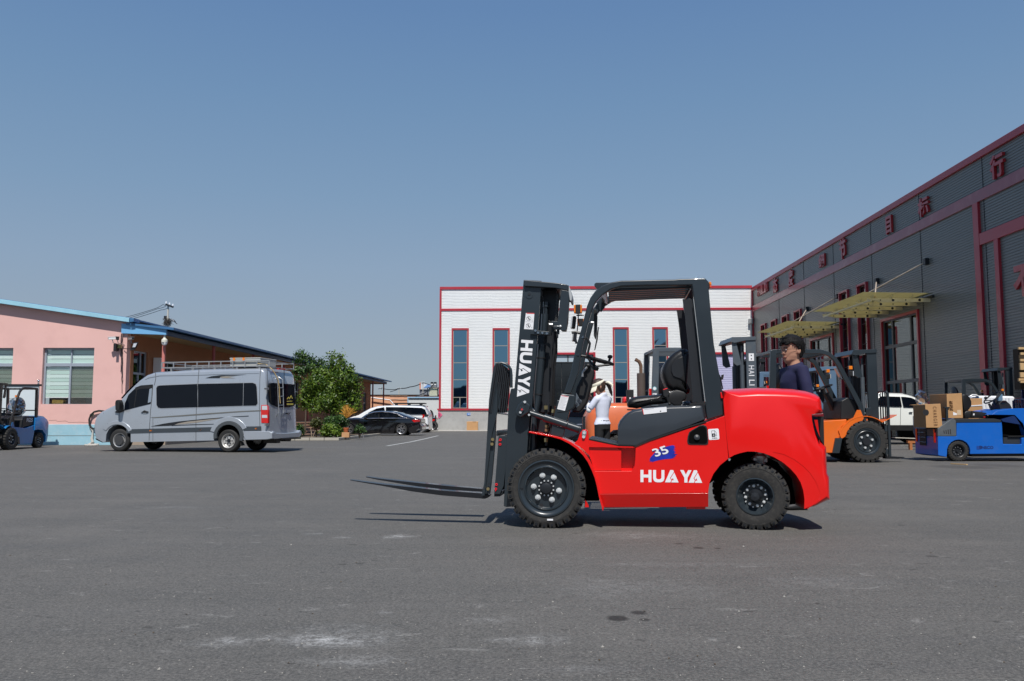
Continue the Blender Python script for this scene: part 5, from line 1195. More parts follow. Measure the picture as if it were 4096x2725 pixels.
# ---- overhead guard
go, gt = o0+.04, .075; G2 = o1-.04-gt
near_leg = c1(925, 1372, 1000, 1148, 1050, 905, 1100, 735, 1150, 540, 1172, 450, 1205, 370, 1255, 300, 1330, 242, 1420, 207, 1530, 188, 1800, 182, 2091, 176)+c2(300, 171, 578, 163, 612, 200, 617, 300, 640, 560, 668, 850, 705, 1055, 757, 1340)+c4(768, 422, 600, 472, 590, 420)+c2(572, 1450, 540, 1150, 505, 850, 480, 600, 460, 378, 440, 237, 300, 240, 0, 241)+c1(1800, 240, 1530, 250, 1420, 282, 1335, 338, 1262, 418, 1222, 500, 1180, 650, 1130, 850, 1082, 1150, 1002, 1375)
def guard_side(o): m = MB(); m.pp(HF, near_leg, o, o+gt, go); return m.build('guard_side', SLATE, fk, bevel=.012, seg=3)
guard_side(go); guard_side(G2)
# inner skins of the pillars
inner = c2(345, 378, 460, 378, 505, 850, 570, 1450, 455, 1460, 430, 1200, 405, 880, 372, 560)
m = MB(); m.pp(HF, inner, go+.05, go+.065, go); m.build('rear_pillar_lining', DARK, fk)
m = MB(); m.pp(HF, inner, G2+.0, G2+.02, go); m.build('rear_pillar_lining', DARK, fk)
# roof bars running fore and aft, cross members
pf_ = HF.hit(*c1(1345, 300)[0], go); pr__ = HF.hit(*c2(450, 225)[0], go)
sF, zF = (pf_-HF.p0).dot(HF.d), pf_.z; sR, zR = (pr__-HF.p0).dot(HF.d), pr__.z
zt_ = HF.hit(*c1(1600, 215)[0], go).z
for k in range(6):
    o = go+gt+.05+(G2-go-gt-.1)*k/5
    m = MB(); a = HF.P(sF+.04, zt_-.035, o); b = HF.P(sR, zR+.005, o); m.beam(a, b, .035, .052); m.build('roof_bar', SLATE, fk, bevel=.006)
m = MB(); m.obox(HF.P(sF+.0, zt_-.05, (go+G2+gt)/2), HF.d, HF.n, V((0, 0, 1)), .03, (G2-go)/2, .035); m.build('front_cross_member', SLATE, fk, bevel=.01)
m = MB(); m.obox(HF.P(sR+.03, zR+.0, (go+G2+gt)/2), HF.d, HF.n, V((0, 0, 1)), .05, (G2-go)/2, .04); m.build('rear_cross_member', SLATE, fk, bevel=.01)
m = MB(); m.pp(HF, c1(1250, 205, 1265, 197, 1530, 194, 1500, 205, 1400, 230, 1310, 275, 1290, 300, 1275, 270, 1250, 240, 1243, 222), go+.10, go+.12, go+.02); m.build('front_visor_plate', SLATE, fk, bevel=.004)
m = MB(); m.pp(HF, c1(1325, 345, 1355, 335, 1358, 470, 1318, 520, 1300, 500, 1290, 430, 1262, 420), G2-.04, G2-.01, G2-.04); m.build('gusset', SLATE, fk, bevel=.004)
# rear lamp on the guard
for k, (a, b) in enumerate(((200, 235), (236, 262))):
    m = MB(); m.pp(HF, c2(616, a, 640, a+4, 646, b, 622, b-2), go+.02, go+.10); m.build('rear_marker_lamp', [AMBER, mat('orange_red_lens', (.8, .08, .01), .2, coat=.6)][k], fk, bevel=.004)
m = MB(); m.pp(HF, c2(605, 205, 622, 215, 628, 262, 610, 285), go+.015, go+.12); m.build('lamp_housing', BLACKP, fk, bevel=.004)
# thin bright edge strip on the rear pillar, working light hanging under the roof
m = MB(); m.tube([HF.hit(*p, go-.002) for p in c2(455, 380, 512, 880, 545, 1200, 576, 1455)], .0035, 5); m.build('pillar_edge_strip', mat('grey_trim', (.35, .37, .38), .4), fk)
wl_ = HF.hit(*c2(408, 460)[0], go+.12)
m = MB(); m.ball(wl_, .05, .07, .085, 14, 9); m.build('rear_work_lamp', BLACKP, fk)
m = MB(); m.tube([HF.hit(*p, go+.1) for p in c2(350, 385, 352, 470, 366, 530, 385, 545, 398, 575, 410, 640, 418, 652)], .006, 5); m.build('lamp_cable', ZINC, fk)
# ---- amber lamps, head lamps, mirror, grab rail
def amber(cpx, w, h, o):
    c = HF.hit(*cpx, o); a = HF.d; m = MB(); m.obox(c, a, HF.n, V((0, 0, 1)), w*.30, .03, h/2); x = m.build('indicator_lamp', BLACKP, fk, bevel=.004)
    for s_ in (-1, 1): m = MB(); m.obox(c+a*s_*w*.39, a, HF.n, V((0, 0, 1)), w*.11, .032, h/2*.97); m.build('amber_lens', AMBER, x, bevel=.008)
amber(c1(1077, 490)[0], .075, .082, go-.02); amber(c1(1108, 628)[0], .075, .075, go+.75)
hd = HF.hit(*c1(1035, 630)[0], go+.1)
def headlamp(c, h):
    m = MB(); m.obox(c, HF.d, HF.n, V((.12, 0, 1)).normalized(), .016, .05, h/2); x = m.build('headlamp', BLACKP, fk, bevel=.01)
    m = MB(); m.obox(c-HF.d*.020, HF.d, HF.n, V((.12, 0, 1)).normalized(), .006, .046, h/2*.95); m.build('lens', CLEARL, x, bevel=.004)
headlamp(hd, .115); headlamp(HF.hit(*c1(1045, 780)[0], go+.72), .09)
m = MB(); m.tube([HF.hit(*p, go+.02) for p in c1(1077, 535, 1080, 560, 1078, 620, 1070, 700, 1068, 730)], .006, 6); m.tube([HF.hit(*p, go+.02) for p in c1(1060, 556, 1100, 552, 1140, 558)], .006, 6); m.tube([HF.hit(*p, go+.02) for p in c1(1010, 735, 1050, 728, 1100, 740)], .014, 6); m.tube([HF.hit(*p, go+.02) for p in c1(1040, 735, 1050, 800, 1060, 850)], .012, 6); m.build('lamp_bracket', DARK, fk)
m = MB(); m.pp(HF, c7(368, 330, 410, 320, 428, 450, 420, 700, 400, 800, 388, 790, 368, 740, 372, 560), go+.2, go+.222, go+.1); m.build('mirror', BLACKP, fk, bevel=.004)
m = MB(); m.pp(HF, c7(432, 596, 450, 600, 430, 800, 388, 972, 374, 968, 400, 830, 420, 700), go+.22, go+.24, go+.1); m.build('mirror', BLACKP, fk, bevel=.004)
m = MB(); m.tube([HF.hit(*p, go+.08) for p in c7(268, 538, 320, 548, 375, 552)], .009, 6); m.build('mirror_arm', CHROME, fk)
m = MB(); m.ball(HF.hit(*c7(278, 540)[0], go+.05), .014); m.build('mirror_knob', ZINC, fk)
m = MB(); m.tube([HF.hit(*p, go+.03) for p in c7(235, 815, 262, 790, 285, 830, 312, 880, 300, 940, 270, 1070, 250, 1080, 165, 1068)], .0115, 8); m.build('grab_rail', BLACKP, fk)
for p in c7(202, 781, 123, 1058): m = MB(); m.disc(HF.hit(*p, go), -HF.n, .011, .006, 12); m.disc(HF.hit(*p, go-.006), -HF.n, .006, .002, 8); m.build('rail_bolt', CHROME, fk)
# ---- steering wheel, column
wc = HF.hit(*c1(1300, 1022)[0], .52); wa = HF.hit(*c1(1150, 985)[0], .52); wb = HF.hit(*c1(1442, 1066)[0], .52)
ax_l = (wb-wa).normalized(); Rw = (wb-wa).length/2; cen = (wa+wb)/2; t2 = HF.n; m = MB()
m.tube([cen+ax_l*Rw*math.cos(a)+t2*Rw*math.sin(a) for a in [2*math.pi*k/28 for k in range(28)]], .014, 8, closed=True); stw = m.build('steering_wheel', BLACKP, fk)
hubc = HF.hit(*c1(1240, 1090)[0], .52)
for a in (.4, 2.5, 4.5): m = MB(); m.tube([cen+ax_l*Rw*math.cos(a)+t2*Rw*math.sin(a), hubc], .012, 6); m.build('spoke', BLACKP, stw)
m = MB(); m.lathe([(.001, -.03), (.05, -.03), (.055, 0), (.03, .02), (.001, .022)], hubc, ax_l.cross(t2), 16); m.build('boss', BLACKP, stw)
kn = HF.hit(*c1(1400, 1040)[0], .60); kt = HF.hit(*c1(1412, 998)[0], .60); m = MB(); m.tube([kn, kt], .012, 8); m.ball(kt+V((0, 0, .01)), .026, .026, .02); m.build('spinner_knob', BLACKP, stw)
m = MB(); m.prism([HF.hit(*p, .38) for p in c1(1160, 1115, 1200, 1075, 1250, 1130, 1245, 1180, 1170, 1470, 1100, 1568, 1010, 1568, 1060, 1300)], HF.n*.24); m.build('steering_column', BLACKP, fk, bevel=.02)
m = MB(); m.tube([HF.hit(*p, .36) for p in c1(1135, 1175, 1140, 1140, 1175, 1112, 1180, 1070)], .012, 6); m.ball(HF.hit(*c1(1182, 1078)[0], .36), .03, .03, .022); m.build('control_lever', BLACKP, fk)
m = MB(); m.tube([HF.hit(*p, .33) for p in c7(195, 1400, 200, 1330, 230, 1290, 270, 1250)], .011, 6); m.build('brake_lever', STEEL, fk)
# dash side panel with instruction sheet
m = MB(); m.pp(HF, c1(895, 1368, 1035, 1385, 1052, 1400, 1050, 1480, 1035, 1520, 960, 1568, 850, 1580, 870, 1480), go-.01, go+.09, go-.01); m.build('dash_cover', SLATE, fk, bevel=.014)
sh_ = c1(900, 1386, 982, 1402, 940, 1552, 858, 1532)
ds2 = decal('instruction_sheet', sh_, go-.0105)
def lerp2(P, s_, t_): a, b, c, d = P; return ((a[0]*(1-s_)+b[0]*s_)*(1-t_)+(d[0]*(1-s_)+c[0]*s_)*t_, (a[1]*(1-s_)+b[1]*s_)*(1-t_)+(d[1]*(1-s_)+c[1]*s_)*t_)
decal('decal_edge', [lerp2(sh_, .05, .02), lerp2(sh_, .95, .02), lerp2(sh_, .95, .055), lerp2(sh_, .05, .055)], go-.0118, REDDECAL, .0008, ds2)
for k in range(11):
    t_ = .12+.075*k; decal('decal_line', [lerp2(sh_, .06, t_), lerp2(sh_, .9-.1*(k % 3), t_), lerp2(sh_, .9-.1*(k % 3), t_+.018), lerp2(sh_, .06, t_+.018)], go-.0118, MAT['grey_print'], .0008, ds2)
# lower pillar down to the chassis, tilt cylinder
m = MB(); m.pp(HF, c3(855, 0, 1010, 10, 985, 140, 918, 395, 790, 370, 820, 180, 850, 60), go-.005, go+.07, go-.005); m.build('front_pillar_foot', SLATE, fk, bevel=.01)
m = MB(); m.pp(HF, c5(230, 370, 262, 420, 300, 500, 352, 540, 350, 575, 300, 640, 235, 690, 215, 600), go-.02, go-.005, go-.02); lb = m.build('linkage_bracket', SLATE2, fk, bevel=.004)
for p in c5(288, 515, 313, 558, 240, 600): m = MB(); m.disc(HF.hit(*p, go-.02), -HF.n, .012, .012, 10); m.build('bracket_bolt', CHROME, lb)
tcA, tcB, tcC, tcD, tcE = [HF.hit(*p, .10) for p in c3(490, 100, 570, 140, 740, 190, 960, 255, 1100, 310)]
m = MB(); m.tube([tcB+(tcA-tcB)*.35, tcC], .026, 14); m.build('tilt_cylinder_rod', SLATE, fk)
m = MB(); m.tube([tcC-(tcC-tcB)*.1, tcE], .037, 18); m.build('tilt_cylinder', SLATE, fk)
m = MB(); m.tube([tcE-(tcE-tcD)*.12, tcE-(tcE-tcD)*.06], .042, 18); m.tube([tcE-(tcE-tcD)*1.0, tcE-(tcE-tcD)*.94], .042, 18); m.build('cylinder_collar', DARK, fk)
m = MB(); m.pp(HF, c3(420, 120, 450, 50, 500, 5, 560, 40, 578, 60, 560, 130, 480, 185, 430, 165), .02, .10, .02); m.build('tilt_clevis', SLATE, fk, bevel=.012)
for (p, mt_, r_) in ((c3(490, 100)[0], CHROME, .022), (c3(476, 130)[0], ZINC, .012), (c3(522, 22)[0], ZINC, .012), (c3(492, 100)[0], REDDECAL, .008), (c3(566, 157)[0], ZINC, .010)):
    m = MB(); m.disc(HF.hit(*p, .02-(.004 if mt_ is REDDECAL else 0)), -HF.n, r_, .012+(.004 if mt_ is REDDECAL else 0), 12); m.build('clevis_pin', mt_, fk)
# ---- mast
mo = .13; md = .085
mast = c1(508, 183, 600, 186, 695, 192, 690, 290, 672, 520, 655, 750, 628, 1100, 600, 1440, 590, 1568)+c3(575, 100, 545, 540, 520, 800, 450, 1110, 330, 1121, 300, 1112, 352, 0)+c1(375, 1320, 412, 1318, 440, 1000, 470, 650, 490, 400)
m = MB(); m.pp(HF, mast, mo, mo+.03, mo); m.build('mast_channel', SLATE, fk, bevel=.004)
fro = c1(508, 183, 545, 184, 450, 1320, 412, 1320); m = MB(); m.pp(HF, fro, mo+.03, mo+md, mo); m.build('mast_flange', SLATE, fk, bevel=.003)
m = MB(); m.pp(HF, mast, TW-mo-.03, TW-mo, mo+.02); m.build('mast_channel', SLATE, fk, bevel=.004)
inm = c1(560, 255, 690, 265, 640, 900, 600, 1568, 520, 1568, 540, 900)
inner_m = c1(700, 290, 860, 290, 852, 350, 790, 1000, 760, 1568, 620, 1568, 650, 1100, 690, 500)
m = MB(); m.pp(HF, c1(700, 290, 850, 290, 846, 430, 838, 560, 812, 1000, 775, 1568, 650, 1568, 700, 1000, 735, 600), mo+.17, mo+.20, mo+.15); m.build('inner_mast', DARK, fk, bevel=.003)
m = MB(); m.pp(HF, c1(835, 560, 852, 560, 818, 1000, 790, 1568, 772, 1568, 808, 1000), TW-mo-.22, TW-mo-.18, TW-mo-.2); m.build('inner_mast', DARK, fk, bevel=.003)
m = MB(); m.pp(HF, c8(650, 440, 970, 430, 960, 600, 650, 580), mo+.2, TW-mo-.2, mo+.2); m.build('mast_tie_beam', DARK, fk, bevel=.006)
m = MB(); m.pp(HF, c1(600, 900, 830, 900, 800, 1130, 590, 1100), mo+.22, mo+.26, mo+.2); 
# top tie bar, seen from the side as a curved plate
topb = c8(245, 225, 400, 235, 640, 258, 900, 280, 1080, 300, 1190, 322, 1250, 340, 1262, 352, 1250, 470, 1150, 442, 960, 405, 640, 385, 370, 370, 270, 368)
m = MB(); m.pp(HF, topb, mo-.035, mo-.005, mo-.035); m.build('mast_top_plate', SLATE, fk, bevel=.008)
m = MB(); m.pp(HF, c8(300, 232, 900, 282, 1250, 345, 1240, 400, 900, 330, 300, 290), mo-.004, TW-mo+.02, mo-.02); m.build('mast_top_beam', SLATE, fk, bevel=.006)
m = MB(); m.pp(HF, topb, TW-mo+.005, TW-mo+.03, mo+.0); m.build('mast_top_plate', SLATE, fk, bevel=.008)
m = MB(); m.pp(HF, c8(1262, 350, 1300, 440, 1332, 570, 1325, 690, 1285, 690, 1255, 480), mo-.03, mo+.30, mo-.03); m.build('hose_guard_end', mat('pale_grey_plate', (.42, .44, .45), .5), fk, bevel=.004)
loop = c8(1100, 450, 1250, 470, 1270, 520, 1262, 760, 1235, 1160, 1195, 1360, 1085, 1362, 1090, 1250, 935, 1240, 870, 1180, 870, 1140, 1000, 1150, 1020, 1130, 1060, 700)
m = MB(); m.pp(HF, loop, mo-.03, mo-.012, mo-.03); m.build('hose_guard', SLATE, fk, bevel=.004)
m = MB(); m.pp(HF, c8(1205, 530, 1270, 530, 1235, 1160, 1195, 1360, 1100, 1360, 1150, 1200, 1180, 1000), mo-.012, mo+.12, mo); m.build('hose_guard_side', DARK, fk)
m = MB(); m.pp(HF, c8(960, 500, 1045, 500, 1010, 1130, 960, 1130), mo+.14, mo+.18, mo+.1); m.build('chain_anchor', DARK, fk)
# chain: links
lk = [HF.hit(*p, mo+.15) for p in c8(985, 560, 985, 1100)]
CHAIN = mat('chain_steel', (.10, .10, .10), .4, metal=.7)
m = MB(); a, b = HF.hit(*c8(1010, 520)[0], mo+.14), HF.hit(*c1(790, 1500)[0], mo+.14)
n_ = 70
for k in range(n_):
    p = a.lerp(b, k/n_); q_ = a.lerp(b, (k+.8)/n_); m.beam(p, q_, .016 if k % 2 else .024, .010)
m.build('lift_chain', CHAIN, fk)
# lift cylinder
def cyl(name, pts, r, mt, o, n=16): m = MB(); m.tube([HF.hit(*p, o) for p in pts], r, n); return m.build(name, mt, fk)
co = mo+.10
cyl('cylinder_head', c8(757, 722, 752, 830), .030, SLATE, co); cyl('cylinder_rod', c8(745, 830, 740, 990), .020, SLATE, co)
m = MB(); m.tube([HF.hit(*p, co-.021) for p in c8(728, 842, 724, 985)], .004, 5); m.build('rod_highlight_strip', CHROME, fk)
cyl('lift_cylinder', c8(728, 990, 705, 1390), .033, SLATE, co); cyl('lift_cylinder', c1(700, 860, 655, 1390, 640, 1568)+c3(620, 120, 608, 540), .040, SLATE, co)
for p in c1(690, 1000, 663, 1380): m = MB(); pp2 = HF.hit(*p, co); m.tube([pp2+V((0, 0, .006)), pp2-V((0, 0, .006))], .044, 16); m.build('hose_clamp', BLACKP, fk)
m = MB(); m.pp(HF, c8(400, 1370, 470, 1345, 830, 1385, 825, 1462, 560, 1450, 400, 1440), mo-.03, mo+.05, mo-.03); cl = m.build('cylinder_bracket', SLATE, fk, bevel=.004)
for p in c8(515, 1362, 575, 1408, 670, 1415, 770, 1425): m = MB(); m.disc(HF.hit(*p, mo-.032), -HF.n, .011, .012, 8); m.build('bracket_bolt', CHROME, cl)
m = MB(); m.disc(HF.hit(*c8(375, 560)[0], mo-.002), -HF.n, .035, .003, 24); m.build('roller_boss', SLATE, fk)
m = MB(); m.disc(HF.hit(*c8(373, 545)[0], mo-.006), -HF.n, .014, .003, 6); m.build('roller_pin', DARK, fk)
# hoses
for k, (pts, o, r_) in enumerate(((c1(770, 610, 800, 640, 810, 700, 800, 850, 790, 1100), .16, .010), (c1(835, 720, 832, 900, 805, 1100, 795, 1500), .22, .012), (c1(850, 720, 850, 950, 828, 1100, 812, 1568), .26, .012), (c3(735, 40, 745, 160, 760, 300, 745, 480), .16, .014), (c3(830, 100, 800, 170, 770, 330), .2, .010))):
    m = MB(); m.tube([HF.hit(*p, o) for p in pts], r_, 8); m.build('hose', BLACKP, fk)
for p, q_ in ((c3(748, 300)[0], c3(748, 330)[0]), (c3(742, 400)[0], c3(742, 440)[0]), (c3(740, 60)[0], c3(742, 100)[0]), (c3(822, 100)[0], c3(815, 135)[0]), (c3(750, 262)[0], c3(750, 290)[0])):
    m = MB(); m.tube([HF.hit(*p, .14), HF.hit(*q_, .14)], .019, 6); m.build('hose_fitting', BRASS, fk)
m = MB(); m.pp(HF, c3(560, 30, 830, 60, 800, 350, 560, 330), mo+.22, TW-mo-.22, mo+.2); m.build('mast_lower_beam', DARK, fk)
m = MB(); m.pp(HF, c3(580, 330, 790, 370, 785, 560, 560, 560), mo+.3, TW-mo-.3, mo+.2); m.build('axle_mount', DARK, fk)
# hydraulic connectors near the mast head
for (a, b, c, d) in ((918, 1240, 990, 1320), (985, 1258, 1090, 1330), (985, 1330, 1045, 1430), (905, 1300, 925, 1360), (985, 1430, 1020, 1520)):
    m = MB(); m.pp(HF, c8(a, b, c, b, c, d, a, d), mo+.02, mo+.06, mo); m.build('hydraulic_block', SLATE2 if b < 1300 else DARK, fk, bevel=.004)
m = MB(); m.tube([HF.hit(*p, mo-.03) for p in c8(820, 1218, 900, 1222)], .010, 8); m.ball(HF.hit(*c8(1073, 1265)[0], mo-.03), .013); m.build('grease_fitting', ZINC, fk)
# mast lettering
def mast_pt(y): return 508+100-(y-183)*0
base_ = lambda y: 608-(y-808)*40/597.0
fm = []
for (ya, yb) in ((808, 922), (935, 1048), (1054, 1186), (1194, 1272), (1278, 1405)):
    xl0 = 484-(ya-808)*46/597.0; xl1 = 484-(yb-808)*46/597.0; w_ = 124
    a, b, c = c1(xl0, ya, xl1, yb, xl0+w_, ya+9); fm.append((a, (b[0]-a[0], b[1]-a[1]), (c[0]-a[0], c[1]-a[1])))
fm[3] = None
ya, yb = 1180, 1290; xl0 = 484-(ya-808)*46/597.0; xl1 = 484-(yb-808)*46/597.0; a, b, c = c1(xl0, ya, xl1, yb, xl0+124, ya+9); fm[3] = (a, (b[0]-a[0], b[1]-a[1]), (c[0]-a[0], c[1]-a[1]))
letters('HUAYA', fm, mo-.0005, fk)
# warning sticker with two round pictograms
stk = c8(300, 965, 490, 970, 462, 1335, 257, 1325)
sd_ = decal('warning_sticker', stk, mo-.0005)
decal('sticker_edge', [lerp2(stk, .08, -.01), lerp2(stk, 1, -.01), lerp2(stk, .99, .04), lerp2(stk, .08, .04)], mo-.0018, REDDECAL, .001, sd_)
decal('sticker_line', [lerp2(stk, .03, .54), lerp2(stk, .97, .54), lerp2(stk, .97, .546), lerp2(stk, .03, .546)], mo-.0018, INK, .0008, sd_)
for (x, y) in ((365, 1090), (355, 1250)):
    c_ = HF.hit(*c8(x, y)[0], mo-.0018); R_ = 50/5.6/FOC*c_.y
    ring = [c_+HF.d*R_*math.cos(2*math.pi*k/24)+V((0, 0, R_*math.sin(2*math.pi*k/24))) for k in range(24)]
    m = MB(); m.tube(ring, .0015, 4, closed=True); m.build('prohibition_ring', INK, sd_)
    m = MB(); m.beam(c_+HF.d*-R_*.7+V((0, 0, R_*.7)), c_+HF.d*R_*.7-V((0, 0, R_*.7)), .003, .003); m.build('prohibition_bar', INK, sd_)
    m = MB(); m.ball(c_+V((0, 0, R_*.55)), .003, .001, .004, 8, 5); m.obox(c_, HF.d, HF.n, V((0, 0, 1)), .0035, .0008, R_*.4); m.obox(c_+HF.d*.006-V((0, 0, R_*.3)), HF.d, HF.n, V((0, 0, 1)), .006, .0008, .003); m.build('pictogram_figure', INK, sd_)
    m = MB(); m.tube([c_+HF.d*(R_*1.7+R_*.25*math.cos(a))+V((0, 0, -R_*.9+R_*.35*math.sin(a))) for a in [1.2+.4*k for k in range(10)]], .0012, 4); m.build('pictogram_mark', INK, sd_)
# ---- carriage, load backrest, forks
bo = .14
bk = c1(190, 1102, 205, 1070, 235, 1052, 255, 1050, 250, 1075, 237, 1110, 234, 1300, 225, 1568)+c3(215, 350, 185, 700, 160, 1005, 65, 1005, 95, 870, 120, 450, 145, 0)
m = MB(); m.pp(HF, c1(190, 1102, 205, 1070, 235, 1052, 255, 1050, 262, 1075, 238, 1110, 234, 1568)+c3(180, 350, 100, 1005, 65, 1005, 95, 870, 120, 450, 145, 0), bo-.02, bo+.0, bo-.02); m.build('backrest_post', SLATE, fk, bevel=.006)
m = MB(); m.pp(HF, c1(234, 1255, 262, 1260, 262, 1568)+c3(225, 50, 212, 400, 180, 780, 155, 985, 105, 985, 130, 600, 190, 60), bo, bo+.05, bo); m.build('fork_shank', SLATE, fk, bevel=.006)
# grille bars: stand across the truck, each bar its own
nb_ = 9
for k in range(nb_):
    o = bo+.03+(TW-2*bo-.06)*k/(nb_-1); 
    ztop_ = .0
    top = c1(250+ (14 if k else 0), 1062, 0, 0)[0]; m = MB()
    x_t = 232+k*17; ytop = 1056+ (k/8.)**2*85
    p0 = HF.hit(*c1(x_t, ytop)[0], bo+.01*k); p1 = HF.hit(*c3(150+k*22, 130+ (4 if k < 8 else 0))[0], bo+.01*k)
    a = p0; b = p1
    m.beam(a, b, .012, .080, up=HF.n); m.build('backrest_bar', DARK, fk, bevel=.002)
m = MB(); m.tube([HF.hit(*p, bo+.0) for p in c1(236, 1055, 280, 1050, 320, 1062, 352, 1085, 374, 1120, 380, 1180, 380, 1310)], .013, 8); m.build('backrest_top_rail', SLATE, fk)
m = MB(); m.pp(HF, c3(232, 132, 350, 150, 350, 162, 236, 145), bo, TW-bo, bo); m.build('backrest_lower_rail', SLATE, fk, bevel=.003)
car = c3(228, 320, 355, 318, 360, 350, 300, 385, 240, 372)
m = MB(); m.pp(HF, c3(225, 318, 360, 316, 358, 372, 345, 372, 340, 345, 245, 345, 232, 380, 222, 378), bo+.02, TW-bo-.02, bo+.02); m.build('carriage_top_bar', SLATE, fk, bevel=.006)
m = MB(); m.pp(HF, c3(245, 375, 355, 375, 350, 470, 300, 900, 262, 985, 200, 985, 215, 800, 238, 500), bo+.0, bo+.03, bo); sp_ = m.build('carriage_side_plate', SLATE, fk, bevel=.004)
m = MB(); m.pp(HF, c3(200, 965, 300, 950, 290, 985, 262, 1010, 200, 1012), bo+.02, TW-bo-.02, bo+.02); m.build('carriage_lower_bar', DARK, fk, bevel=.006)
m = MB(); m.pp(HF, c3(310, 370, 345, 375, 320, 600, 300, 940, 285, 940, 300, 600), bo+.06, bo+.3, bo+.06); m.build('carriage_inner_plate', DARK, fk)
for p in c3(186, 413, 180, 462, 138, 930): m = MB(); m.disc(HF.hit(*p, bo-.02), -HF.n, .0145, .014, 12); m.build('carriage_bolt', BRASS, fk)
m = MB(); m.disc(HF.hit(*c3(143, 880)[0], bo-.0205), -HF.n, .009, .001, 12); m.build('bolt_hole', INK, fk)
REDP = mat('red_plug', (.75, .02, .03), .4)
for p, q_ in ((c3(265, 418)[0], c3(248, 428)[0]), (c3(262, 465)[0], c3(246, 462)[0]), (c3(224, 885)[0], c3(212, 874)[0]), (c3(218, 932)[0], c3(214, 955)[0])):
    a, b = HF.hit(*p, bo-.006), HF.hit(*q_, bo-.006); m = MB(); ring = [a+HF.d*.009*math.cos(t_)+V((0, 0, .009*math.sin(t_))) for t_ in [2*math.pi*k/12 for k in range(12)]]; m.tube(ring, .004, 5, closed=True); m.beam(a+(b-a).normalized()*.01, b, .007, .005); m.build('grease_plug', REDP, fk)
FORK = mat('fork_steel', (.008, .009, .012), .38, coat=.25, var=.2)
def fork(o, px_top, px_bot, w_):
    T = [HF.hit(u, v, o) for u, v in px_top]; B = [HF.hit(u, v, o) for u, v in px_bot]
    m = MB(); rings = []
    n_ = len(T)
    for k, (a, b) in enumerate(zip(T, B)):
        f_ = min(1, .55+.45*min(1, k/3)); c_ = HF.n*w_/2; wn_ = w_*f_
        rings.append([a+c_-HF.n*wn_/2, a+c_+HF.n*wn_/2, b+c_+HF.n*wn_/2, b+c_-HF.n*wn_/2])
    m.loft(rings); m.build('fork', FORK, fk, bevel=.002)
fo1 = .17; fo2 = .66
ft = c10(54, 572, 240, 598, 500, 625, 900, 668, 1300, 708, 1840, 752); fb_ = c10(56, 582, 240, 614, 500, 655, 900, 728, 1300, 782, 1870, 827)
ft = c10(54, 572, 250, 600, 520, 634, 900, 670, 1300, 715, 1850, 752)
fork(fo1, ft, fb_, .125)
ft2 = c10(270, 530, 440, 555, 700, 583, 1000, 614, 1400, 655, 1850, 693); fb2 = c10(272, 541, 440, 575, 700, 617, 1000, 664, 1400, 712, 1860, 765)
fork(fo2, ft2, fb2, .125)
m = MB(); m.pp(HF, c10(1840, 752, 1950, 770, 1945, 790, 1925, 812, 1885, 828, 1850, 826), fo1, fo1+.125, fo1); m.build('fork_heel', FORK, fk, bevel=.008)
# ---- seat
so_ = .33; sw_ = .46
cush = c5(1302, 600, 1310, 560, 1345, 510, 1400, 475, 1500, 450, 1700, 430, 1900, 412, 2030, 395)+c4(130, 228, 190, 250, 200, 290, 100, 303, 0, 312)+c5(1520, 700, 1480, 690, 1420, 682, 1345, 678, 1310, 655)
m = MB(); m.pillow(HF, cush, so_, so_+sw_, .05, .08, None, 5); m.build('seat_cushion', VINYL, fk, smooth=60)
m = MB(); m.pp(HF, c5(1300, 715, 1480, 712, 1540, 725, 1500, 735, 1320, 737), so_+.05, so_+.4, so_); m.build('seat_slide', BLACKP, fk)
bkp = c11(1340, 560, 1330, 700, 1310, 1000, 1292, 1200, 1370, 1330, 1350, 1420, 1280, 1460, 1180, 1400, 1080, 1350, 1000, 1380, 930, 1340, 870, 1290, 820, 1180, 785, 1070, 775, 960, 800, 860, 850, 760, 940, 650, 1040, 570, 1150, 508, 1230, 492, 1300, 505)
m = MB(); m.pillow(HF, bkp, so_, so_+sw_, .05, .07, None, 5); m.build('seat_back', VINYL, fk, smooth=50)
pan = c11(1310, 600, 1222, 760, 1195, 1000, 1190, 1060, 1150, 1090, 1080, 1060, 1030, 1050, 990, 960, 985, 880, 1020, 800, 1090, 720, 1170, 690, 1225, 690)
shell = c11(1310, 580, 1335, 600, 1300, 1190, 1290, 1230, 1200, 1180, 1100, 1130, 1010, 1080, 960, 1000, 950, 870, 1000, 780, 1080, 700, 1180, 640)
m = MB(); m.pillow(HF, shell, so_-.012, so_+.05, .02, .02, None, 3); m.build('seat_back_shell', BLACKP, fk, smooth=40)
m = MB(); m.pillow(HF, c11(1215, 700, 1195, 1000, 1185, 1060, 1150, 1085, 1090, 1070, 1030, 1045, 1000, 960, 1000, 870, 1050, 790, 1120, 730), so_-.014, so_+.0, -.012, .008, None, 3); m.build('seat_pocket', DARK, fk, smooth=40)
rec = c11(930, 1420, 1000, 1390, 1060, 1360, 1130, 1365, 1230, 1395, 1280, 1440, 1285, 1520, 1260, 1568)+c4(350, 260, 330, 320, 250, 320, 190, 280, 130, 215)
m = MB(); m.pillow(HF, rec, so_-.03, so_+.03, .012, .015, None, 3); m.build('recliner_cover', BLACKP, fk, smooth=40)
m = MB(); m.pp(HF, c11(790, 1350, 880, 1322, 935, 1430, 900, 1500, 840, 1520, 800, 1480), so_-.06, so_-.02, so_-.04); m.build('belt_buckle', BLACKP, fk, bevel=.006)
m = MB(); m.pp(HF, c11(792, 1350, 880, 1318, 890, 1340, 800, 1366), so_-.062, so_-.03, so_-.04); m.build('belt_button', REDP, fk, bevel=.003)
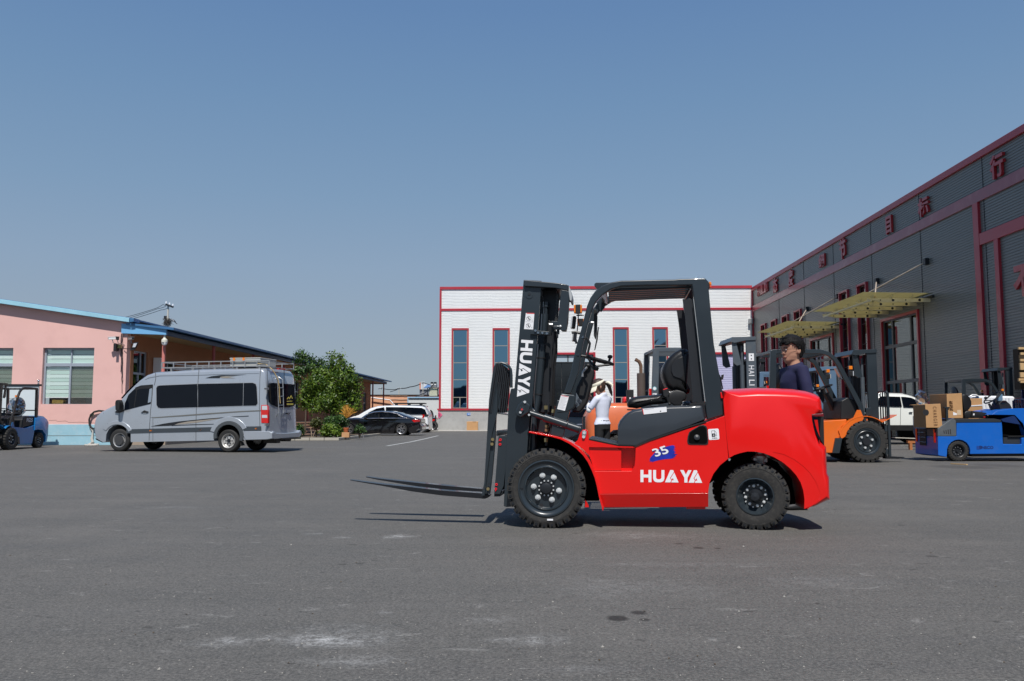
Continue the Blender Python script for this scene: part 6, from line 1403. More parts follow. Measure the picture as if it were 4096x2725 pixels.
m = MB(); m.tube([HF.hit(*p, so_-.05) for p in c4(175, 210, 200, 290)], .012, 6); m.ball(HF.hit(*c4(205, 303)[0], so_-.06), .014); m.build('belt_stalk', BLACKP, fk)
m = MB(); m.pp(HF, c4(375, 265, 440, 270, 460, 318, 360, 322), so_+.2, so_+.4, so_); m.build('air_cleaner', mat('grey_plastic', (.25, .28, .3), .5), fk, bevel=.02)
m = MB(); m.pp(HF, c4(415, 296, 580, 284, 582, 308, 415, 318), o0+.02, o0+.06); m.build('cover_hinge_bar', BLACKP, fk)
m = MB(); m.tube([HF.hit(*p, go+.1) for p in c2(690, 1120, 735, 1200, 760, 1325)], .006, 5); m.build('antenna_rod', DARK, fk)
m = MB(); m.pp(HF, c2(748, 1175, 775, 1170, 765, 1225, 742, 1230), go+.1, go+.12); m.build('rear_mirror', BLACKP, fk, bevel=.004)
# ================================================================ SILVER VAN
cv = crop(350, 1400, 2.619)
vg = G(913, 1810.5)
VA = 11.0
VL = PL((vg.x, vg.y), VA)
van = thing('parked_van', 'silver passenger van with dark windows, black stripes, roof rack and rear ladder', 'van', VL.P(-1.6, 0, .9), -math.radians(VA))
pn = VL.hit(1072, 1700)
_b = None
for i in range(400):
    w = 1.2+i*.004; q = pn+VL.n*w
    r = q-V((0, 0, CAMH)); u = CX+FOC*r.x/(r.y*_cp+r.z*_sp)
    if _b is None or abs(u-1187) < _b[0]: _b = (abs(u-1187), w)
VW = _b[1]
sv = cv(95, 935, 82, 860, 80, 800, 92, 730, 118, 680, 160, 640, 240, 598, 312, 565, 372, 505, 420, 450, 480, 388, 560, 312, 640, 256, 720, 230, 1170, 203, 1500, 195, 1800, 189, 1862, 192, 1880, 235, 1888, 400, 1893, 700, 1900, 850, 1898, 905, 1760, 938, 1640, 946)
ra = [(1475+158*math.cos(math.radians(a)), 905+158*math.sin(math.radians(a))) for a in (10, -15, -40, -65, -90, -115, -140, -165, -190)]
fa_ = [(325+132*math.cos(math.radians(a)), 915+132*math.sin(math.radians(a))) for a in (15, -15, -40, -65, -90, -115, -140, -165)]
body_v = sv+cv(*[t for p in ra for t in p])+cv(1330, 948, 900, 957, 455, 966)+cv(*[t for p in fa_ for t in p])+cv(190, 960, 165, 968)
wv = [.3, 1, 1, 1, 1, 1, 1, 1, 1, 1, 1, 1, 1, 1, 1, 1, 1, 1, .6, .35, .3, .3, .3, .2, 0, 0]+[0]*len(ra)+[0]*3+[0]*len(fa_)+[0, 0]
m = MB(); m.pillow(VL, body_v, -.02, VW-.0, .10, .26, wv, 7); m.build('body', SILVER, van, smooth=38)
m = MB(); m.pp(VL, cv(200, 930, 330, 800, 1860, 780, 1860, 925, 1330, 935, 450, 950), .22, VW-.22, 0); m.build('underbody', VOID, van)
def vs(name, pts, off=-.024, mt=INK, th=.004, par=None, bev=0):
    m = MB(); m.pp(VL, cv(*pts), off-th, off, off); return m.build(name, mt, par or van, bevel=bev, smooth=0 if not bev else 35)
g1 = vs('side_window', (722, 400, 735, 378, 760, 373, 1150, 357, 1155, 600, 770, 611, 740, 604, 724, 575), mt=GLASSD, th=.008, bev=.004)
g2 = vs('side_window', (1158, 357, 1632, 347, 1628, 585, 1158, 600), mt=GLASSD, th=.008, bev=.004)
g3 = vs('side_window', (1637, 347, 1730, 345, 1762, 358, 1772, 390, 1782, 560, 1765, 583, 1632, 585), mt=GLASSD, th=.008, bev=.004)
vs('window_frame_trim', (715, 395, 730, 370, 760, 366, 1150, 350, 1730, 338, 1768, 350, 1780, 390, 1790, 560, 1770, 590, 1630, 592, 1155, 608, 770, 619, 735, 610, 717, 580), off=-.021, mt=mat('silver_trim', (.5, .52, .55), .3, metal=.5), th=.003)
dw = vs('front_door_window', (385, 634, 392, 560, 430, 470, 500, 402, 560, 380, 680, 368, 668, 480, 662, 565, 540, 595), mt=GLASSD, th=.006, bev=.003)
vs('door_window_trim', (500, 395, 560, 372, 684, 362, 680, 400, 650, 405, 560, 408, 505, 425), off=-.031, mt=BLACKP, par=dw)
vs('window_pale_strip', (650, 410, 676, 400, 664, 545, 632, 555), off=-.031, mt=mat('pale_strip', (.25, .3, .36), .6), th=.002, par=dw)  # pale strip laid over the front door glass
for x in (505, 515): pass
vs('window_pillar', (512, 412, 522, 410, 495, 600, 484, 602), off=-.031, mt=BLACKP, th=.002, par=dw)
# windscreen across the nose
A = [VL.hit(u, v, .12) for u, v in cv(352, 512, 400, 455, 460, 392, 530, 330, 575, 296)]
m = MB(); m.loft([[a+V((0, 0, .012))-VL.d*.012, a+V((0, 0, .012))-VL.d*.012+VL.n*(VW-.24)] for a in A], cap=False, closed=False); m.build('windscreen', GLASSD, van)
# seams
def seam(pts, w=2.2, off=-.0235, mt=None):
    P = cv(*pts); L_ = [(x-w/2.6, y) for x, y in P]; R_ = [(x+w/2.6, y) for x, y in P][::-1]
    m = MB(); m.pp(VL, L_+R_, off-.002, off, off); m.build('panel_gap', mt or mat('gap_grey', (.06, .065, .07), .6), van, smooth=0)
seam((684, 366, 678, 480, 660, 640, 650, 800, 645, 950)); seam((712, 232, 715, 300, 700, 370)); seam((1168, 204, 1160, 300, 1140, 610)); seam((1140, 610, 1136, 780, 1136, 950)); seam((685, 700, 685, 955), 1.5)
seam((1812, 190, 1805, 330, 1800, 600, 1806, 800)); seam((332, 655, 330, 740), 1.5)
m = MB(); m.pp(VL, cv(600, 315, 640, 290, 760, 268, 1170, 262, 1500, 250, 1800, 243, 1800, 246, 1500, 254, 1170, 267, 760, 274, 645, 296), -.026, -.021, -.02); m.build('roof_crease', mat('silver_shade', (.28, .30, .33), .35, metal=.4), van, smooth=0)
BAND = mat('charcoal_band', (.045, .055, .065), .45)
vs('lower_band', (408, 832, 640, 826, 1330, 808, 1330, 852, 640, 868, 412, 874), mt=BAND, th=.012, bev=.003); vs('lower_band', (1622, 803, 1820, 800, 1822, 846, 1640, 850), mt=BAND, th=.012, bev=.003)
STR = mat('grey_stripe', (.14, .14, .13), .4, coat=.4); BLS = mat('black_stripe', (.012, .013, .016), .3, coat=.5)
vs('side_stripe', (655, 708, 1000, 682, 1300, 660, 1600, 640, 1820, 630, 1820, 642, 1600, 652, 1300, 674, 1000, 696, 700, 714), mt=STR, th=.002)
vs('side_stripe', (660, 802, 800, 772, 950, 750, 1250, 720, 1500, 700, 1690, 689, 1685, 697, 1500, 706, 1250, 730, 1050, 750, 950, 770, 900, 790, 860, 795), mt=BLS, th=.002)
vs('side_stripe', (880, 790, 1100, 780, 1325, 775, 1325, 780, 1100, 788, 880, 796), mt=BLS, th=.002); vs('side_stripe', (905, 786, 960, 766, 1060, 748, 1250, 730, 1400, 712, 1380, 720, 1150, 762, 1000, 778), off=-.0245, mt=mat('tan_stripe', (.30, .27, .23), .4), th=.001)
vs('roof_stripe', (1235, 296, 1300, 276, 1400, 264, 1665, 259, 1560, 268, 1450, 272, 1390, 282, 1385, 296), mt=BLS, th=.002); vs('roof_stripe', (1390, 290, 1400, 280, 1470, 275, 1560, 272, 1470, 284, 1550, 297, 1420, 296), off=-.0245, mt=MAT['tan_stripe'], th=.001)
def blob(name, x, y, w, h, mt, off=-.024, th=.012, par=None, bev=.004): return vs(name, tuple(t for p in rr(x-w/2, y-h/2, x+w/2, y+h/2, min(w, h)*.4, 3) for t in p), off, mt, th, par, bev)
for (x, y) in ((663, 847), (1183, 838), (1770, 826)): blob('side_marker', x, y, 32, 17, AMBER)
blob('indicator_repeater', 209, 711, 18, 13, AMBER, off=.03)
vs('door_handle', (562, 655, 580, 646, 600, 632, 615, 640, 640, 645, 640, 655, 600, 660), mt=BLACKP, th=.03, bev=.006); blob('handle_key', 602, 664, 36, 10, CHROME)
# flared arches
def arc_band(cx, cy, r0, r1, a0, a1, n=14): 
    o_ = [(cx+r1*math.cos(math.radians(a0+(a1-a0)*k/n)), cy+r1*math.sin(math.radians(a0+(a1-a0)*k/n))) for k in range(n+1)]
    i_ = [(cx+r0*math.cos(math.radians(a0+(a1-a0)*k/n)), cy+r0*math.sin(math.radians(a0+(a1-a0)*k/n))) for k in range(n+1)]
    return o_+i_[::-1]
m = MB(); m.pp(VL, cv(*[t for p in arc_band(1475, 905, 122, 156, -190, 20) for t in p]), -.06, .04, -.05); m.build('wheel_arch_flare', mat('charcoal_plastic', (.06, .068, .075), .5), van, bevel=.006)
m = MB(); m.pp(VL, cv(*[t for p in arc_band(1480, 905, 156, 205, -165, -25) for t in p]), -.045, .03, -.05); m.build('arch_panel', SILVER, van, bevel=.014)
m = MB(); m.pp(VL, cv(*[t for p in arc_band(310, 915, 132, 172, -150, -25) for t in p]), -.04, .03, -.03); m.build('arch_panel', SILVER, van, bevel=.014)
vs('mud_flap', (1590, 960, 1630, 960, 1650, 1000, 1612, 1005, 1590, 990), off=.15, mt=RUBBERC, th=.02)
# wheels
def car_wheel(root, c, n, R, wid, rimr, style, rimmat=CHROME, spokes=5):
    c = V(c); n = V(n).normalized(); w = wid/2; m = MB()
    m.lathe([(rimr, w*.75), (rimr*1.05, w*.95), (R*.88, w*1.0), (R*.96, w*.85), (R, w*.6), (R, -w*.6), (R*.96, -w*.85), (R*.88, -w), (rimr, -w*.75)], c, n, 40); ty = m.build('tyre', RUBBERC, root)
    m = MB()
    if style == 'dish':
        m.lathe([(rimr*1.02, w*.80), (rimr*1.0, w*.92), (rimr*.93, w*.85), (rimr*.85, w*.35), (rimr*.70, w*.20), (rimr*.62, w*.42), (rimr*.30, w*.48), (.001, w*.48)], c, n, 36); rm = m.build('rim', rimmat, root)
        ref = V((0, 0, 1)); e1 = n.cross(ref).normalized(); e2 = n.cross(e1)
        m = MB(); m.disc(c+n*w*.485, n, rimr*.26, .03, 16); m.build('hub_cap', DARK, rm)
        for k in range(6):
            a = math.pi/3*k; p = c+(e1*math.cos(a)+e2*math.sin(a))*rimr*.46+n*w*.48; m = MB(); m.disc(p, n, rimr*.08, .012, 8); m.build('wheel_nut', DARK, rm)
            p = c+(e1*math.cos(a+.5)+e2*math.sin(a+.5))*rimr*.76+n*w*.26; m = MB(); m.disc(p, n, rimr*.09, .012, 10); m.build('vent_hole', INK, rm)
    else:
        m.lathe([(rimr*1.02, w*.80), (rimr*1.0, w*.92), (rimr*.93, w*.85), (rimr*.90, w*.2)], c, n, 36); rm = m.build('rim', rimmat, root)
        m = MB(); m.disc(c+n*w*.15, n, rimr*.92, .004, 24); m.build('wheel_inside', INK, rm)
        ref = V((0, 0, 1)); e1 = n.cross(ref).normalized(); e2 = n.cross(e1)
        for k in range(spokes*2):
            a = math.pi/spokes*k+.2; b_ = a+.10*(1 if k % 2 else -1)
            p0 = c+(e1*math.cos(a)+e2*math.sin(a))*rimr*.1+n*w*.62; p1 = c+(e1*math.cos(b_)+e2*math.sin(b_))*rimr*.95+n*w*.82
            m = MB(); m.beam(p0, p1, rimr*.11, .02, up=n); m.build('spoke', rimmat, rm)
        m = MB(); m.disc(c+n*w*.6, n, rimr*.16, .02, 14); m.build('hub_cap', DARK, rm)
WHC = mat('worn_white_hub', (.55, .54, .52), .4, metal=.4, dirt=.4)
rvw = 122/2.619/FOC*24.1
c_ = VL.hit(*cv(1472, 950)[0], .02); car_wheel(van, V((c_.x, c_.y, rvw))+VL.n*.12, -VL.n, rvw, .24, rvw*.62, 'dish', WHC)
c_ = VL.hit(*cv(332, 948)[0], .03); rv2 = rvw*1.0; car_wheel(van, V((c_.x, c_.y, rv2))+VL.n*.10, -VL.n, rv2, .21, rv2*.62, 'dish', mat('silver_hubcap', (.5, .5, .5), .3, metal=.5))
vcap = MB(); vcap.disc(V((c_.x, c_.y, rv2))-VL.n*.0, -VL.n, rv2*.42, .02, 24); vcap.build('hub_cover', mat('grey_hub_cover', (.05, .05, .052), .5), van)
for s_ in (c_, VL.hit(*cv(1472, 950)[0], .02)): car_wheel(van, V((s_.x, s_.y, rvw))+VL.n*(VW-.16), VL.n, rvw, .22, rvw*.62, 'dish', WHC)
# mirror
m = MB(); m.pp(VL, cv(318, 530, 345, 522, 358, 560, 356, 632, 335, 645, 315, 628, 312, 560), -.26, -.06, -.15); m.build('wing_mirror', BLACKP, van, bevel=.02)
m = MB(); m.pp(VL, cv(290, 655, 320, 625, 375, 600, 385, 640, 320, 660), -.07, -.0, -.03); m.build('mirror_base', BLACKP, van, bevel=.01)
# nose: headlamp, bumper, grille
m = MB(); m.pp(VL, cv(98, 770, 100, 720, 120, 690, 150, 665, 170, 655, 150, 700, 120, 745), .035, VW-.05, .1); m.build('headlamp', CLEARL, van, bevel=.01)
m = MB(); m.pp(VL, cv(88, 925, 95, 940, 160, 970, 200, 962, 195, 945, 150, 950), .02, VW-.02, .06); m.build('front_valance', BLACKP, van, bevel=.01)
# --- rear face
rcnr = VL.hit(*cv(1880, 700)[0], .0)
sR_ = (rcnr-VL.p0).dot(VL.d)
def tilt(z): return .0
VR = PL((rcnr.x, rcnr.y), VA-90)
def rp(name, pts, o0_=-.03, o1_=.02, mt=GLASSD, par=None, bev=0, od=-.02):
    m = MB(); m.pp(VR, cv(*pts), o0_, o1_, od); return m.build(name, mt, par or van, bevel=bev)
rw_ = rp('rear_window', (1902, 372, 1910, 350, 1935, 345, 1990, 350, 1995, 600, 1930, 575, 1905, 545), mt=GLASSD, bev=.004); rw2 = rp('rear_window', (2006, 350, 2120, 358, 2165, 362, 2176, 560, 2165, 585, 2110, 603, 2006, 600), mt=GLASSD, bev=.004)
YEL = mat('yellow_print', (.75, .6, .1), .5)
for pts in ((2085, 515, 2105, 490, 2112, 505, 2130, 475, 2148, 510, 2140, 512, 2129, 490, 2113, 518, 2103, 503, 2092, 518), (2085, 535, 2140, 533, 2140, 540, 2085, 542), (2085, 558, 2155, 555, 2155, 578, 2085, 580)):
    if pts[1] == 558:
        for k in range(5): x = 2086+k*14; rp('window_lettering', (x, 560, x+9, 560, x+9, 577, x, 577), -.034, -.031, YEL, rw2)
    else: rp('window_lettering', pts, -.034, -.031, YEL, rw2)
lamp = MB(); lamp.pp(VL, cv(1822, 577, 1880, 577, 1892, 600, 1893, 768, 1822, 766, 1818, 640), -.035, .06, -.02); lampo = lamp.build('tail_lamp', REDLENS, van, bevel=.008)
for (a, b) in ((585, 628), (682, 712)): vs('clear_section', (1828, a, 1882, a, 1884, b, 1828, b), off=-.036, mt=CLEARL, th=.004, par=lampo)
rp('number_plate_recess', (1905, 725, 1920, 712, 2050, 712, 2058, 730, 2058, 838, 1905, 845), -.012, .02, mat('recess_grey', (.06, .07, .08), .5), bev=.004)
pl_ = rp('number_plate', (1928, 742, 2022, 742, 2024, 800, 1930, 802), -.035, -.02, mat('plate_blue', (.02, .10, .50), .4))
a = VR.hit(*cv(1934, 790)[0], -.037); b = VR.hit(*cv(2020, 790)[0], -.037); ux = b-a; m = MB(); text_on('l', '鲁B90K5', a, ux, V((0, 0, 1)), ux.length, .10, .003, WHITE, van, build=False, out=m); m.build('plate_lettering', WHITE, pl_, smooth=0)
rp('rear_band', (1898, 795, 1905, 845, 2060, 838, 2188, 835, 2188, 795, 2065, 795, 2060, 838), -.016, .02, BAND)
rp('rear_bumper', (1895, 855, 1905, 850, 1930, 872, 2060, 870, 2170, 862, 2185, 840, 2200, 860, 2198, 885, 2180, 915, 2080, 922, 1910, 935, 1893, 925), -.16, .1, SILVER, bev=.02)
m = MB(); m.pp(VL, cv(1640, 848, 1900, 850, 1935, 868, 1935, 930, 1880, 940, 1655, 946, 1632, 900), -.035, .10, -.02); m.build('bumper_side', SILVER, van, bevel=.02)
rp('brake_light', (2002, 195, 2070, 198, 2070, 209, 2002, 205), -.03, .05, REDLENS, bev=.003)
rp('door_gap', (2063, 215, 2067, 215, 2069, 868, 2065, 868), -.0085, .0, MAT['gap_grey']); rp('door_gap', (1887, 210, 1890, 210, 1892, 830, 1889, 830), -.008, 0, MAT['gap_grey'])
rp('tow_step', (1975, 925, 2170, 918, 2170, 932, 1975, 938), -.22, -.12, BLACKP); rp('tow_bracket', (1950, 930, 1992, 926, 1992, 975, 1955, 978), -.1, .3, BLACKP); rp('exhaust', (2040, 935, 2112, 932, 2100, 958, 2050, 958), -.1, .4, INK)
rp('rear_door_handle', (2075, 660, 2115, 655, 2115, 664, 2078, 670), -.06, -.01, BLACKP); rp('door_lock', (2090, 658, 2108, 656, 2106, 672, 2092, 673), -.065, -.02, CHROME)
rp('hinge', (1856, 398, 1892, 396, 1892, 416, 1860, 416), -.05, .0, STEEL, bev=.004); rp('hinge', (1860, 770, 1895, 768, 1895, 796, 1862, 796), -.05, 0, STEEL, bev=.004)
# ladder
lad = MB()
def RP(x, y, o=-.14): return VR.hit(*cv(x, y)[0], o)
lad = MB(); lad.tube([RP(1950, 290, -.02), RP(1990, 310), RP(2003, 640), RP(2000, 665), RP(1975, 700, -.02)], .014, 6); ldo = lad.build('ladder', STEEL, van)
m = MB(); m.tube([RP(2003, 285, -.02), RP(2045, 312), RP(2055, 640), RP(2050, 668), RP(2030, 705, -.02)], .014, 6); m.build('ladder_rail', STEEL, ldo)
for y in (398, 487, 580, 664): m = MB(); m.tube([RP(1992+(y-310)*.035, y), RP(2046+(y-310)*.03, y-1)], .012, 6); m.build('rung', STEEL, ldo)
# roof rack
RK = mat('rack_grey', (.36, .37, .38), .45, metal=.5, dirt=.3)
zr0 = VL.hit(*cv(1100, 205)[0], .1).z; zr1 = VL.hit(*cv(1100, 128)[0], .1).z
sA = VL.sz(*cv(770, 200)[0], .1)[0]; sB = VL.sz(*cv(1880, 180)[0], .1)[0]+.05
rackm = MB()
rail_pts = lambda z, o: [VL.P(sA, z-.0, o), VL.P(sB, z+.02, o)]
for o in (.14, VW-.14):
    for z, w_ in ((zr0+.06, .03), (zr1, .028)):
        m = MB(); m.beam(*rail_pts(z, o), w_, w_); m.build('rack_rail', RK, van)
    for k in range(10):
        s_ = sA+(sB-sA)*k/9; m = MB(); m.beam(VL.P(s_, zr0+.04, o), VL.P(s_, zr1+.01, o), .026, .026); m.build('rack_post', RK, van)
for k in range(10):
    s_ = sA+(sB-sA)*k/9; m = MB(); m.beam(VL.P(s_, zr0+.06, .14), VL.P(s_, zr0+.06, VW-.14), .024, .024); m.build('rack_crossbar', RK, van)
for s_ in (sA, sB): m = MB(); m.beam(VL.P(s_, zr1, .14), VL.P(s_, zr1, VW-.14), .024, .024); m.build('rack_crossbar', RK, van)
for k in range(5): s_ = sA+.3+(sB-sA-.6)*k/4; m = MB(); m.beam(VL.P(s_, zr0-.06, .16), VL.P(s_, zr0+.05, .14), .05, .03); m.build('rack_foot', STEEL, van)
bx0, bz0 = VL.sz(*cv(1488, 180)[0], .16); bx1, bz1 = VL.sz(*cv(1808, 95)[0], .16)
rb = thing('roof_box', 'grey metal box with orange tape strapped on the roof rack of the van', 'box', VL.P((bx0+bx1)/2, zr0+.08, .6), -math.radians(VA))
m = MB(); sbox(m, VL, bx0, bx1, zr0+.075, zr1+.085, .18, VW*.62); m.build('box_body', mat('galvanised_box', (.50, .50, .47), .5, metal=.2, dirt=.4, dirtcol=(.3, .28, .25)), rb, bevel=.008)
m = MB(); sbox(m, VL, bx0-.01, bx1+.01, zr1+.086, zr1+.11, .165, VW*.62+.015); m.build('lid', mat('galvanised_lid', (.58, .58, .55), .5, dirt=.3), rb, bevel=.006)
for x in (1535, 1635): s_ = VL.sz(*cv(x, 110)[0], .16)[0]; m = MB(); sbox(m, VL, s_-.03, s_+.03, zr1+.02, zr1+.115, .155, .164); m.build('orange_tape', AMBER, rb)
m = MB(); m.tube([VL.P(bx1-.1, zr0+.15, .16), VL.P(bx1+.15, zr0+.14, .2)]+[RP(x, y, o) for x, y, o in ((1935, 205, -.05), (1965, 250, -.10), (1995, 310, -.17), (2010, 400, -.17), (2012, 480, -.17), (2020, 560, -.17))], .014, 6); m.build('hose', mat('yellow_hose', (.50, .36, .16), .6), rb)
# hose loop on the pink wall in front of the van
hz = MB(); hz.tube([PB.hit(u, v, -.10) for u, v in cv(185, 645, 120, 638, 70, 650, 35, 680, 18, 730, 22, 790, 45, 820, 75, 828, 88, 800, 100, 760)], .035, 8)
tag(hz.build('hose_loop', RUBBERC), 'black hose loop hanging on the pink wall in front of the van nose', 'hose')
m = MB(); m.tube([PB.hit(u, v, -.08) for u, v in cv(40, 820, 55, 850, 52, 900, 45, 930, 55, 965, 10, 1000)], [.05, .03, .035, .05, .05, .03], 6)
tag(m.build('white_rag', mat('dirty_rag', (.55, .53, .48), .9, var=.3, bump=.3)), 'crumpled white rag hanging under the hose loop at the wall foot', 'rag')
# rubble at the foot of the wall
m = MB()
for k in range(60):
    p = G(random.uniform(350, 395), random.uniform(1778, 1784)); s_ = random.uniform(.02, .07); m.ball(p+V((0, random.uniform(-.2, 0), s_*.4)), s_, s_, s_*.6, 6, 4)
tag(stuff(m.build('rubble', CONCL, smooth=0)), 'small heap of rubble at the foot of the pale blue plinth', 'rubble')

# ================================================================ CARS
def car_side(pl, root, body, wts, mt, width, ri=.10, rd=.30, o=0.0):
    m = MB(); m.pillow(pl, body, o, o+width, ri, rd, wts, 6); return m.build('body', mt, root, smooth=40)
def cp_(pl, root, name, pts, off, th, mt, bev=0): m = MB(); m.pp(pl, pts, off-th, off, off); return m.build(name, mt, root, bevel=bev)
cy3 = crop(1100, 1350, 2.946)
BLACKC = mat('black_car_paint', (.006, .006, .008), .12, coat=1.0, coatr=.02, var=.05, rvar=.02); WHITEC = mat('white_car_paint', (.80, .82, .84), .22, coat=1.0, coatr=.03, var=.02)
gs = G(1605, 1742.7); SP = PL((gs.x, gs.y), 4)
sedan = thing('parked_sedan', 'shiny black sedan with chrome window line parked before the white people carrier', 'car', SP.P(-2.2, 0, .9), -math.radians(4))
def arch_pts(cx, cy, r, a0=10, a1=-190, n=8): return [(cx+r*math.cos(math.radians(a0+(a1-a0)*k/n)), cy+r*math.sin(math.radians(a0+(a1-a0)*k/n))) for k in range(n+1)]
fl_ = lambda L_: [t for p in L_ for t in p]
A1, A2 = arch_pts(1488, 1088, 80), arch_pts(862, 1088, 80)
sb = cy3(*([760, 1100, 752, 1040, 770, 985, 830, 955, 930, 945, 1010, 948, 1075, 905, 1150, 876, 1250, 866, 1370, 868, 1460, 885, 1560, 925, 1625, 945, 1700, 950, 1716, 962, 1720, 995, 1714, 1015, 1730, 1050, 1728, 1085, 1660, 1128, 1590, 1132]+fl_(A1)+[1400, 1136, 950, 1138]+fl_(A2)+[770, 1120]))
car_side(SP, sedan, sb, [.5, 1, 1, 1, 1, 1, 1.6, 2, 2, 2, 1.8, 1.5, 1, 1, 1, 1, 1, 1, 1, .3, 0]+[0]*9+[0, 0]+[0]*9+[0], BLACKC, 1.85, .09, .35)
w_ = cp_(SP, sedan, 'side_window', cy3(1030, 950, 1100, 906, 1170, 886, 1262, 880, 1350, 886, 1430, 902, 1500, 935, 1520, 950), .115, .15, GLASSD)
m = MB(); m.tube([SP.hit(*p, -.04) for p in cy3(1005, 957, 1030, 950, 1100, 903, 1170, 881, 1262, 875, 1352, 881, 1435, 898, 1510, 932, 1540, 950)], .018, 5); m.tube([SP.hit(*p, -.04) for p in cy3(1005, 957, 1200, 953, 1540, 951)], .018, 5); m.build('chrome_trim', CHROME, sedan)
for x in (1228, 1432): cp_(SP, sedan, 'window_pillar', cy3(x-9, 890, x+9, 890, x+9, 950, x-9, 950), -.042, .01, BLACKC)
for x in (1190, 1412): cp_(SP, sedan, 'door_handle', cy3(x-38, 978, x+10, 976, x+10, 986, x-38, 988), -.012, .03, BLACKC, .004)
cp_(SP, sedan, 'wing_mirror', cy3(1050, 945, 1085, 938, 1092, 955, 1060, 962), -.03, .2, BLACKC, .02)
cp_(SP, sedan, 'tail_lamp', cy3(1612, 975, 1660, 968, 1712, 975, 1712, 992, 1640, 1000), -.01, .03, REDLENS, .004)
cp_(SP, sedan, 'lamp_chrome', cy3(1650, 983, 1716, 980, 1716, 986, 1650, 988), -.042, .004, CHROME)
cp_(SP, sedan, 'exhaust_trim', cy3(1665, 1095, 1690, 1075, 1715, 1078, 1700, 1090, 1672, 1100), -.01, .02, CHROME)
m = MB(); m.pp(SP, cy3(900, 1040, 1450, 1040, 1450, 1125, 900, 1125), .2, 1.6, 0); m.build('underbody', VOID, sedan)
Rs = 71/2.946/FOC*gs.y
for x in (1488, 862):
    c_ = SP.hit(*cy3(x, 1088)[0], .02)
    car_wheel(sedan, V((c_.x, c_.y, Rs))+SP.n*.10, -SP.n, Rs, .22, Rs*.70, 'spoke', mat('alloy', (.5, .5, .52), .3, metal=.8)); car_wheel(sedan, V((c_.x, c_.y, Rs))+SP.n*1.7, SP.n, Rs, .22, Rs*.70, 'spoke', MAT['alloy'], 3)
# white people carrier behind it
gm_ = G(1697, 1731); MP = PL((gm_.x, gm_.y), 3)
mpv = thing('parked_minivan', 'white people carrier with dark glass parked just behind the black sedan', 'car', MP.P(-2.3, 0, .9), -math.radians(3))
A1, A2 = arch_pts(1742, 1062, 62), arch_pts(985, 1062, 62)
mbp = cy3(*([852, 1080, 848, 1000, 858, 955, 920, 930, 985, 912, 1040, 880, 1130, 832, 1220, 808, 1400, 800, 1600, 804, 1715, 808, 1768, 820, 1790, 868, 1812, 915, 1812, 1000, 1816, 1060, 1812, 1086]+fl_(A1)+[1680, 1095, 1060, 1095]+fl_(A2)+[900, 1092]))
car_side(MP, mpv, mbp, [.5, 1, 1, 1, 1, 1.3, 1.8, 2, 2, 2, 1.6, 1.2, 1, 1, 1, 1, .5]+[0]*9+[0, 0]+[0]*9+[0], WHITEC, 1.95, .09, .35)
cp_(MP, mpv, 'side_window', cy3(1100, 890, 1200, 838, 1290, 822, 1300, 880, 1300, 905, 1120, 908), .06, .12, GLASSD); cp_(MP, mpv, 'side_window', cy3(1310, 821, 1500, 822, 1730, 830, 1770, 850, 1792, 905, 1560, 905, 1310, 905), .06, .12, GLASSD)
cp_(MP, mpv, 'tail_lamp', cy3(1725, 905, 1808, 908, 1800, 918, 1765, 925, 1740, 960, 1735, 940, 1745, 920), -.01, .03, REDLENS, .004)
cp_(MP, mpv, 'lamp_trim', cy3(1755, 910, 1810, 908, 1812, 925, 1770, 930), -.042, .004, BLACKP)
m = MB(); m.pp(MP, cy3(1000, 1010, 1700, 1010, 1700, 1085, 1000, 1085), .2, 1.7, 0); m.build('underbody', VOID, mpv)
cp_(MP, mpv, 'rear_skirt', cy3(1730, 1060, 1815, 1052, 1812, 1075, 1740, 1088), -.012, .02, mat('silver_plastic', (.5, .52, .54), .4), .004)
Rm = .37
for x in (1742, 985):
    c_ = MP.hit(*cy3(x, 1062)[0], .02); car_wheel(mpv, V((c_.x, c_.y, Rm))+MP.n*.10, -MP.n, Rm, .22, Rm*.68, 'spoke', MAT['alloy']); car_wheel(mpv, V((c_.x, c_.y, Rm))+MP.n*1.8, MP.n, Rm, .22, Rm*.68, 'spoke', MAT['alloy'], 3)
# dark off-roader with roof rack and spare wheel
DP = PL((G(1700, 1728).x, 57.0), 0)
offr = thing('parked_offroader', 'dark off-road car with flat roof rack and a spare wheel, behind the white people carrier', 'car', DP.P(0, 0, 1))
ob = cy3(1350, 1085, 1345, 960, 1360, 930, 1400, 840, 1430, 808, 1500, 800, 1740, 797, 1775, 805, 1785, 850, 1795, 1000, 1798, 1085)
car_side(DP, offr, ob, [0, .6, 1, 1, 1, 1, 1, 1, 1, .6, 0], mat('dark_green_paint', (.02, .024, .026), .2, coat=1), 1.9, .08, .25)
m = MB(); a = DP.hit(*cy3(1392, 776)[0], .2); b = DP.hit(*cy3(1762, 776)[0], .2); m.box(a.x, b.x, a.y, a.y+1.4, a.z-.04, a.z+.03); m.build('roof_rack', BLACKP, offr, bevel=.01)
for x in (1430, 1580, 1720): m = MB(); a = DP.hit(*cy3(x, 790)[0], .2); m.box(a.x-.1, a.x+.1, a.y, a.y+.1, a.z-.2, a.z+.08); m.build('rack_foot', BLACKP, offr)
c_ = DP.hit(*cy3(1822, 922)[0], .9); m = MB(); Rq = 68/2.946/FOC*57; m.lathe([(.001, -.13), (Rq*.6, -.13), (Rq*.92, -.13), (Rq, -.08), (Rq, .08), (Rq*.92, .13), (Rq*.6, .13), (.001, .10)], c_, (1, -.25, 0), 28); m.build('spare_wheel', RUBBERC, offr)
cp_(DP, offr, 'side_window', cy3(1410, 845, 1440, 815, 1740, 812, 1765, 880, 1400, 880), .02, .05, GLASSD)
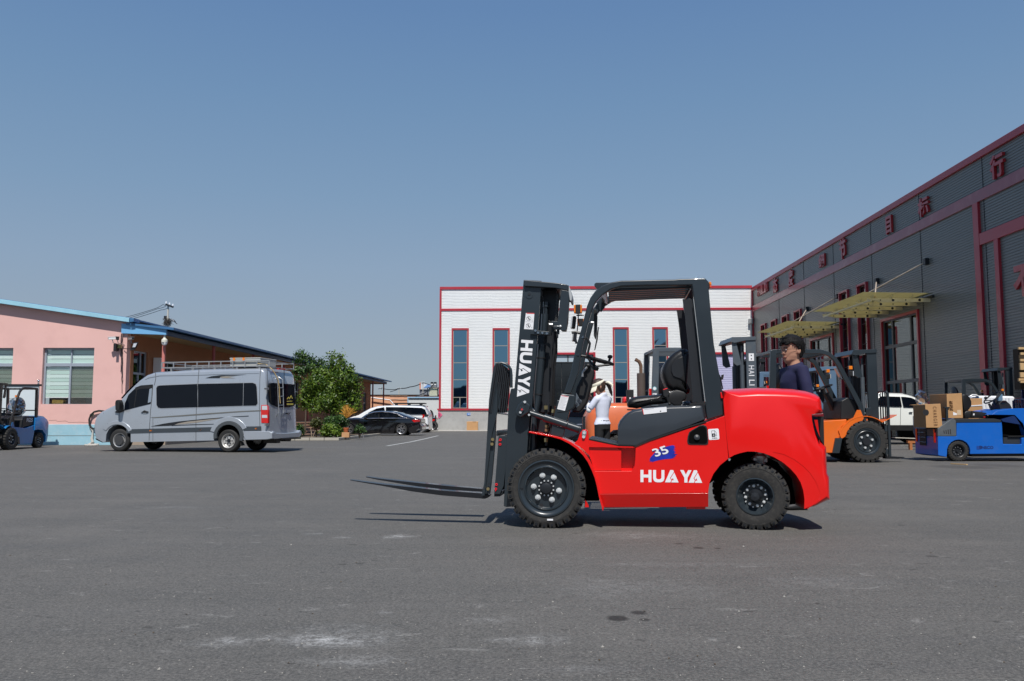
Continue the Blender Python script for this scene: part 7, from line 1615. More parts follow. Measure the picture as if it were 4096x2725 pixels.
for x in (1400, 1745): c_ = DP.hit(*cy3(x, 1070)[0], 0); car_wheel(offr, V((c_.x, c_.y+.1, .4)), (0, -1, 0), .4, .24, .26, 'spoke', MAT['alloy'], 3)
XP = PL((G(1740, 1727).x, 61.0), 0)
dcar = thing('parked_car', 'black car with red tail lamp at the corner of the white factory building', 'car', XP.P(0, 0, 1))
car_side(XP, dcar, cy3(1650, 1065, 1650, 960, 1700, 935, 1760, 880, 1840, 880, 1858, 940, 1892, 945, 1897, 960, 1895, 1000, 1905, 1030, 1890, 1062), [0, 0, 1, 1, 1, 1, 1, 1, 1, 1, .3], BLACKC, 1.8, .08, .25)
cp_(XP, dcar, 'tail_lamp', cy3(1850, 965, 1880, 962, 1882, 980, 1855, 990), -.01, .02, REDLENS); m = MB(); a = XP.hit(*cy3(1890, 935)[0], 0); m.box(a.x-.03, a.x+.05, a.y, a.y+.2, a.z-.4, a.z+.1); m.build('wing_mirror', BLACKP, dcar)
for x in (1700, 1860): c_ = XP.hit(*cy3(x, 1050)[0], 0); car_wheel(dcar, V((c_.x, c_.y+.1, .36)), (0, -1, 0), .36, .22, .24, 'spoke', MAT['alloy'], 3)
# white SUV on the right
cr = crop(3500, 1350, 2.8507)
WP = PL((0, 31.0), 0)
suv = thing('parked_suv', 'white SUV with dark windows and black sills behind the tow tractor', 'car', WP.P(20, 0, 1))
WC2 = mat('cream_white_car_paint', (.78, .80, .76), .22, coat=1.0, coatr=.03, var=.02)
sp_ = cr(*([-140, 1040, -150, 900, -130, 800, -60, 740, -20, 660, 20, 640, 60, 634, 250, 637, 350, 648, 430, 672, 500, 715, 600, 770, 700, 790, 760, 850, 770, 1000, 760, 1040]+fl_(arch_pts(640, 1015, 75))+[420, 1062, 200, 1060]+fl_(arch_pts(20, 1015, 82))))
car_side(WP, suv, sp_, [0, 1, 1, 1, 1.5, 1.8, 1.8, 1.8, 1.8, 1.6, 1.3, 1, 1, 1, .5, 0]+[0]*9+[0, 0]+[0]*9, WC2, 1.9, .09, .35)
cp_(WP, suv, 'side_window', cr(20, 780, 30, 690, 60, 672, 270, 678, 290, 790, 200, 790), .09, .12, GLASSD); cp_(WP, suv, 'side_window', cr(285, 678, 330, 680, 400, 690, 470, 725, 545, 790, 520, 800, 310, 795), .09, .12, GLASSD)
cp_(WP, suv, 'sill', cr(100, 1000, 560, 1000, 560, 1065, 110, 1062), -.012, .03, BLACKP, .01)
m = MB(); m.tube([WP.hit(*p, .25) for p in cr(40, 650, 60, 634, 300, 640, 420, 668)], .025, 6); m.build('roof_rail', CHROME, suv)
cp_(WP, suv, 'door_handle', cr(385, 848, 425, 850, 425, 858, 388, 858), -.012, .04, CHROME, .004)
cp_(WP, suv, 'door_gap', cr(292, 795, 295, 795, 290, 1000, 287, 1000), -.012, .002, INK)
for x in (640, 20): c_ = WP.hit(*cr(x, 1015)[0], 0); car_wheel(suv, V((c_.x, c_.y+.1, .42)), (0, -1, 0), .42, .24, .29, 'spoke', MAT['alloy']); car_wheel(suv, V((c_.x, c_.y+1.8, .42)), (0, 1, 0), .42, .24, .29, 'spoke', MAT['alloy'], 3)
# black car behind the woman
KP_ = PL((0, 25.0), 0)
kc = thing('parked_car', 'glossy black car nose seen between the forklift mast and the orange counterweight', 'car', KP_.P(2.2, 0, 1))
kb = [(1990, 1790), (1985, 1700), (2010, 1660), (2100, 1640), (2180, 1600), (2260, 1585), (2330, 1605), (2372, 1640), (2400, 1700), (2402, 1790)]
kb = [(2150, 1795), (2145, 1700), (2190, 1665), (2240, 1640), (2285, 1622), (2330, 1620), (2420, 1622), (2480, 1640), (2560, 1670), (2600, 1700), (2600, 1795)]
car_side(KP_, kc, kb, [0, 1, 1, 1, 1, 1, 1, 1, 1, 1, 0], BLACKC, 1.8, .12, .4)
cp_(KP_, kc, 'side_window', [(2255, 1665), (2300, 1640), (2400, 1638), (2460, 1660), (2400, 1672)], .06, .1, GLASSD); m = MB(); m.tube([KP_.hit(u, v, -.02) for u, v in ((2150, 1712), (2250, 1700), (2400, 1696))], .012, 5); m.build('chrome_trim', CHROME, kc)
for u in (2215, 2540): c_ = KP_.hit(u, 1780, 0); car_wheel(kc, V((c_.x, c_.y+.12, .36)), (0, -1, 0), .36, .22, .25, 'spoke', MAT['alloy'])
# ================================================================ OTHER FORKLIFTS (built from local measures, front = +x)
def forklift(label, loc, rz, S, col, frame=SLATE, mast_x=.32, leg_x=-1.5, top=2.1, mast_top=2.2, cw_top=1.12, cw_back=-2.35, forks=True, load=None, seat_wrap=False, text=None, textmat=WHITE, exhaust=False, group=None, hoodm=HOODM, white_panel=False, tr=.36, R2=.27, seat_dx=0, ex_dx=0, lite=False, cat='forklift', steer=True, fkl=1.05):
    t = thing('forklift_truck', label, cat, loc, rz, group)
    def B(m, name, mt, par=None, bevel=0, smooth=35, lab=None):
        m.v = [p*S for p in m.v]; o = m.build(name, mt, par or t, bevel=bevel*S, smooth=smooth, local=True, label=lab); return o
    hw = .54
    X = V((1, 0, 0)); Y = V((0, 1, 0)); Z = V((0, 0, 1))
    def pr(pts, y0, y1): m = MB(); m.prism([V((x, y0, z)) for x, z in pts], (0, y1-y0, 0)); return m
    # wheels
    for sy in (-1, 1):
        for (cx, R, w_, kd) in ((0, tr, .24, 1), (-1.78, R2, .18, 0)):
            if not kd and lite: pass
            y = sy*(hw-.06 if kd else hw-.10)
            m = MB(); c = V((cx, y, R)); n = V((0, sy, 0)); w = w_/2
            m.lathe([(R*.62, w*.8), (R*.66, w*.98), (R*.86, w), (R*.93, w*.85), (R*.935, 0), (R*.93, -w*.85), (R*.86, -w), (R*.62, -w*.8)], c, n, 36)
            nl = 24 if kd else 20
            for sd in (-1, 1):
                for k in range(nl):
                    a = 2*math.pi*(k+(.5 if sd < 0 else 0))/nl; da = math.pi/nl*.68
                    def P(r, an, h): return c+V((math.cos(an), 0, math.sin(an)))*r+n*h*sd
                    m.loft([[P(R*.86, a-da, w), P(R*.86, a+da, w), P(R, a+da, w*.9), P(R, a-da, w*.9)], [P(R*.9, a-da*.4, 0), P(R*.9, a+da*1.4, 0), P(R, a+da*1.4, 0), P(R, a-da*.4, 0)]])
            ty = B(m, 'tyre', RUBBER, smooth=28)
            m = MB(); r_ = R*.62; m.lathe([(r_*1.02, w*.8), (r_*1.03, w*.98), (r_*.92, w*.96), (r_*.86, w*.84), (r_*.80, w*.9), (r_*.72, w*.5), (.001, w*.5)] if kd else [(r_*1.02, w*.8), (r_*1.02, w*.97), (r_*.9, w*.9), (r_*.7, w*.3), (.3*r_, w*.25), (.25*r_, w*.9), (.001, w*.95)], c, n, 32); rim = B(m, 'rim', frame, )
            if sy*math.cos(rz) < .3 or abs(math.cos(rz)) < .3:
                for k in range(6):
                    a = math.pi/3*k+.3; m = MB(); m.disc(c+V((math.cos(a), 0, math.sin(a)))*r_*.48+n*w*.5, n, r_*.09, .03, 6); B(m, 'wheel_nut', ZINC, rim)
                m = MB(); m.disc(c+n*w*.5, n, r_*.28, .03, 16); B(m, 'hub', DARK, rim)
    # chassis and fenders
    B(pr([(-.46, .16), (-.40, .60), (-.32, .66), (-.30, .74), (-.9, .70), (-1.45, .80), (-1.45, .55), (-1.35, .16)], -hw+.03, hw-.03), 'chassis', col, bevel=.015)
    B(pr([(-.46, .16), (-.40, .42), (-.52, .42), (-.58, .16)], -hw, hw), 'step', frame, bevel=.005)
    fz_ = [(math.cos(math.radians(a))*.46, .36+math.sin(math.radians(a))*.44) for a in range(170, 40, -12)]
    for sy in (-1, 1):
        m = MB(); y0 = sy*(hw-.0); y1 = sy*(hw-.30)
        m.loft([[V((x, y0, z)), V((x, y1, z)), V((x, y1, z-.012)), V((x, y0, z-.012))] for x, z in fz_+[(.55, .82)]]); B(m, 'fender', col)
        B(pr([(-.30, .70), (-.20, .76), (-.13, .90), (-.07, .90), (-.02, .76), (-.12, .60), (-.42, .40), (-.46, .55)], sy*(hw-.005), sy*(hw-.02)), 'tilt_bracket', col)
    B(pr([(-1.45, .2), (-1.4, .75), (.1, .6), (.1, .2)], -.3, .3), 'frame_core', DARK)
    # counterweight
    cb = cw_back
    prof = [(-1.42, .62), (-1.42, cw_top-.05), (-1.55, cw_top), (cb+.35, cw_top), (cb+.08, cw_top-.10), (cb, cw_top-.25), (cb, .42), (cb+.06, .22), (cb+.25, .20), (-1.78-.36, .22), (-1.78-.34, .45), (-1.78-.12, .62), (-1.60, .64)]
    PLc = PL((0, 0), 0); m = MB()
    rings = []
    for o, ins in ((0, .08), (.03, .04), (.09, .012), (.18, 0), (2*hw-.18, 0), (2*hw-.09, .012), (2*hw-.03, .04), (2*hw, .08)):
        rings.append([V((x+(ins if x < cb+.2 else 0), -hw+o, z-(ins if z > cw_top-.2 else 0))) for x, z in prof])
    m.loft(rings); B(m, 'counterweight', col, bevel=.0, smooth=45)
    m = pr([(cb-.004, .55), (cb-.004, .85), (cb+.02, .85), (cb+.02, .55)], -.25, .25); B(m, 'radiator_grille', INK)
    # hood, seat
    B(pr([(-.72, .70), (-.76, 1.0), (-.90, 1.10), (-1.5, 1.10), (-1.5, .80)], -hw+.06, hw-.06), 'engine_cover', hoodm, bevel=.04)
    sm = PLASTICWRAP if seat_wrap else VINYL
    m = MB(); m.ball((-1.05+seat_dx, 0, 1.18), .26, .24, .075, 14, 8); B(m, 'seat_cushion', VINYL, smooth=60)
    m = MB(); m.ball((-1.32+seat_dx, 0, 1.45), .085, .23, .30, 14, 10); B(m, 'seat_back', VINYL, smooth=60)
    if seat_wrap:
        m = MB(); m.ball((-1.2, 0, 1.38), .27, .27, .36, 26, 18); 
        m.v = [p+V((math.sin(p.z*23+p.y*31)*.018+random.gauss(0, .005), math.sin(p.z*29+p.x*17)*.018, random.gauss(0, .006))) for p in m.v]; B(m, 'plastic_wrap', PLASTICWRAP, smooth=0)
    # column + wheel
    B(pr([(-.30, .72), (-.18, .72), (-.42, 1.22), (-.50, 1.20)], -.07, .07), 'steering_column', BLACKP, bevel=.01)
    cen = V((-.52, 0, 1.30)); ax = V((-.35, 0, 1)).normalized(); e1 = Y; e2 = ax.cross(e1)
    m = MB(); m.tube([cen+(e1*math.cos(a)+e2*math.sin(a))*.17 for a in [2*math.pi*k/20 for k in range(20)]], .014, 6, closed=True); m.tube([cen+e1*.17, cen-e1*.17], .011, 6); m.tube([cen, cen-ax*.12], .03, 8); B(m, 'steering_wheel', BLACKP)
    B(pr([(-.38, .74), (-.08, .74), (.02, 1.02), (-.25, 1.12), (-.36, 1.06)], -hw+.1, hw-.1), 'dashboard', BLACKP, bevel=.02)
    # guard
    gy = hw-.07
    outer_g = [(leg_x-.09, 1.02), (leg_x-.04, top-.02), (leg_x, top), (-.72, top), (-.58, top-.04), (-.45, top-.14), (-.36, top-.28), (-.02, .98), (.05, .62), (-.06, .62), (-.10, .95), (-.43, top-.32), (-.50, top-.19), (-.60, top-.11), (-.72, top-.075), (leg_x+.06, top-.075), (leg_x+.03, 1.02)]
    for sy in (-1, 1):
        B(pr(outer_g, sy*gy, sy*(gy+.055)), 'guard_side', frame, bevel=.008)
    for k in range(6): m = MB(); y = -gy+.09+(2*gy-.18)*k/5; m.beam((leg_x+.04, y, top-.05), (-.62, y, top-.06), .02, .045); B(m, 'roof_bar', frame)
    for x, z in ((leg_x, top-.04), (-.6, top-.07)): m = MB(); m.beam((x, -gy, z), (x, gy, z), .07, .05); B(m, 'cross_member', frame, bevel=.005)
    m = MB(); m.beam((leg_x-.03, -gy+.02, 1.3), (leg_x-.03, gy-.02, 1.3), .04, .04); B(m, 'rear_cross_rail', frame)
    # lamps
    for sy in (-1, 1):
        m = MB(); m.obox((-.22, sy*(gy+.06), top-.42), X, Y, Z, .035, .03, .045); lo = B(m, 'headlamp_housing', BLACKP, bevel=.008)
        m = MB(); m.obox((-.18, sy*(gy+.06), top-.42), X, Y, Z, .008, .026, .04); B(m, 'lens', CLEARL, lo)
        m = MB(); m.obox((-.22, sy*(gy+.06), top-.32), X, Y, Z, .03, .028, .03); B(m, 'indicator_lamp', AMBER, bevel=.006)
        m = MB(); m.obox((leg_x-.10, sy*gy, 1.25), X, Y, Z, .02, .03, .07); B(m, 'rear_lamp', REDLENS, bevel=.004)
    m = MB(); m.obox((-.42, -gy-.02, top-.42), V((.5, 0, -1)).normalized(), Y, V((1, 0, .5)).normalized(), .11, .05, .008); B(m, 'mirror', CHROME if not lite else BLACKP)
    # mast
    mx = mast_x; mt_ = mast_top
    for sy in (-1, 1):
        B(pr([(mx, .08), (mx+.17, .08), (mx+.17, mt_), (mx, mt_)], sy*.36, sy*.40), 'mast_channel', frame, bevel=.004)
        B(pr([(mx+.02, .10), (mx+.15, .10), (mx+.15, mt_-.03), (mx+.02, mt_-.03)], sy*.29, sy*.32), 'inner_mast', DARK)
        m = MB(); m.tube([(mx-.04, sy*.27, .15), (mx-.04, sy*.27, mt_-.45)], .035, 10); m.tube([(mx-.04, sy*.27, mt_-.45), (mx-.04, sy*.27, mt_-.12)], .02, 8); B(m, 'lift_cylinder', SLATE2)
        m = MB(); m.tube([(mx, sy*.40, .86), (mx-.15, sy*.40, .82)], .022, 8); m.tube([(mx-.15, sy*.40, .82), (-.10, sy*.40, .70)], .035, 10); B(m, 'tilt_cylinder', SLATE2)
        m = MB(); m.obox((mx-.02, sy*.415, .87), X, Y, Z, .05, .03, .07); B(m, 'tilt_clevis', frame, bevel=.01)
    B(pr([(mx-.28, mt_-.06), (mx-.24, mt_+.02), (mx+.17, mt_+.03), (mx+.17, mt_-.03), (mx-.02, mt_-.04), (mx-.20, mt_-.08)], -.42, .42), 'mast_top_beam', frame, bevel=.004)
    for sy in (-1, 1): B(pr([(mx-.24, mt_-.04), (mx-.17, mt_-.04), (mx-.08, mt_-.45), (mx-.16, mt_-.47), (mx-.22, mt_-.42)], sy*.36, sy*.38), 'hose_guard', frame)
    B(pr([(mx+.0, .5), (mx+.14, .5), (mx+.14, .62), (mx, .62)], -.36, .36), 'mast_cross_beam', DARK)
    for y in (-.08, 0, .08): m = MB(); m.tube([(mx+.02, y, .3), (mx+.02, y, mt_-.2)], .014, 5); B(m, 'hose', BLACKP)
    # carriage, backrest, forks
    cx = mx+.22
    for z in (.18, .58): B(pr([(cx, z-.05), (cx+.05, z-.05), (cx+.05, z+.05), (cx, z+.05)], -.5, .5), 'carriage_bar', frame, bevel=.004)
    for y in (-.5, .5): B(pr([(cx+.05, .1), (cx+.09, .1), (cx+.09, 1.2), (cx+.05, 1.2)], y-.02, y+.02), 'backrest_post', frame, bevel=.003)
    m = MB(); m.tube([(cx+.07, -.5, 1.15), (cx+.07, -.46, 1.22), (cx+.07, .46, 1.22), (cx+.07, .5, 1.15)], .018, 6); B(m, 'backrest_top_rail', frame)
    for k in range(9): y = -.4+.1*k; m = MB(); m.beam((cx+.07, y, .62), (cx+.07, y, 1.21), .012, .03); B(m, 'backrest_bar', frame)
    if forks:
        for y in (-.28, .28):
            B(pr([(cx+.05, .66), (cx+.09, .66), (cx+.09, .10), (cx+fkl, .085), (cx+fkl, .075), (cx+.3, .055), (cx+.06, .055)], y-.06, y+.06), 'fork', FORK, bevel=.004)
    if exhaust:
        m = MB(); m.tube([(leg_x-.30+ex_dx, .25, 1.02), (leg_x-.30+ex_dx, .25, 1.62)], .075, 12); B(m, 'silencer', mat('rusty_silencer', (.09, .07, .06), .8, var=.3))
        m = MB(); ex = leg_x-.30+ex_dx; m.tube([(ex, .25, 1.62), (ex, .25, 1.76), (ex-.03, .25, 1.83), (ex-.10, .25, 1.87)], .032, 10); B(m, 'exhaust_pipe', mat('rust_pipe', (.14, .08, .05), .85, var=.4))
    return t, B
PLASTICWRAP = glass_mat('plastic_wrap', (.9, .92, .95), .12, .35, (.75, .78, .80))
# left: small blue forklift, facing the viewer
def front_loc(u, v, n_out): return G(u, v)
fb_, Bf = forklift('blue forklift with black mast and plastic wrapped seat at the left edge', V((-15.78, 26.15, 0)), -math.pi/2, .93, BLUED, frame=mat('black_frame', (.014, .014, .016), .4, coat=.2), hoodm=BLACKP, seat_wrap=True, top=2.08, mast_top=2.15, leg_x=-1.5)
m = MB(); text_on('l', 'FG25', V((-1.42, .487, .92)), V((1, 0, 0)), V((0, 0, 1)), .40, .13, .004, WHITE, fb_, bold=.02, build=False, out=m)
m = MB(); text_on('l', 'FG25', V((-.98, .49, .90)), V((-1, 0, 0)), V((0, 0, 1)), .36, .13, .004, WHITE, fb_, bold=.02, build=False, out=m); Bf(m, 'lettering', WHITE, smooth=0)
# big orange forklift A behind the woman
DA = 17.3
fa, BA = forklift('large faded orange forklift with grey guard, rusty exhaust and lettered mast, behind the woman', V(((2048+ (2345-2048))/1*0+ (2345-CX)/FOC*DA*1.0+2.35*1.19, DA+.62, 0)), 0, 1.19, ORANGEW, frame=SLATE2, mast_x=.42, leg_x=-1.16, top=2.02, mast_top=2.19, cw_top=1.08, exhaust=True, seat_dx=.35, ex_dx=.16)
# lettering and stickers on the mast plate
mx = .42
def side_text(B, s, x, z0, z1, w, mt, t, S=1, y=-.405):
    """letters stacked down the plate, each turned a quarter turn clockwise"""
    n = len(s); h = (z1-z0)/n
    for i, ch in enumerate(s):
        if ch == ' ': continue
        m = MB(); zt = z1-h*i; text_on('l', ch, V((x, y, zt-.08*h)), V((0, 0, -1)), V((1, 0, 0)), h*(.84 if ch != 'I' else .22), w, -.003, mt, t, bold=.01, build=False, out=m); B(m, 'letter', mt, smooth=0)
side_text(BA, 'HAILIN', mx+.035, 1.24, 1.73, .095, WHITE, fa)
m = MB(); m.box(mx+.04, mx+.13, -.404, -.401, 1.80, 1.93); st_ = BA(m, 'warning_sticker', WHITE)
for z in (1.835, 1.895): m = MB(); m.box(mx+.075, mx+.095, -.406, -.404, z-.01, z+.01); BA(m, 'pictogram', INK, st_)
m = MB(); m.disc((-1.19, -.53, 1.32), (0, -1, 0), .035, .003, 20); s1 = BA(m, 'round_sticker', mat('teal_sticker', (.25, .5, .55), .5)); m = MB(); m.disc((-1.19, -.534, 1.32), (0, -1, 0), .025, .002, 20); BA(m, 'sticker_centre', WHITE, s1)
m = MB(); m.box(-1.225, -1.155, -.532, -.529, 1.17, 1.24); s2 = BA(m, 'square_sticker', WHITE)
m = MB(); m.box(-1.215, -1.19, -.534, -.532, 1.20, 1.23); BA(m, 'sticker_print', mat('grey_print2', (.3, .3, .3), .6), s2)
# small machine parts lying on the orange counterweight
m = MB(); p0_ = V(((2515-CX)/FOC*DA, DA+.3, 1.29))
rk_ = thing('control_unit', 'small black electric control unit standing on the orange counterweight', 'control unit', p0_)
m = MB(); m.box(p0_.x, p0_.x+.14, p0_.y, p0_.y+.15, p0_.z, p0_.z+.27); m.build('case', BLACKP, rk_, bevel=.01)
m = MB(); m.box(p0_.x+.05, p0_.x+.08, p0_.y-.003, p0_.y, p0_.z+.04, p0_.z+.11); m.build('label', WHITE, rk_)
tag(MB().box((2490-CX)/FOC*18, (2552-CX)/FOC*18, DA+.6, DA+.9, 1.29, 1.42).build('tool_case', REDP, bevel=.04), 'red tool case on the orange counterweight behind the control unit', 'case')
# orange forklift B on the right
fb2, BB = forklift('orange forklift with grey mast facing right, parked behind the red one', V(((3455-CX)/FOC*18.9, 18.96+.64, 0)), 0, 1.28, ORANGE, frame=SLATE, mast_x=.13, leg_x=-1.55, top=1.95, mast_top=1.93, forks=True, white_panel=True, fkl=.4)
m = MB(); m.box(-.92, -.72, -.50, -.49, .72, .86); BB(m, 'white_panel', WHITEP)
vest = MB(); vest.ball((-.82, -.2, 1.02), .08, .06, .16, 10, 8); vest = BB(vest, 'green_extinguisher', mat('lime_green', (.25, .75, .05), .5), smooth=60)
# grey / light blue forklifts further back
GREYF = mat('pale_grey_frame', (.28, .31, .34), .45, coat=.2, var=.1); LBL = mat('blue_grey_mast', (.10, .17, .26), .4, coat=.2)
forklift('grey framed forklift with orange body behind the orange forklift and the man', V((6.9+1.9, 24.5, 0)), 0, 1.22, ORANGEW, frame=LBL, top=1.85, mast_top=1.95, leg_x=-1.5, lite=True, forks=False, mast_x=.1)
forklift('dark forklift with tall black mast close behind the man head', V((8.1, 27.5, 0)), math.pi, 1.2, ORANGE, frame=DARK, top=2.1, mast_top=2.35, leg_x=-1.5, lite=True, forks=False)
# right edge
forklift('grey guarded forklift with red taped roof edge behind the tow tractor', V(((4030-CX)/FOC*28, 28.5, 0)), 0, 1.15, NAVY, frame=SLATE, top=1.95, mast_top=2.25, leg_x=-1.3, lite=True, forks=False, mast_x=.0)
fE, BE = forklift('navy forklift cut by the right edge carrying a wooden crate', V(((4096-CX)/FOC*22+1.05, 22.5, 0)), math.pi, 1.2, NAVY, frame=NAVY, top=2.2, mast_top=2.2, leg_x=-1.5, lite=True, forks=False, mast_x=.3)
crate = thing('wooden_crate', 'wooden slatted crate high up at the right edge of the picture', 'crate', V(((4075-CX)/FOC*22, 22, 1.2)))
WOOD = mat('pine_wood', (.50, .33, .16), .75, var=.25, vscale=3)
P22 = PL((0, 22.0), 0)
for (v0, v1, u0) in ((1389, 1398, 4075), (1436, 1446, 4082), (1452, 1480, 4082), (1490, 1510, 4082), (1514, 1526, 4076), (1520, 1526, 4082)):
    a = P22.hit(u0, v1); b = P22.hit(4200, v0); m = MB(); m.box(a.x, b.x, a.y, a.y+.06, a.z, b.z); m.build('slat', WOOD, crate, bevel=.004)
m = MB(); a = P22.hit(4082, 1558, .1); b = P22.hit(4200, 1395, .1); m.box(a.x, b.x, a.y, a.y+.25, a.z, b.z); m.build('dark_core', mat('crate_dark', (.05, .035, .02), .9), crate)
for v in (1412, 1524): m = MB(); a = P22.hit(4078, v+8); m.box(a.x, a.x+.8, a.y-.05, a.y, a.z, a.z+.06); m.build('batten', WOOD, crate)

# ================================================================ BLUE TOW TRACTOR
gt_ = G(3834.5, 1846.5); TP = PL((gt_.x, gt_.y), 0)
tt = thing('tow_tractor', 'bright blue electric tow tractor with low body, loaded with cartons', 'tow tractor', TP.P(1.2, 0, .5))
def tp(name, pts, o0_, o1_, mt, par=None, bev=.0, od=None): m = MB(); m.pp(TP, cr(*pts), o0_, o1_, o0_ if od is None else od); return m.build(name, mt, par or tt, bevel=bev)
TWD = 1.10
ar = fl_(arch_pts(955, 1300, 132, 12, -190, 10))
tp('body', [717, 1128, 930, 1128, 930, 966, 1446, 966, 1452, 1010, 1458, 1140, 1462, 1216, 1672, 1220, 1672, 1145, 2100, 1130, 2100, 1325, 1090, 1332]+ar+[818, 1366, 722, 1347], 0, TWD, BLUE, bev=.02)
tp('rear_grille_panel', (716, 1042, 866, 934, 915, 938, 926, 950, 929, 1126, 716, 1126), -.004, TWD+.004, mat('tractor_grey', (.09, .105, .12), .5, dirt=.2), bev=.01)
for k in range(4): x = 780+k*24; tp('vent_slot', (x, 1062-k*5, x+10, 1060-k*5, x+16, 1098+k*4, x+6, 1096+k*2), -.006, -.004, INK)
tp('battery_cover', (922, 932, 1360, 926, 1440, 942, 1442, 968, 922, 972), -.01, TWD+.01, HOODM, bev=.01)
tp('footwell', (1450, 975, 1700, 975, 1700, 1135, 1458, 1135), .2, TWD-.1, VOID); tp('step_panel', (1463, 1140, 1670, 1140, 1672, 1216, 1464, 1214), .06, .10, HOODM)
tp('floor_mat', (1520, 1125, 1800, 1118, 1800, 1132, 1520, 1135), .02, TWD-.05, BLACKP)
tp('front_cowl', (1330, 882, 1395, 838, 1560, 812, 1720, 808, 2100, 860, 2100, 1140, 1740, 1140, 1690, 985, 1595, 885), .0, TWD, BLUE, bev=.006)
tp('cowl_chamfer', (1440, 935, 1590, 888, 1690, 985, 1740, 1120, 1700, 1000, 1460, 960), .02, TWD-.02, NAVY)
tp('chassis', (1100, 1332, 2100, 1326, 2100, 1350, 1110, 1360), .1, TWD-.1, INK)
# rear steps and light on the shaded end
m = MB(); ex = TP.hit(*cr(718, 1200)[0]).x
for z in (.42, .53, .64): m = MB(); m.tube([V((ex-.005, TP.p0.y+.55, z)), V((ex-.06, TP.p0.y+.55, z)), V((ex-.06, TP.p0.y+.82, z)), V((ex-.005, TP.p0.y+.82, z))], .013, 6); m.build('tow_hook_step', STEEL, tt)
m = MB(); m.box(ex-.012, ex-.004, TP.p0.y+.53, TP.p0.y+.84, .34, .72); m.build('hitch_recess', INK, tt)
m = MB(); m.box(ex-.02, ex-.002, TP.p0.y+.1, TP.p0.y+.16, .42, .72); m.build('tail_lamp', REDLENS, tt)
m = MB(); m.box(ex-.02, ex-.002, TP.p0.y+.95, TP.p0.y+1.02, .42, .72); m.build('tail_lamp', REDLENS, tt)
m = MB(); a = TP.hit(*cr(822, 1020)[0], .1); b = TP.hit(*cr(815, 800)[0], .1); m.beam(a, b, .05, .05); m.beam(b-V((.06, 0, 0)), b+V((.06, 0, 0)), .06, .03); m.build('rear_post', SLATE, tt, bevel=.005)
Rt = 41.5/FOC*gt_.y
for (u_, o_) in ((3834.5, .02), (3834.5, TWD-.22), (4180, .02)):
    m = MB(); c = TP.hit(u_, 1805, o_); c = V((c.x, c.y+.10, Rt)); n = V((0, -1, 0)); w = .10
    m.lathe([(Rt*.60, w*.8), (Rt*.66, w), (Rt*.86, w), (Rt*.94, w*.85), (Rt*.94, -w*.85), (Rt*.86, -w), (Rt*.60, -w*.8)], c, n, 36)
    for k in range(24):
        a = 2*math.pi*k/24; da = math.pi/24*.7
        def P(r, an, h): return c+V((math.cos(an), 0, math.sin(an)))*r+n*h
        m.loft([[P(Rt*.86, a-da, w), P(Rt*.86, a+da, w), P(Rt, a+da, w*.9), P(Rt, a-da, w*.9)], [P(Rt*.86, a-da, -w), P(Rt*.86, a+da, -w), P(Rt, a+da, -w*.9), P(Rt, a-da, -w*.9)]])
    m.build('tyre', RUBBER, tt, smooth=28)
    m = MB(); r_ = Rt*.60; m.lathe([(r_*1.02, w*.8), (r_*1.02, w*.98), (r_*.92, w*.9), (r_*.85, w*.3), (.001, w*.25)], c, n, 32); rm = m.build('rim', DARK, tt)
    for k in range(9): a = 2*math.pi*k/9; m = MB(); m.disc(c+V((math.cos(a), 0, math.sin(a)))*r_*.60+n*w*.3, n, r_*.085, .02, 8); m.build('wheel_nut', CHROME, rm)
    m = MB(); m.disc(c+n*w*.25, n, r_*.2, .03, 12); m.build('hub', DARK, rm)
m = MB(); a = TP.hit(*cr(1204, 1272)[0], -.003); text_on('l', 'INSCO', a, V((1, 0, 0)), V((0, 0, 1)), TP.hit(*cr(1350, 1272)[0]).x-a.x, .065, .002, NAVY, tt, bold=.03, build=False, out=m); m.build('lettering', mat('dark_blue_print', (.01, .03, .15), .5), tt, smooth=0)
m = MB(); a = TP.hit(*cr(1160, 1276)[0], -.003); b = TP.hit(*cr(1200, 1238)[0], -.003); m.box(a.x, b.x, a.y-.002, a.y, a.z, b.z); lg_ = m.build('logo_plate', mat('logo_blue', (.01, .06, .3), .5), tt)
m = MB(); text_on('l', 'D', V((a.x+.06, a.y-.003, a.z+.02)), V((1, 0, 0)), V((0, 0, 1)), .06, .06, .002, NAVY, tt, bold=.05, build=False, out=m); m.build('logo_letter', MAT['dark_blue_print'], lg_, smooth=0)
# seat, steering
m = MB(); m.pillow(TP, cr(985, 650, 1040, 648, 1080, 680, 1100, 730, 1100, 780, 1075, 820, 1040, 840, 1005, 838), .3, .75, .03, .05, None, 4); m.build('seat_back', VINYL, tt, smooth=50)
m = MB(); m.pillow(TP, cr(1012, 870, 1030, 842, 1100, 838, 1200, 848, 1270, 860, 1286, 890, 1280, 920, 1020, 922), .28, .78, .02, .04, None, 4); m.build('seat_cushion', VINYL, tt, smooth=50)
tp('belt_buckle', (1108, 840, 1145, 850, 1140, 905, 1100, 900), .24, .28, BLACKP); tp('belt_label', (1120, 868, 1136, 868, 1134, 888, 1118, 888), .236, .24, WHITE); tp('red_tab', (1238, 904, 1262, 904, 1262, 912, 1238, 912), .27, .275, REDP)
c_ = TP.hit(*cr(1340, 685)[0], .5); m = MB(); e1 = V((.75, 0, .62)).normalized(); e2 = V((0, 1, 0)); Rw = .21
m.tube([c_+(e1*math.cos(a)+e2*math.sin(a))*Rw for a in [2*math.pi*k/24 for k in range(24)]], .017, 8, closed=True); sw_ = m.build('steering_wheel', BLACKP, tt)
for a in (0, 2.1, 4.2): m = MB(); m.tube([c_+(e1*math.cos(a)+e2*math.sin(a))*Rw, c_+V((.05, 0, -.07))], .013, 6); m.build('spoke', BLACKP, sw_)
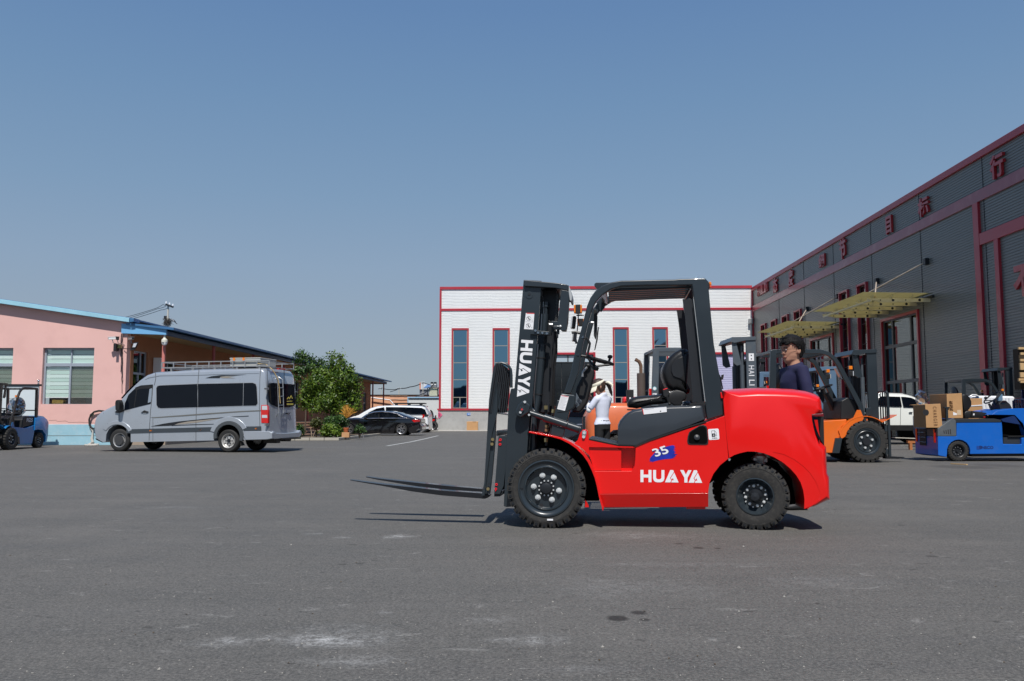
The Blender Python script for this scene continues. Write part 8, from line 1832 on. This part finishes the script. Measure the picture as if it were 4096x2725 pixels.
m = MB(); p = TP.hit(*cr(1262, 690)[0], .4); m.ball(p, .035); m.build('spinner_knob', BLACKP, sw_)
m = MB(); m.tube([c_+V((.04, 0, -.06)), TP.hit(*cr(1440, 850)[0], .5)], .05, 10); m.build('steering_column', BLACKP, tt)
tp('instrument_pod', (1410, 760, 1440, 722, 1500, 718, 1545, 760, 1572, 810, 1480, 870, 1440, 870), .35, .68, BLACKP, bev=.03); tp('instrument_glass', (1428, 748, 1448, 728, 1490, 726, 1500, 745, 1460, 762), .345, .35, SKYG)
tp('tablet_screen', (1390, 695, 1445, 645, 1455, 650, 1455, 715, 1400, 740), .55, .57, mat('screen_glass', (.15, .25, .35), .1, coat=1)); tp('pedal_lever', (1296, 760, 1312, 752, 1345, 800, 1375, 850, 1360, 860, 1330, 830), .45, .49, BLACKP)
# cartons on the tractor
def carton(pts_front, o, dep, label, mt=CARD, side=CARDD):
    F = [TP.hit(u, v, o) for u, v in pts_front]; c = sum(F, V())/4
    t = thing('cardboard_box', label, 'box', V((c.x, c.y+dep/2, min(p.z for p in F))))
    m = MB(); m.prism(F, (0, dep, 0)); m.build('box_body', mt, t, bevel=.006)
    # tape and edge flap
    m = MB(); a, b, c_, d = F; m.prism([a.lerp(b, .46)+V((0, -.002, .002)), a.lerp(b, .54)+V((0, -.002, .002)), a.lerp(b, .54)+V((0, dep, .002)), a.lerp(b, .46)+V((0, dep, .002))], (0, 0, .002)); m.build('tape', TAPE, t, smooth=0)
    return t, F
b1, F1 = carton(cr(572, 766, 748, 756, 770, 1030, 585, 1030), .02, .60, 'brown carton with the word CHARGER and a torn hole on the tractor rear')
a = F1[1].lerp(F1[0], .30)+V((0, -.002, -.02)); vs_ = (F1[2]-F1[1]); 
m = MB(); o_ = TP.hit(*cr(658, 790)[0], .015); e_ = TP.hit(*cr(672, 1010)[0], .015); uxx = e_-o_; text_on('l', 'C H A R G E R', o_, uxx, V((1, 0, 0)), uxx.length, .085, -.002, INK, b1, build=False, out=m); m.build('lettering', mat('carton_print', (.16, .07, .03), .8), b1, smooth=0)
m = MB(); p = TP.hit(*cr(580, 855)[0], .015); m.disc(p, (0, -1, 0), .07, .003, 9); m.build('torn_hole', INK, b1)
b2, F2 = carton(cr(817, 645, 990, 636, 1004, 920, 826, 922), .10, .80, 'larger brown carton with printed text behind the charger carton')
for k, (x0, x1) in enumerate(((852, 714), (872, 714))):
    m = MB(); o_ = TP.hit(*cr(842+k*16, 725)[0], .095); e_ = TP.hit(*cr(852+k*16, 835)[0], .095); uxx = e_-o_; text_on('l', ('MADE IN CHINA', 'THIS SIDE UP')[k], o_, uxx, V((1, 0, 0)), uxx.length, .05, -.002, INK, b2, build=False, out=m); m.build('lettering', MAT['carton_print'], b2, smooth=0)
m = MB(); P4 = [TP.hit(u, v, .097) for u, v in cr(935, 830, 980, 826, 984, 884, 938, 886)]; m.prism(P4, (0, .002, 0)); m.build('paper_label', mat('label_paper', (.6, .45, .3), .6), b2, smooth=0)
m = MB(); P4 = [TP.hit(u, v, .096) for u, v in cr(890, 850, 936, 868, 932, 886, 892, 888)]; m.prism(P4, (0, .002, 0)); m.build('torn_label', WHITE, b2, smooth=0)
b3, F3 = carton(cr(1085, 700, 1222, 692, 1226, 772, 1090, 778), 1.5, .6, 'small brown carton stacked on another behind the tractor seat'); b4, F4 = carton(cr(1065, 786, 1226, 776, 1228, 1100, 1068, 1100), 1.45, .7, 'brown carton under the small stacked carton behind the tractor seat')
m = MB(); P4 = [TP.hit(u, v, 1.44) for u, v in cr(1085, 776, 1226, 766, 1226, 778, 1085, 788)]; m.prism(P4, (0, .01, 0)); m.build('strap', WHITE, b3, smooth=0)
tag(MB().pp(TP, cr(435, 770, 470, 766, 470, 768, 440, 772), .3, .5).build('paper_scrap', CARD), 'thin cardboard scrap on top of the charger carton', 'scrap')
m = MB(); c = TP.hit(*cr(530, 710)[0], .55); m.ball(c, .14, .12, .22, 10, 8); m.v = [p+V((random.gauss(0, .015), random.gauss(0, .015), random.gauss(0, .02))) for p in m.v]
tag(m.build('plastic_bag', PLASTICWRAP, smooth=0), 'crumpled clear plastic bag standing behind the charger carton', 'bag')
# white wrapped goods behind
WRAP = mat('white_sheeting', (.78, .79, .82), .5, var=.03, bump=.6, bscale=6)
P25 = PL((0, 25.5), 0)
wg = thing('wrapped_pallet', 'white sheeted stack of goods behind the tow tractor seat', 'pallet load', V((P25.hit(3990, 1700).x, 25.9, 0)))
m = MB(); m.pp(P25, cr(1100, 668, 1180, 664, 1500, 668, 1600, 672, 1610, 1080, 1100, 1080), 0, 1.2); m.build('sheeting', WRAP, wg, bevel=.06)
for k in range(9):
    x = 1240+k*36; m = MB(); m.tube([P25.hit(*p, -.01) for p in cr(x, 690, x-14+k*3, 760, x+6, 850, x-8, 960)], .02, 5); m.build('sheet_fold', WRAP, wg, smooth=60)
m = MB(); m.tube([P25.hit(*p, -.05) for p in cr(1085, 670, 1110, 655, 1150, 655, 1180, 672)], .02, 6); m.build('sling', WHITEP, wg)
m = MB(); m.pp(P25, cr(1150, 670, 1185, 672, 1190, 690, 1160, 684), -.03, 0); m.build('blue_tape', BLUED, wg)
# low stools and a plank, scraps on the ground
PO = G(3640, 1800); STW = mat('orange_brown_wood', (.42, .15, .05), .6)
st1 = thing('low_trestle', 'low orange brown trestle with a pale board on top behind the tow tractor', 'trestle', PO)
m = MB(); m.box(PO.x-.05, PO.x+.9, PO.y, PO.y+.12, .20, .30); m.build('top_rail', STW, st1, bevel=.006)
for x in (0, .75): m = MB(); m.box(PO.x+x, PO.x+x+.08, PO.y, PO.y+.1, 0, .20); m.build('leg', STW, st1)
m = MB(); m.prism([V((PO.x-.45, PO.y-.05, .36)), V((PO.x+.9, PO.y-.05, .31)), V((PO.x+.9, PO.y+.2, .31)), V((PO.x-.45, PO.y+.2, .36))], (0, 0, .02)); m.build('board', mat('pale_board', (.6, .56, .48), .7), st1)
a = G(3805, 1857); b = G(3868, 1861); m = MB(); m.beam(a+V((0, 0, .012)), b+V((0, 0, .012)), .05, .02); tag(m.build('wood_strip', WOOD), 'thin strip of wood lying on the asphalt before the tow tractor', 'wood strip')
# stand with flat top in the back
# ================================================================ BUILDING OPPOSITE (seen only as a reflection in the window panes)
opp = thing('opposite_hall', 'dark blue roofed hall across the yard, visible only mirrored in window panes', 'building', V((4, -52, 0)))
m = MB(); m.prism([V((-30, -50, 0)), V((40, -50, 0)), V((40, -50, 6)), V((5, -50, 9.5)), V((-30, -50, 6))], (0, -30, 0)); m.build('hall', mat('dark_hall', (.03, .045, .07), .7), opp)
# ================================================================ PEOPLE
LENSG = glass_mat('spectacle_lens', (.12, .12, .13), .0, .0, (.92, .94, .95))
SKIN = mat('skin', (.50, .27, .18), .5, spec=.4, var=.06, vscale=9, bump=.05, bscale=60); HAIR = mat('black_hair', (.006, .0055, .0055), .62, spec=.2, var=.3, vscale=30, bump=.6, bscale=90); HAIRB = mat('brown_hair', (.045, .022, .014), .45, var=.3, vscale=30, bump=.6, bscale=90)
NAVYT = mat('navy_tshirt', (.012, .013, .055), .85, var=.15, bump=.3, bscale=14); WHITET = mat('white_tshirt', (.66, .69, .80), .8, var=.05, bump=.5, bscale=11); BLKT = mat('black_trousers', (.010, .010, .011), .8, var=.2, bump=.4, bscale=10)
CREAM = mat('cream_visor', (.74, .70, .56), .7); SLEEVE = mat('white_sun_sleeve', (.72, .72, .72), .7)
def ease(x, pts):
    for (a, fa), (b, fb) in zip(pts, pts[1:]):
        if x <= b: t = (x-a)/(b-a); t = t*t*(3-2*t); return fa+(fb-fa)*t
    return pts[-1][1]
def head_geo(m, o, R, s=1.0, grow=0.0, mask=None):
    """head with chin at z=0, crown at .235, facing +x"""
    nz, na = 30, 36; base = len(m.v)
    fr = [(0, .058), (.012, .070), (.03, .078), (.045, .076), (.055, .085), (.062, .080), (.068, .084), (.078, .080), (.086, .104), (.095, .098), (.112, .080), (.125, .084), (.15, .084), (.18, .078), (.205, .058), (.225, .030), (.235, .0)]
    bk = [(0, -.01), (.03, -.045), (.07, -.078), (.11, -.098), (.15, -.104), (.18, -.098), (.21, -.070), (.228, -.035), (.235, 0)]
    wd = [(0, .022), (.015, .040), (.04, .056), (.07, .066), (.11, .073), (.15, .077), (.18, .073), (.205, .058), (.225, .032), (.235, .001)]
    P = []
    for i in range(nz+1):
        z = .235*i/nz; f = ease(z, fr); b = ease(z, bk); w = ease(z, wd); fsm = ease(z, [(0, .056), (.03, .070), (.11, .078), (.15, .083), (.18, .078), (.205, .058), (.225, .03), (.235, 0)])
        for k in range(na):
            a = 2*math.pi*k/na; ca, sa = math.cos(a), math.sin(a)
            nose = math.exp(-(sa*w/.016)**2) if ca > 0 else 0
            ff = fsm+(f-fsm)*nose if .05 < z < .11 else f*.5+fsm*.5 if ca > .8 else fsm
            x = (ff if ca > 0 else -b)*ca if ca != 0 else 0
            x = ca*ff if ca > 0 else ca*(-b)
            y = w*(abs(sa)**.9)*(1 if sa >= 0 else -1)
            zz = z
            if grow: x += ca*grow; y += sa*grow; zz += grow*max(0, (z-.15)/.085)
            P.append(V((x, y, zz)))
    M = lambda p: o+(R @ (p*s))
    m.v += [M(p) for p in P]
    for i in range(nz):
        for k in range(na):
            a, b_, c, d = i*na+k, i*na+(k+1) % na, (i+1)*na+(k+1) % na, (i+1)*na+k
            if mask and not mask(P[a], P[c]): continue
            m.f.append((base+a, base+b_, base+c, base+d))
    if not mask: m.f.append(tuple(base+k for k in range(na))); m.f.append(tuple(base+nz*na+k for k in range(na)))
def remesh(o, vox, smooth=3):
    r = o.modifiers.new('remesh', 'REMESH'); r.mode = 'VOXEL'; r.voxel_size = vox; r.use_smooth_shade = True
    s = o.modifiers.new('smooth', 'SMOOTH'); s.factor = .6; s.iterations = smooth
def rings(m, L, n=16):
    m.loft([[V(c)+V(ax)*math.cos(2*math.pi*k/n)+V(ay)*math.sin(2*math.pi*k/n) for k in range(n)] for (c, ax, ay) in L])
def person(label, loc, rz, S, head_rz, head_tilt, armL, armR, shirt, hair, sleeve_len=.55, hs=1.22, hat=False, glasses=False, female=False, trousers=BLKT):
    """arm = [shoulder->elbow->wrist] points in local metres; facing +x; y to the left"""
    t = thing('person', label, 'person', loc, rz)
    def B(m, name, mt, par=None, smooth=60): m.v = [p*S for p in m.v]; return m.build(name, mt, par or t, smooth=smooth, local=True)
    sw = .185 if female else .235; sd = 1.0
    hz = 1.472
    m = MB()
    Rh = Matrix.Rotation(head_rz, 3, 'Z') @ Matrix.Rotation(head_tilt, 3, 'Y'); ho = V((.005, 0, hz))
    head_geo(m, ho, Rh, hs)
    for sy in (-1, 1): 
        m.ball(ho+Rh @ (V((-.012, sy*.078, .108))*hs), .020*hs, .012*hs, .032*hs, 10, 8)
    nk = .058 if female else .068
    rings(m, [((-.03, 0, 1.36), (nk*1.3, 0, 0), (0, nk*1.5, 0)), ((-.02, 0, 1.42), (nk, 0, 0), (0, nk*1.02, 0)), ((-.012, 0, 1.50), (nk*.95, 0, 0), (0, nk*.93, 0)), ((-.005, 0, 1.58), (nk*.9, 0, 0), (0, nk*.85, 0))])
    # torso and legs (under the clothes)
    rings(m, [((0, 0, .88), (.09, 0, 0), (0, .12, 0)), ((0, 0, 1.05), (.07, 0, 0), (0, .10, 0)), ((0, 0, 1.25), (.08, 0, 0), (0, .12, 0)), ((-.02, 0, 1.38), (.07, 0, 0), (0, .14, 0))])
    for sy in (-1, 1):
        rings(m, [((0, sy*.085, .92), (.075, 0, 0), (0, .075, 0)), ((.005, sy*.09, .50), (.05, 0, 0), (0, .05, 0)), ((-.01, sy*.09, .30), (.048, 0, 0), (0, .045, 0)), ((-.01, sy*.09, .09), (.034, 0, 0), (0, .032, 0))])
    hands = []
    for arm in (armL, armR):
        s_, e_, w_ = [V(p) for p in arm[:3]]; m.tube([s_, s_.lerp(e_, .5), e_, e_.lerp(w_, .35), w_], [.042, .040, .034, .036, .024], 12)
        d = (w_-e_).normalized(); side = V(arm[3]).normalized(); side = (side-d*side.dot(d)).normalized(); nrm = d.cross(side)
        c = w_+d*.05; m.obox(c, d, side, nrm, .048, .036, .014)
        for k in range(4):
            L = (.062, .072, .068, .052)[k]; b0 = w_+d*.092+side*(.027-.018*k); b1 = b0+d*L*.5+nrm*L*.10; b2 = b1+d*L*.3+nrm*L*.38; m.tube([b0-d*.02, b0, b1, b2], [.0085, .0085, .008, .0065], 8)
        th0 = w_+d*.03+side*.034; m.tube([th0, th0+d*.03+side*.022, th0+d*.058+side*.026+nrm*.012], [.011, .010, .008], 8)
    body = B(m, 'body', SKIN); remesh(body, .0075*S, 2)
    # face details
    def F(p): return ho+Rh @ (V(p)*hs)
    for sy in (-1, 1):
        q = MB(); q.ball(F((.079, sy*.031, .118)), .009, .013, .0075, 10, 6, R=Rh); B(q, 'eye', WHITEP); q = MB(); q.ball(F((.084, sy*.032, .118)), .006, .0055, .006, 8, 6, R=Rh); B(q, 'iris', INK)
        q = MB(); q.tube([F((.089, sy*.014, .136)), F((.089, sy*.032, .141)), F((.078, sy*.052, .136))], .0035, 5); B(q, 'eyebrow', hair)
    q = MB(); q.tube([F((.072, -.024, .0555)), F((.086, 0, .0575)), F((.072, .024, .0555))], [.003, .0055, .003], 6); B(q, 'lips', mat('lips', (.38, .12, .10), .45))
    if glasses:
        GM = mat('glasses_metal', (.03, .03, .03), .3, metal=.6)
        q = MB()
        for sy in (-1, 1):
            c = V((.100, sy*.034, .115)); ring = [F(c+V((-abs(.006*math.cos(a)), sy*0+.025*math.cos(a), .018*math.sin(a)))) for a in [2*math.pi*k/20 for k in range(20)]]; q.tube(ring, .0018, 5, closed=True)
            q.tube([F((.098, sy*.060, .120)), F((.03, sy*.082, .122)), F((-.02, sy*.084, .115))], .0013, 5)
        q.tube([F((.100, -.010, .118)), F((.104, 0, .120)), F((.100, .010, .118))], .0018, 5); go_ = B(q, 'glasses', GM)
        for sy in (-1, 1):
            q = MB(); c = V((.099, sy*.034, .115)); q.add([F(c+V((0, .024*math.cos(a), .017*math.sin(a)))) for a in [2*math.pi*k/16 for k in range(16)]], [tuple(range(16))]); B(q, 'lens', LENSG, go_, 0)
    # hair
    if not female:
        def hm(a, c):
            p = (a+c)/2
            if p.x > .045: return p.z > .168+.012*math.sin(p.y*90)
            if p.x > .0: return p.z > .134+(p.x)*.85
            if p.x > -.035: return p.z > .118 if abs(p.y) > .05 else p.z > .1
            return p.z > .045
        q = MB(); head_geo(q, ho, Rh, hs, .017, hm); ho_ = B(q, 'hair', hair); so = ho_.modifiers.new('thick', 'SOLIDIFY'); so.thickness = .014*S; so.offset = -1
        q = MB(); random.seed(3)
        for k in range(700):
            a = random.uniform(0, 6.283); z = random.uniform(.10, .235); w = ease(z, [(0, .05), (.11, .075), (.16, .080), (.205, .062), (.235, .01)]); l = ease(z, [(0, .07), (.11, .1), (.18, .098), (.21, .07), (.235, .01)])
            p = V((math.cos(a)*l, math.sin(a)*w, z)); 
            if not hm(p, p) or not hm(p-V((0, 0, .02)), p-V((0, 0, .02))): continue
            nn = V((math.cos(a), math.sin(a), .5*(z > .16)+1.2*(z > .21))).normalized(); st = F(p+nn*.014); tg = V((nn.x+.25, nn.y, -.5)); tg = (tg-nn*tg.dot(nn)).normalized(); en = F(p+nn*.0185+tg*random.uniform(.014, .028)); q.tube([st, en], [.0042, .001], 4)
        for k in range(46):
            y = -.055+.11*k/45; st = F(V((.055, y, .205))); en = F(V((.094-abs(y)*.35, y*1.08+random.gauss(0, .003), .163+random.uniform(-.006, .008)))); q.tube([st, st.lerp(en, .5)+V((0, 0, .006)), en], [.006, .005, .0015], 4)
        B(q, 'hair_strands', hair)
    else:
        def hm2(a, c): p = (a+c)/2; return p.x < .03 and p.z > .03 or p.z > .17
        q = MB(); head_geo(q, ho, Rh, hs, .016, hm2); ho_ = B(q, 'hair', hair); so = ho_.modifiers.new('thick', 'SOLIDIFY'); so.thickness = .012*S; so.offset = -1
        q = MB(); q.tube([F((-.10, 0, .15)), F((-.14, 0, .12)), F((-.15, -.01, .04)), F((-.14, -.02, -.04)), F((-.13, -.01, -.10))], [.03, .036, .036, .028, .008], 10); B(q, 'ponytail', hair)
    if hat:
        q = MB(); n = 24; rg = []
        for (dz, g) in ((.135, .022), (.165, .024), (.192, .020)):
            rg.append([F((( .088 if math.cos(a) > 0 else .104)*math.cos(a)+g*math.cos(a)*.6, (.080+g*.6)*math.sin(a), dz+.03*(math.cos(a) < 0)*0)) for a in [2*math.pi*k/n for k in range(n)]])
        q.loft(rg, cap=False); v_ = B(q, 'visor_band', CREAM); so = v_.modifiers.new('thick', 'SOLIDIFY'); so.thickness = .004
        q = MB(); A_ = [math.radians(a) for a in range(-75, 76, 10)]
        r0 = [F((.098*math.cos(a), .088*math.sin(a), .150)) for a in A_]; r1 = [F((.205*math.cos(a)+.035, .150*math.sin(a), .085)) for a in A_]; q.loft([r0, r1], cap=False, closed=False); v2 = B(q, 'visor_brim', CREAM); so = v2.modifiers.new('thick', 'SOLIDIFY'); so.thickness = .004
        for s_ in (-1, 1): q = MB(); q.tube([F((-.115, 0, .14)), F((-.16, s_*.05, .12)), F((-.19, s_*.09, .06)), F((-.17, s_*.11, .02))], [.010, .028, .024, .004], 6); B(q, 'visor_bow', CREAM)
    # shirt
    q = MB(); bw = sw
    ch = .112 if not female else .100
    rings(q, [((.0, 0, .885), (.135, 0, -.01), (0, .188, 0)), ((.0, 0, .93), (.125, 0, 0), (0, .172, 0)), ((0, 0, 1.02), (.115 if not female else .098, 0, 0), (0, .155 if not female else .130, 0)), ((0, 0, 1.15), (ch+.005, 0, 0), (0, .165 if not female else .145, 0)), ((0, 0, 1.28), (ch+.01, 0, 0), (0, .185 if not female else .165, 0)), ((-.012, 0, 1.36), (ch*.93, 0, 0), (0, sw*.93, 0)), ((-.02, 0, 1.41), (ch*.72, 0, 0), (0, sw*.72, 0)), ((-.022, 0, 1.450), (nk*1.32, 0, -.022), (0, nk*1.38, 0)), ((-.02, 0, 1.475), (nk*1.12, 0, -.024), (0, nk*1.12, 0))], 20)
    for arm in (armL, armR):
        s_, e_ = V(arm[0]), V(arm[1]); en = s_.lerp(e_, sleeve_len/.55*.82 if sleeve_len < .6 else 1.0); sy = 1 if s_.y > 0 else -1
        q.tube([V((-.015, sy*.08, 1.385)), s_+V((0, -sy*.012, .012)), s_.lerp(en, .5), en], [.072, .066, .062, .060], 12)
        if sleeve_len > .6: w_ = V(arm[2]); q.tube([e_, e_.lerp(w_, .9)], [.05, .036], 10)
    sh = B(q, 'tshirt', shirt); remesh(sh, .012*S, 3)
    # trousers
    q = MB(); rings(q, [((0, 0, .98), (.115, 0, 0), (0, .150, 0)), ((0, 0, .90), (.125, 0, 0), (0, .172, 0)), ((0, 0, .80), (.12, 0, 0), (0, .170, 0))])
    for sy in (-1, 1): rings(q, [((0, sy*.085, .90), (.098, 0, 0), (0, .086, 0)), ((.005, sy*.088, .70), (.088, 0, 0), (0, .082, 0)), ((.008, sy*.09, .48), (.068, 0, 0), (0, .068, 0)), ((-.01, sy*.09, .12), (.056, 0, 0), (0, .054, 0))])
    tr_ = B(q, 'trousers', trousers); remesh(tr_, .013*S, 3)
    for sy in (-1, 1):
        q = MB(); rings(q, [((-.085, sy*.09, .05), (0, .005, 0), (0, 0, .03)), ((-.06, sy*.09, .055), (0, .036, 0), (0, 0, .053)), ((.02, sy*.09, .05), (0, .038, 0), (0, 0, .048)), ((.10, sy*.09, .035), (0, .044, 0), (0, 0, .033)), ((.165, sy*.09, .028), (0, .03, 0), (0, 0, .022)), ((.175, sy*.09, .025), (0, .005, 0), (0, 0, .01))], 12); B(q, 'shoe', mat('dark_shoe', (.02, .02, .022), .6))
    return t, B, F
# the man behind the counterweight
MS = 1.075; Dm = 9.42
px_ = (3165-CX)/FOC*Dm*1.0
mt, BM, FM = person('young man in a navy T-shirt with black hair and thin glasses behind the red counterweight', V((px_+.02, Dm, 0)), math.radians(186), MS, math.radians(14), math.radians(2),
    [(-.01, .215, 1.385), (-.045, .25, 1.09), (.02, .25, .83), (1, 0, 0)], [(-.01, -.215, 1.385), (-.045, -.25, 1.09), (.02, -.25, .83), (1, 0, 0)], NAVYT, HAIR, glasses=True)
SHP = mat('shirt_print', (.05, .12, .75), .7)
m = MB(); 
for (z, y, s_) in ((1.235, .045, 'A'), (1.20, .02, '0')):
    pass
for k, (y, z, w, h, c) in enumerate(((.115, 1.20, .02, .05, SHP), (.09, 1.185, .02, .035, SHP), (.10, 1.25, .03, .012, SHP), (.06, 1.19, .02, .03, SHP))):
    m = MB(); m.obox((-.122+abs(y)*.08, y, z), V((1, 0, 0)), V((0, 1, 0)), V((0, 0, 1)), .006, w/2, h/2); BM(m, 'shirt_print', c)
# the woman with the sun visor
WS = .965; Dw = 15.6
wt, BW, FW = person('woman in white T-shirt and cream sun visor with a ponytail, seen from behind', V(((2408-CX)/FOC*Dw, Dw, 0)), math.radians(128), WS, math.radians(54), math.radians(24),
    [(-.01, .175, 1.35), (.10, .25, 1.16), (.24, .12, 1.38), (0, -1, .3)], [(-.01, -.175, 1.35), (.13, -.20, 1.14), (.26, -.02, 1.36), (0, 1, .3)], WHITET, HAIRB, hat=True, female=True)
for arm in (((.10, .25, 1.16), (.24, .12, 1.38)), ((.13, -.20, 1.14), (.26, -.02, 1.36))):
    m = MB(); a, b = V(arm[0]), V(arm[1]); m.ball(a, .05, .05, .05); m.tube([a, a.lerp(b, .72)], [.050, .042], 12); BW(m, 'sun_sleeve', SLEEVE)
ph = thing('mobile_phone', 'dark phone held up before the face of the woman in white', 'phone', V((0, 0, 0)))
Mw = WM[wt.name]; pc = Mw @ (V((.34, .05, 1.47))*WS)
ph.location = pc; WM[ph.name] = Matrix.Translation(pc); m = MB(); m.obox(pc, V((math.cos(2.23), math.sin(2.23), 0)), V((-math.sin(2.23), math.cos(2.23), 0)), V((0, 0, 1)), .006, .075, .038); m.build('case', INK, ph, bevel=.004)
# ================================================================ small litter on the asphalt
PEB = mat('pebble', (.30, .285, .26), .9, var=.4, vscale=9)
m = MB(); random.seed(11)
for k in range(700):
    u = random.uniform(-200, 4300); v = 1760+random.random()**.6*980; p = G(u, v); s_ = random.uniform(.0014, .0036)*(1+(random.random() < .04)*1.2)
    a = random.uniform(0, 3.1); c_, n_ = math.cos(a), math.sin(a); b0 = [V((p.x+(x*c_-y*n_)*s_, p.y+(x*n_+y*c_)*s_, z*s_+.001)) for x, y, z in ((-1, -.8, 0), (1.2, -.6, 0), (.8, 1, 0), (-1, .9, 0), (0, 0, 1.1))]
    m.add(b0, [(0, 1, 4), (1, 2, 4), (2, 3, 4), (3, 0, 4)])
tag(stuff(m.build('grit', PEB, smooth=0)), 'scattered pebbles and grit over the asphalt yard', 'grit')
m = MB(); random.seed(5)
for k in range(120):
    u = random.uniform(-100, 4200); v = 1780+random.random()*900; p = G(u, v); s_ = random.uniform(.004, .010); a = random.uniform(0, 3.1); d = V((math.cos(a), math.sin(a), 0)); e = V((-d.y, d.x, 0)); k_ = random.uniform(.25, .7)
    m.add([p-d*s_+V((0, 0, .002)), p+e*s_*k_+V((0, 0, .006)), p+d*s_+V((0, 0, .003)), p-e*s_*k_+V((0, 0, .005))], [(0, 1, 2, 3)])
tag(stuff(m.build('dead_leaves', mat('dry_leaf', (.10, .07, .04), .9, var=.5, vscale=3), smooth=0)), 'small dry leaf crumbs scattered over the asphalt yard', 'leaves')
# ---------------------------------------------------------------- groups of things of one kind
GR = {'security_camera': 'security cameras at the pink building corner', 'air_conditioner': 'air conditioner units on the porch', 'shrub': 'shrubs in the planting bed', 'door_canopy': 'canopies over the warehouse doors',
      'forklift_truck': 'forklift trucks standing in the yard', 'cardboard_box': 'cardboard boxes', 'parked_car': 'black cars parked in the yard', 'person': 'people in the yard'}
for o in list(bpy.data.objects):
    b = o.name.split('.')[0]
    if o.parent is None and b in GR and 'group' not in o: o['group'] = GR[b]
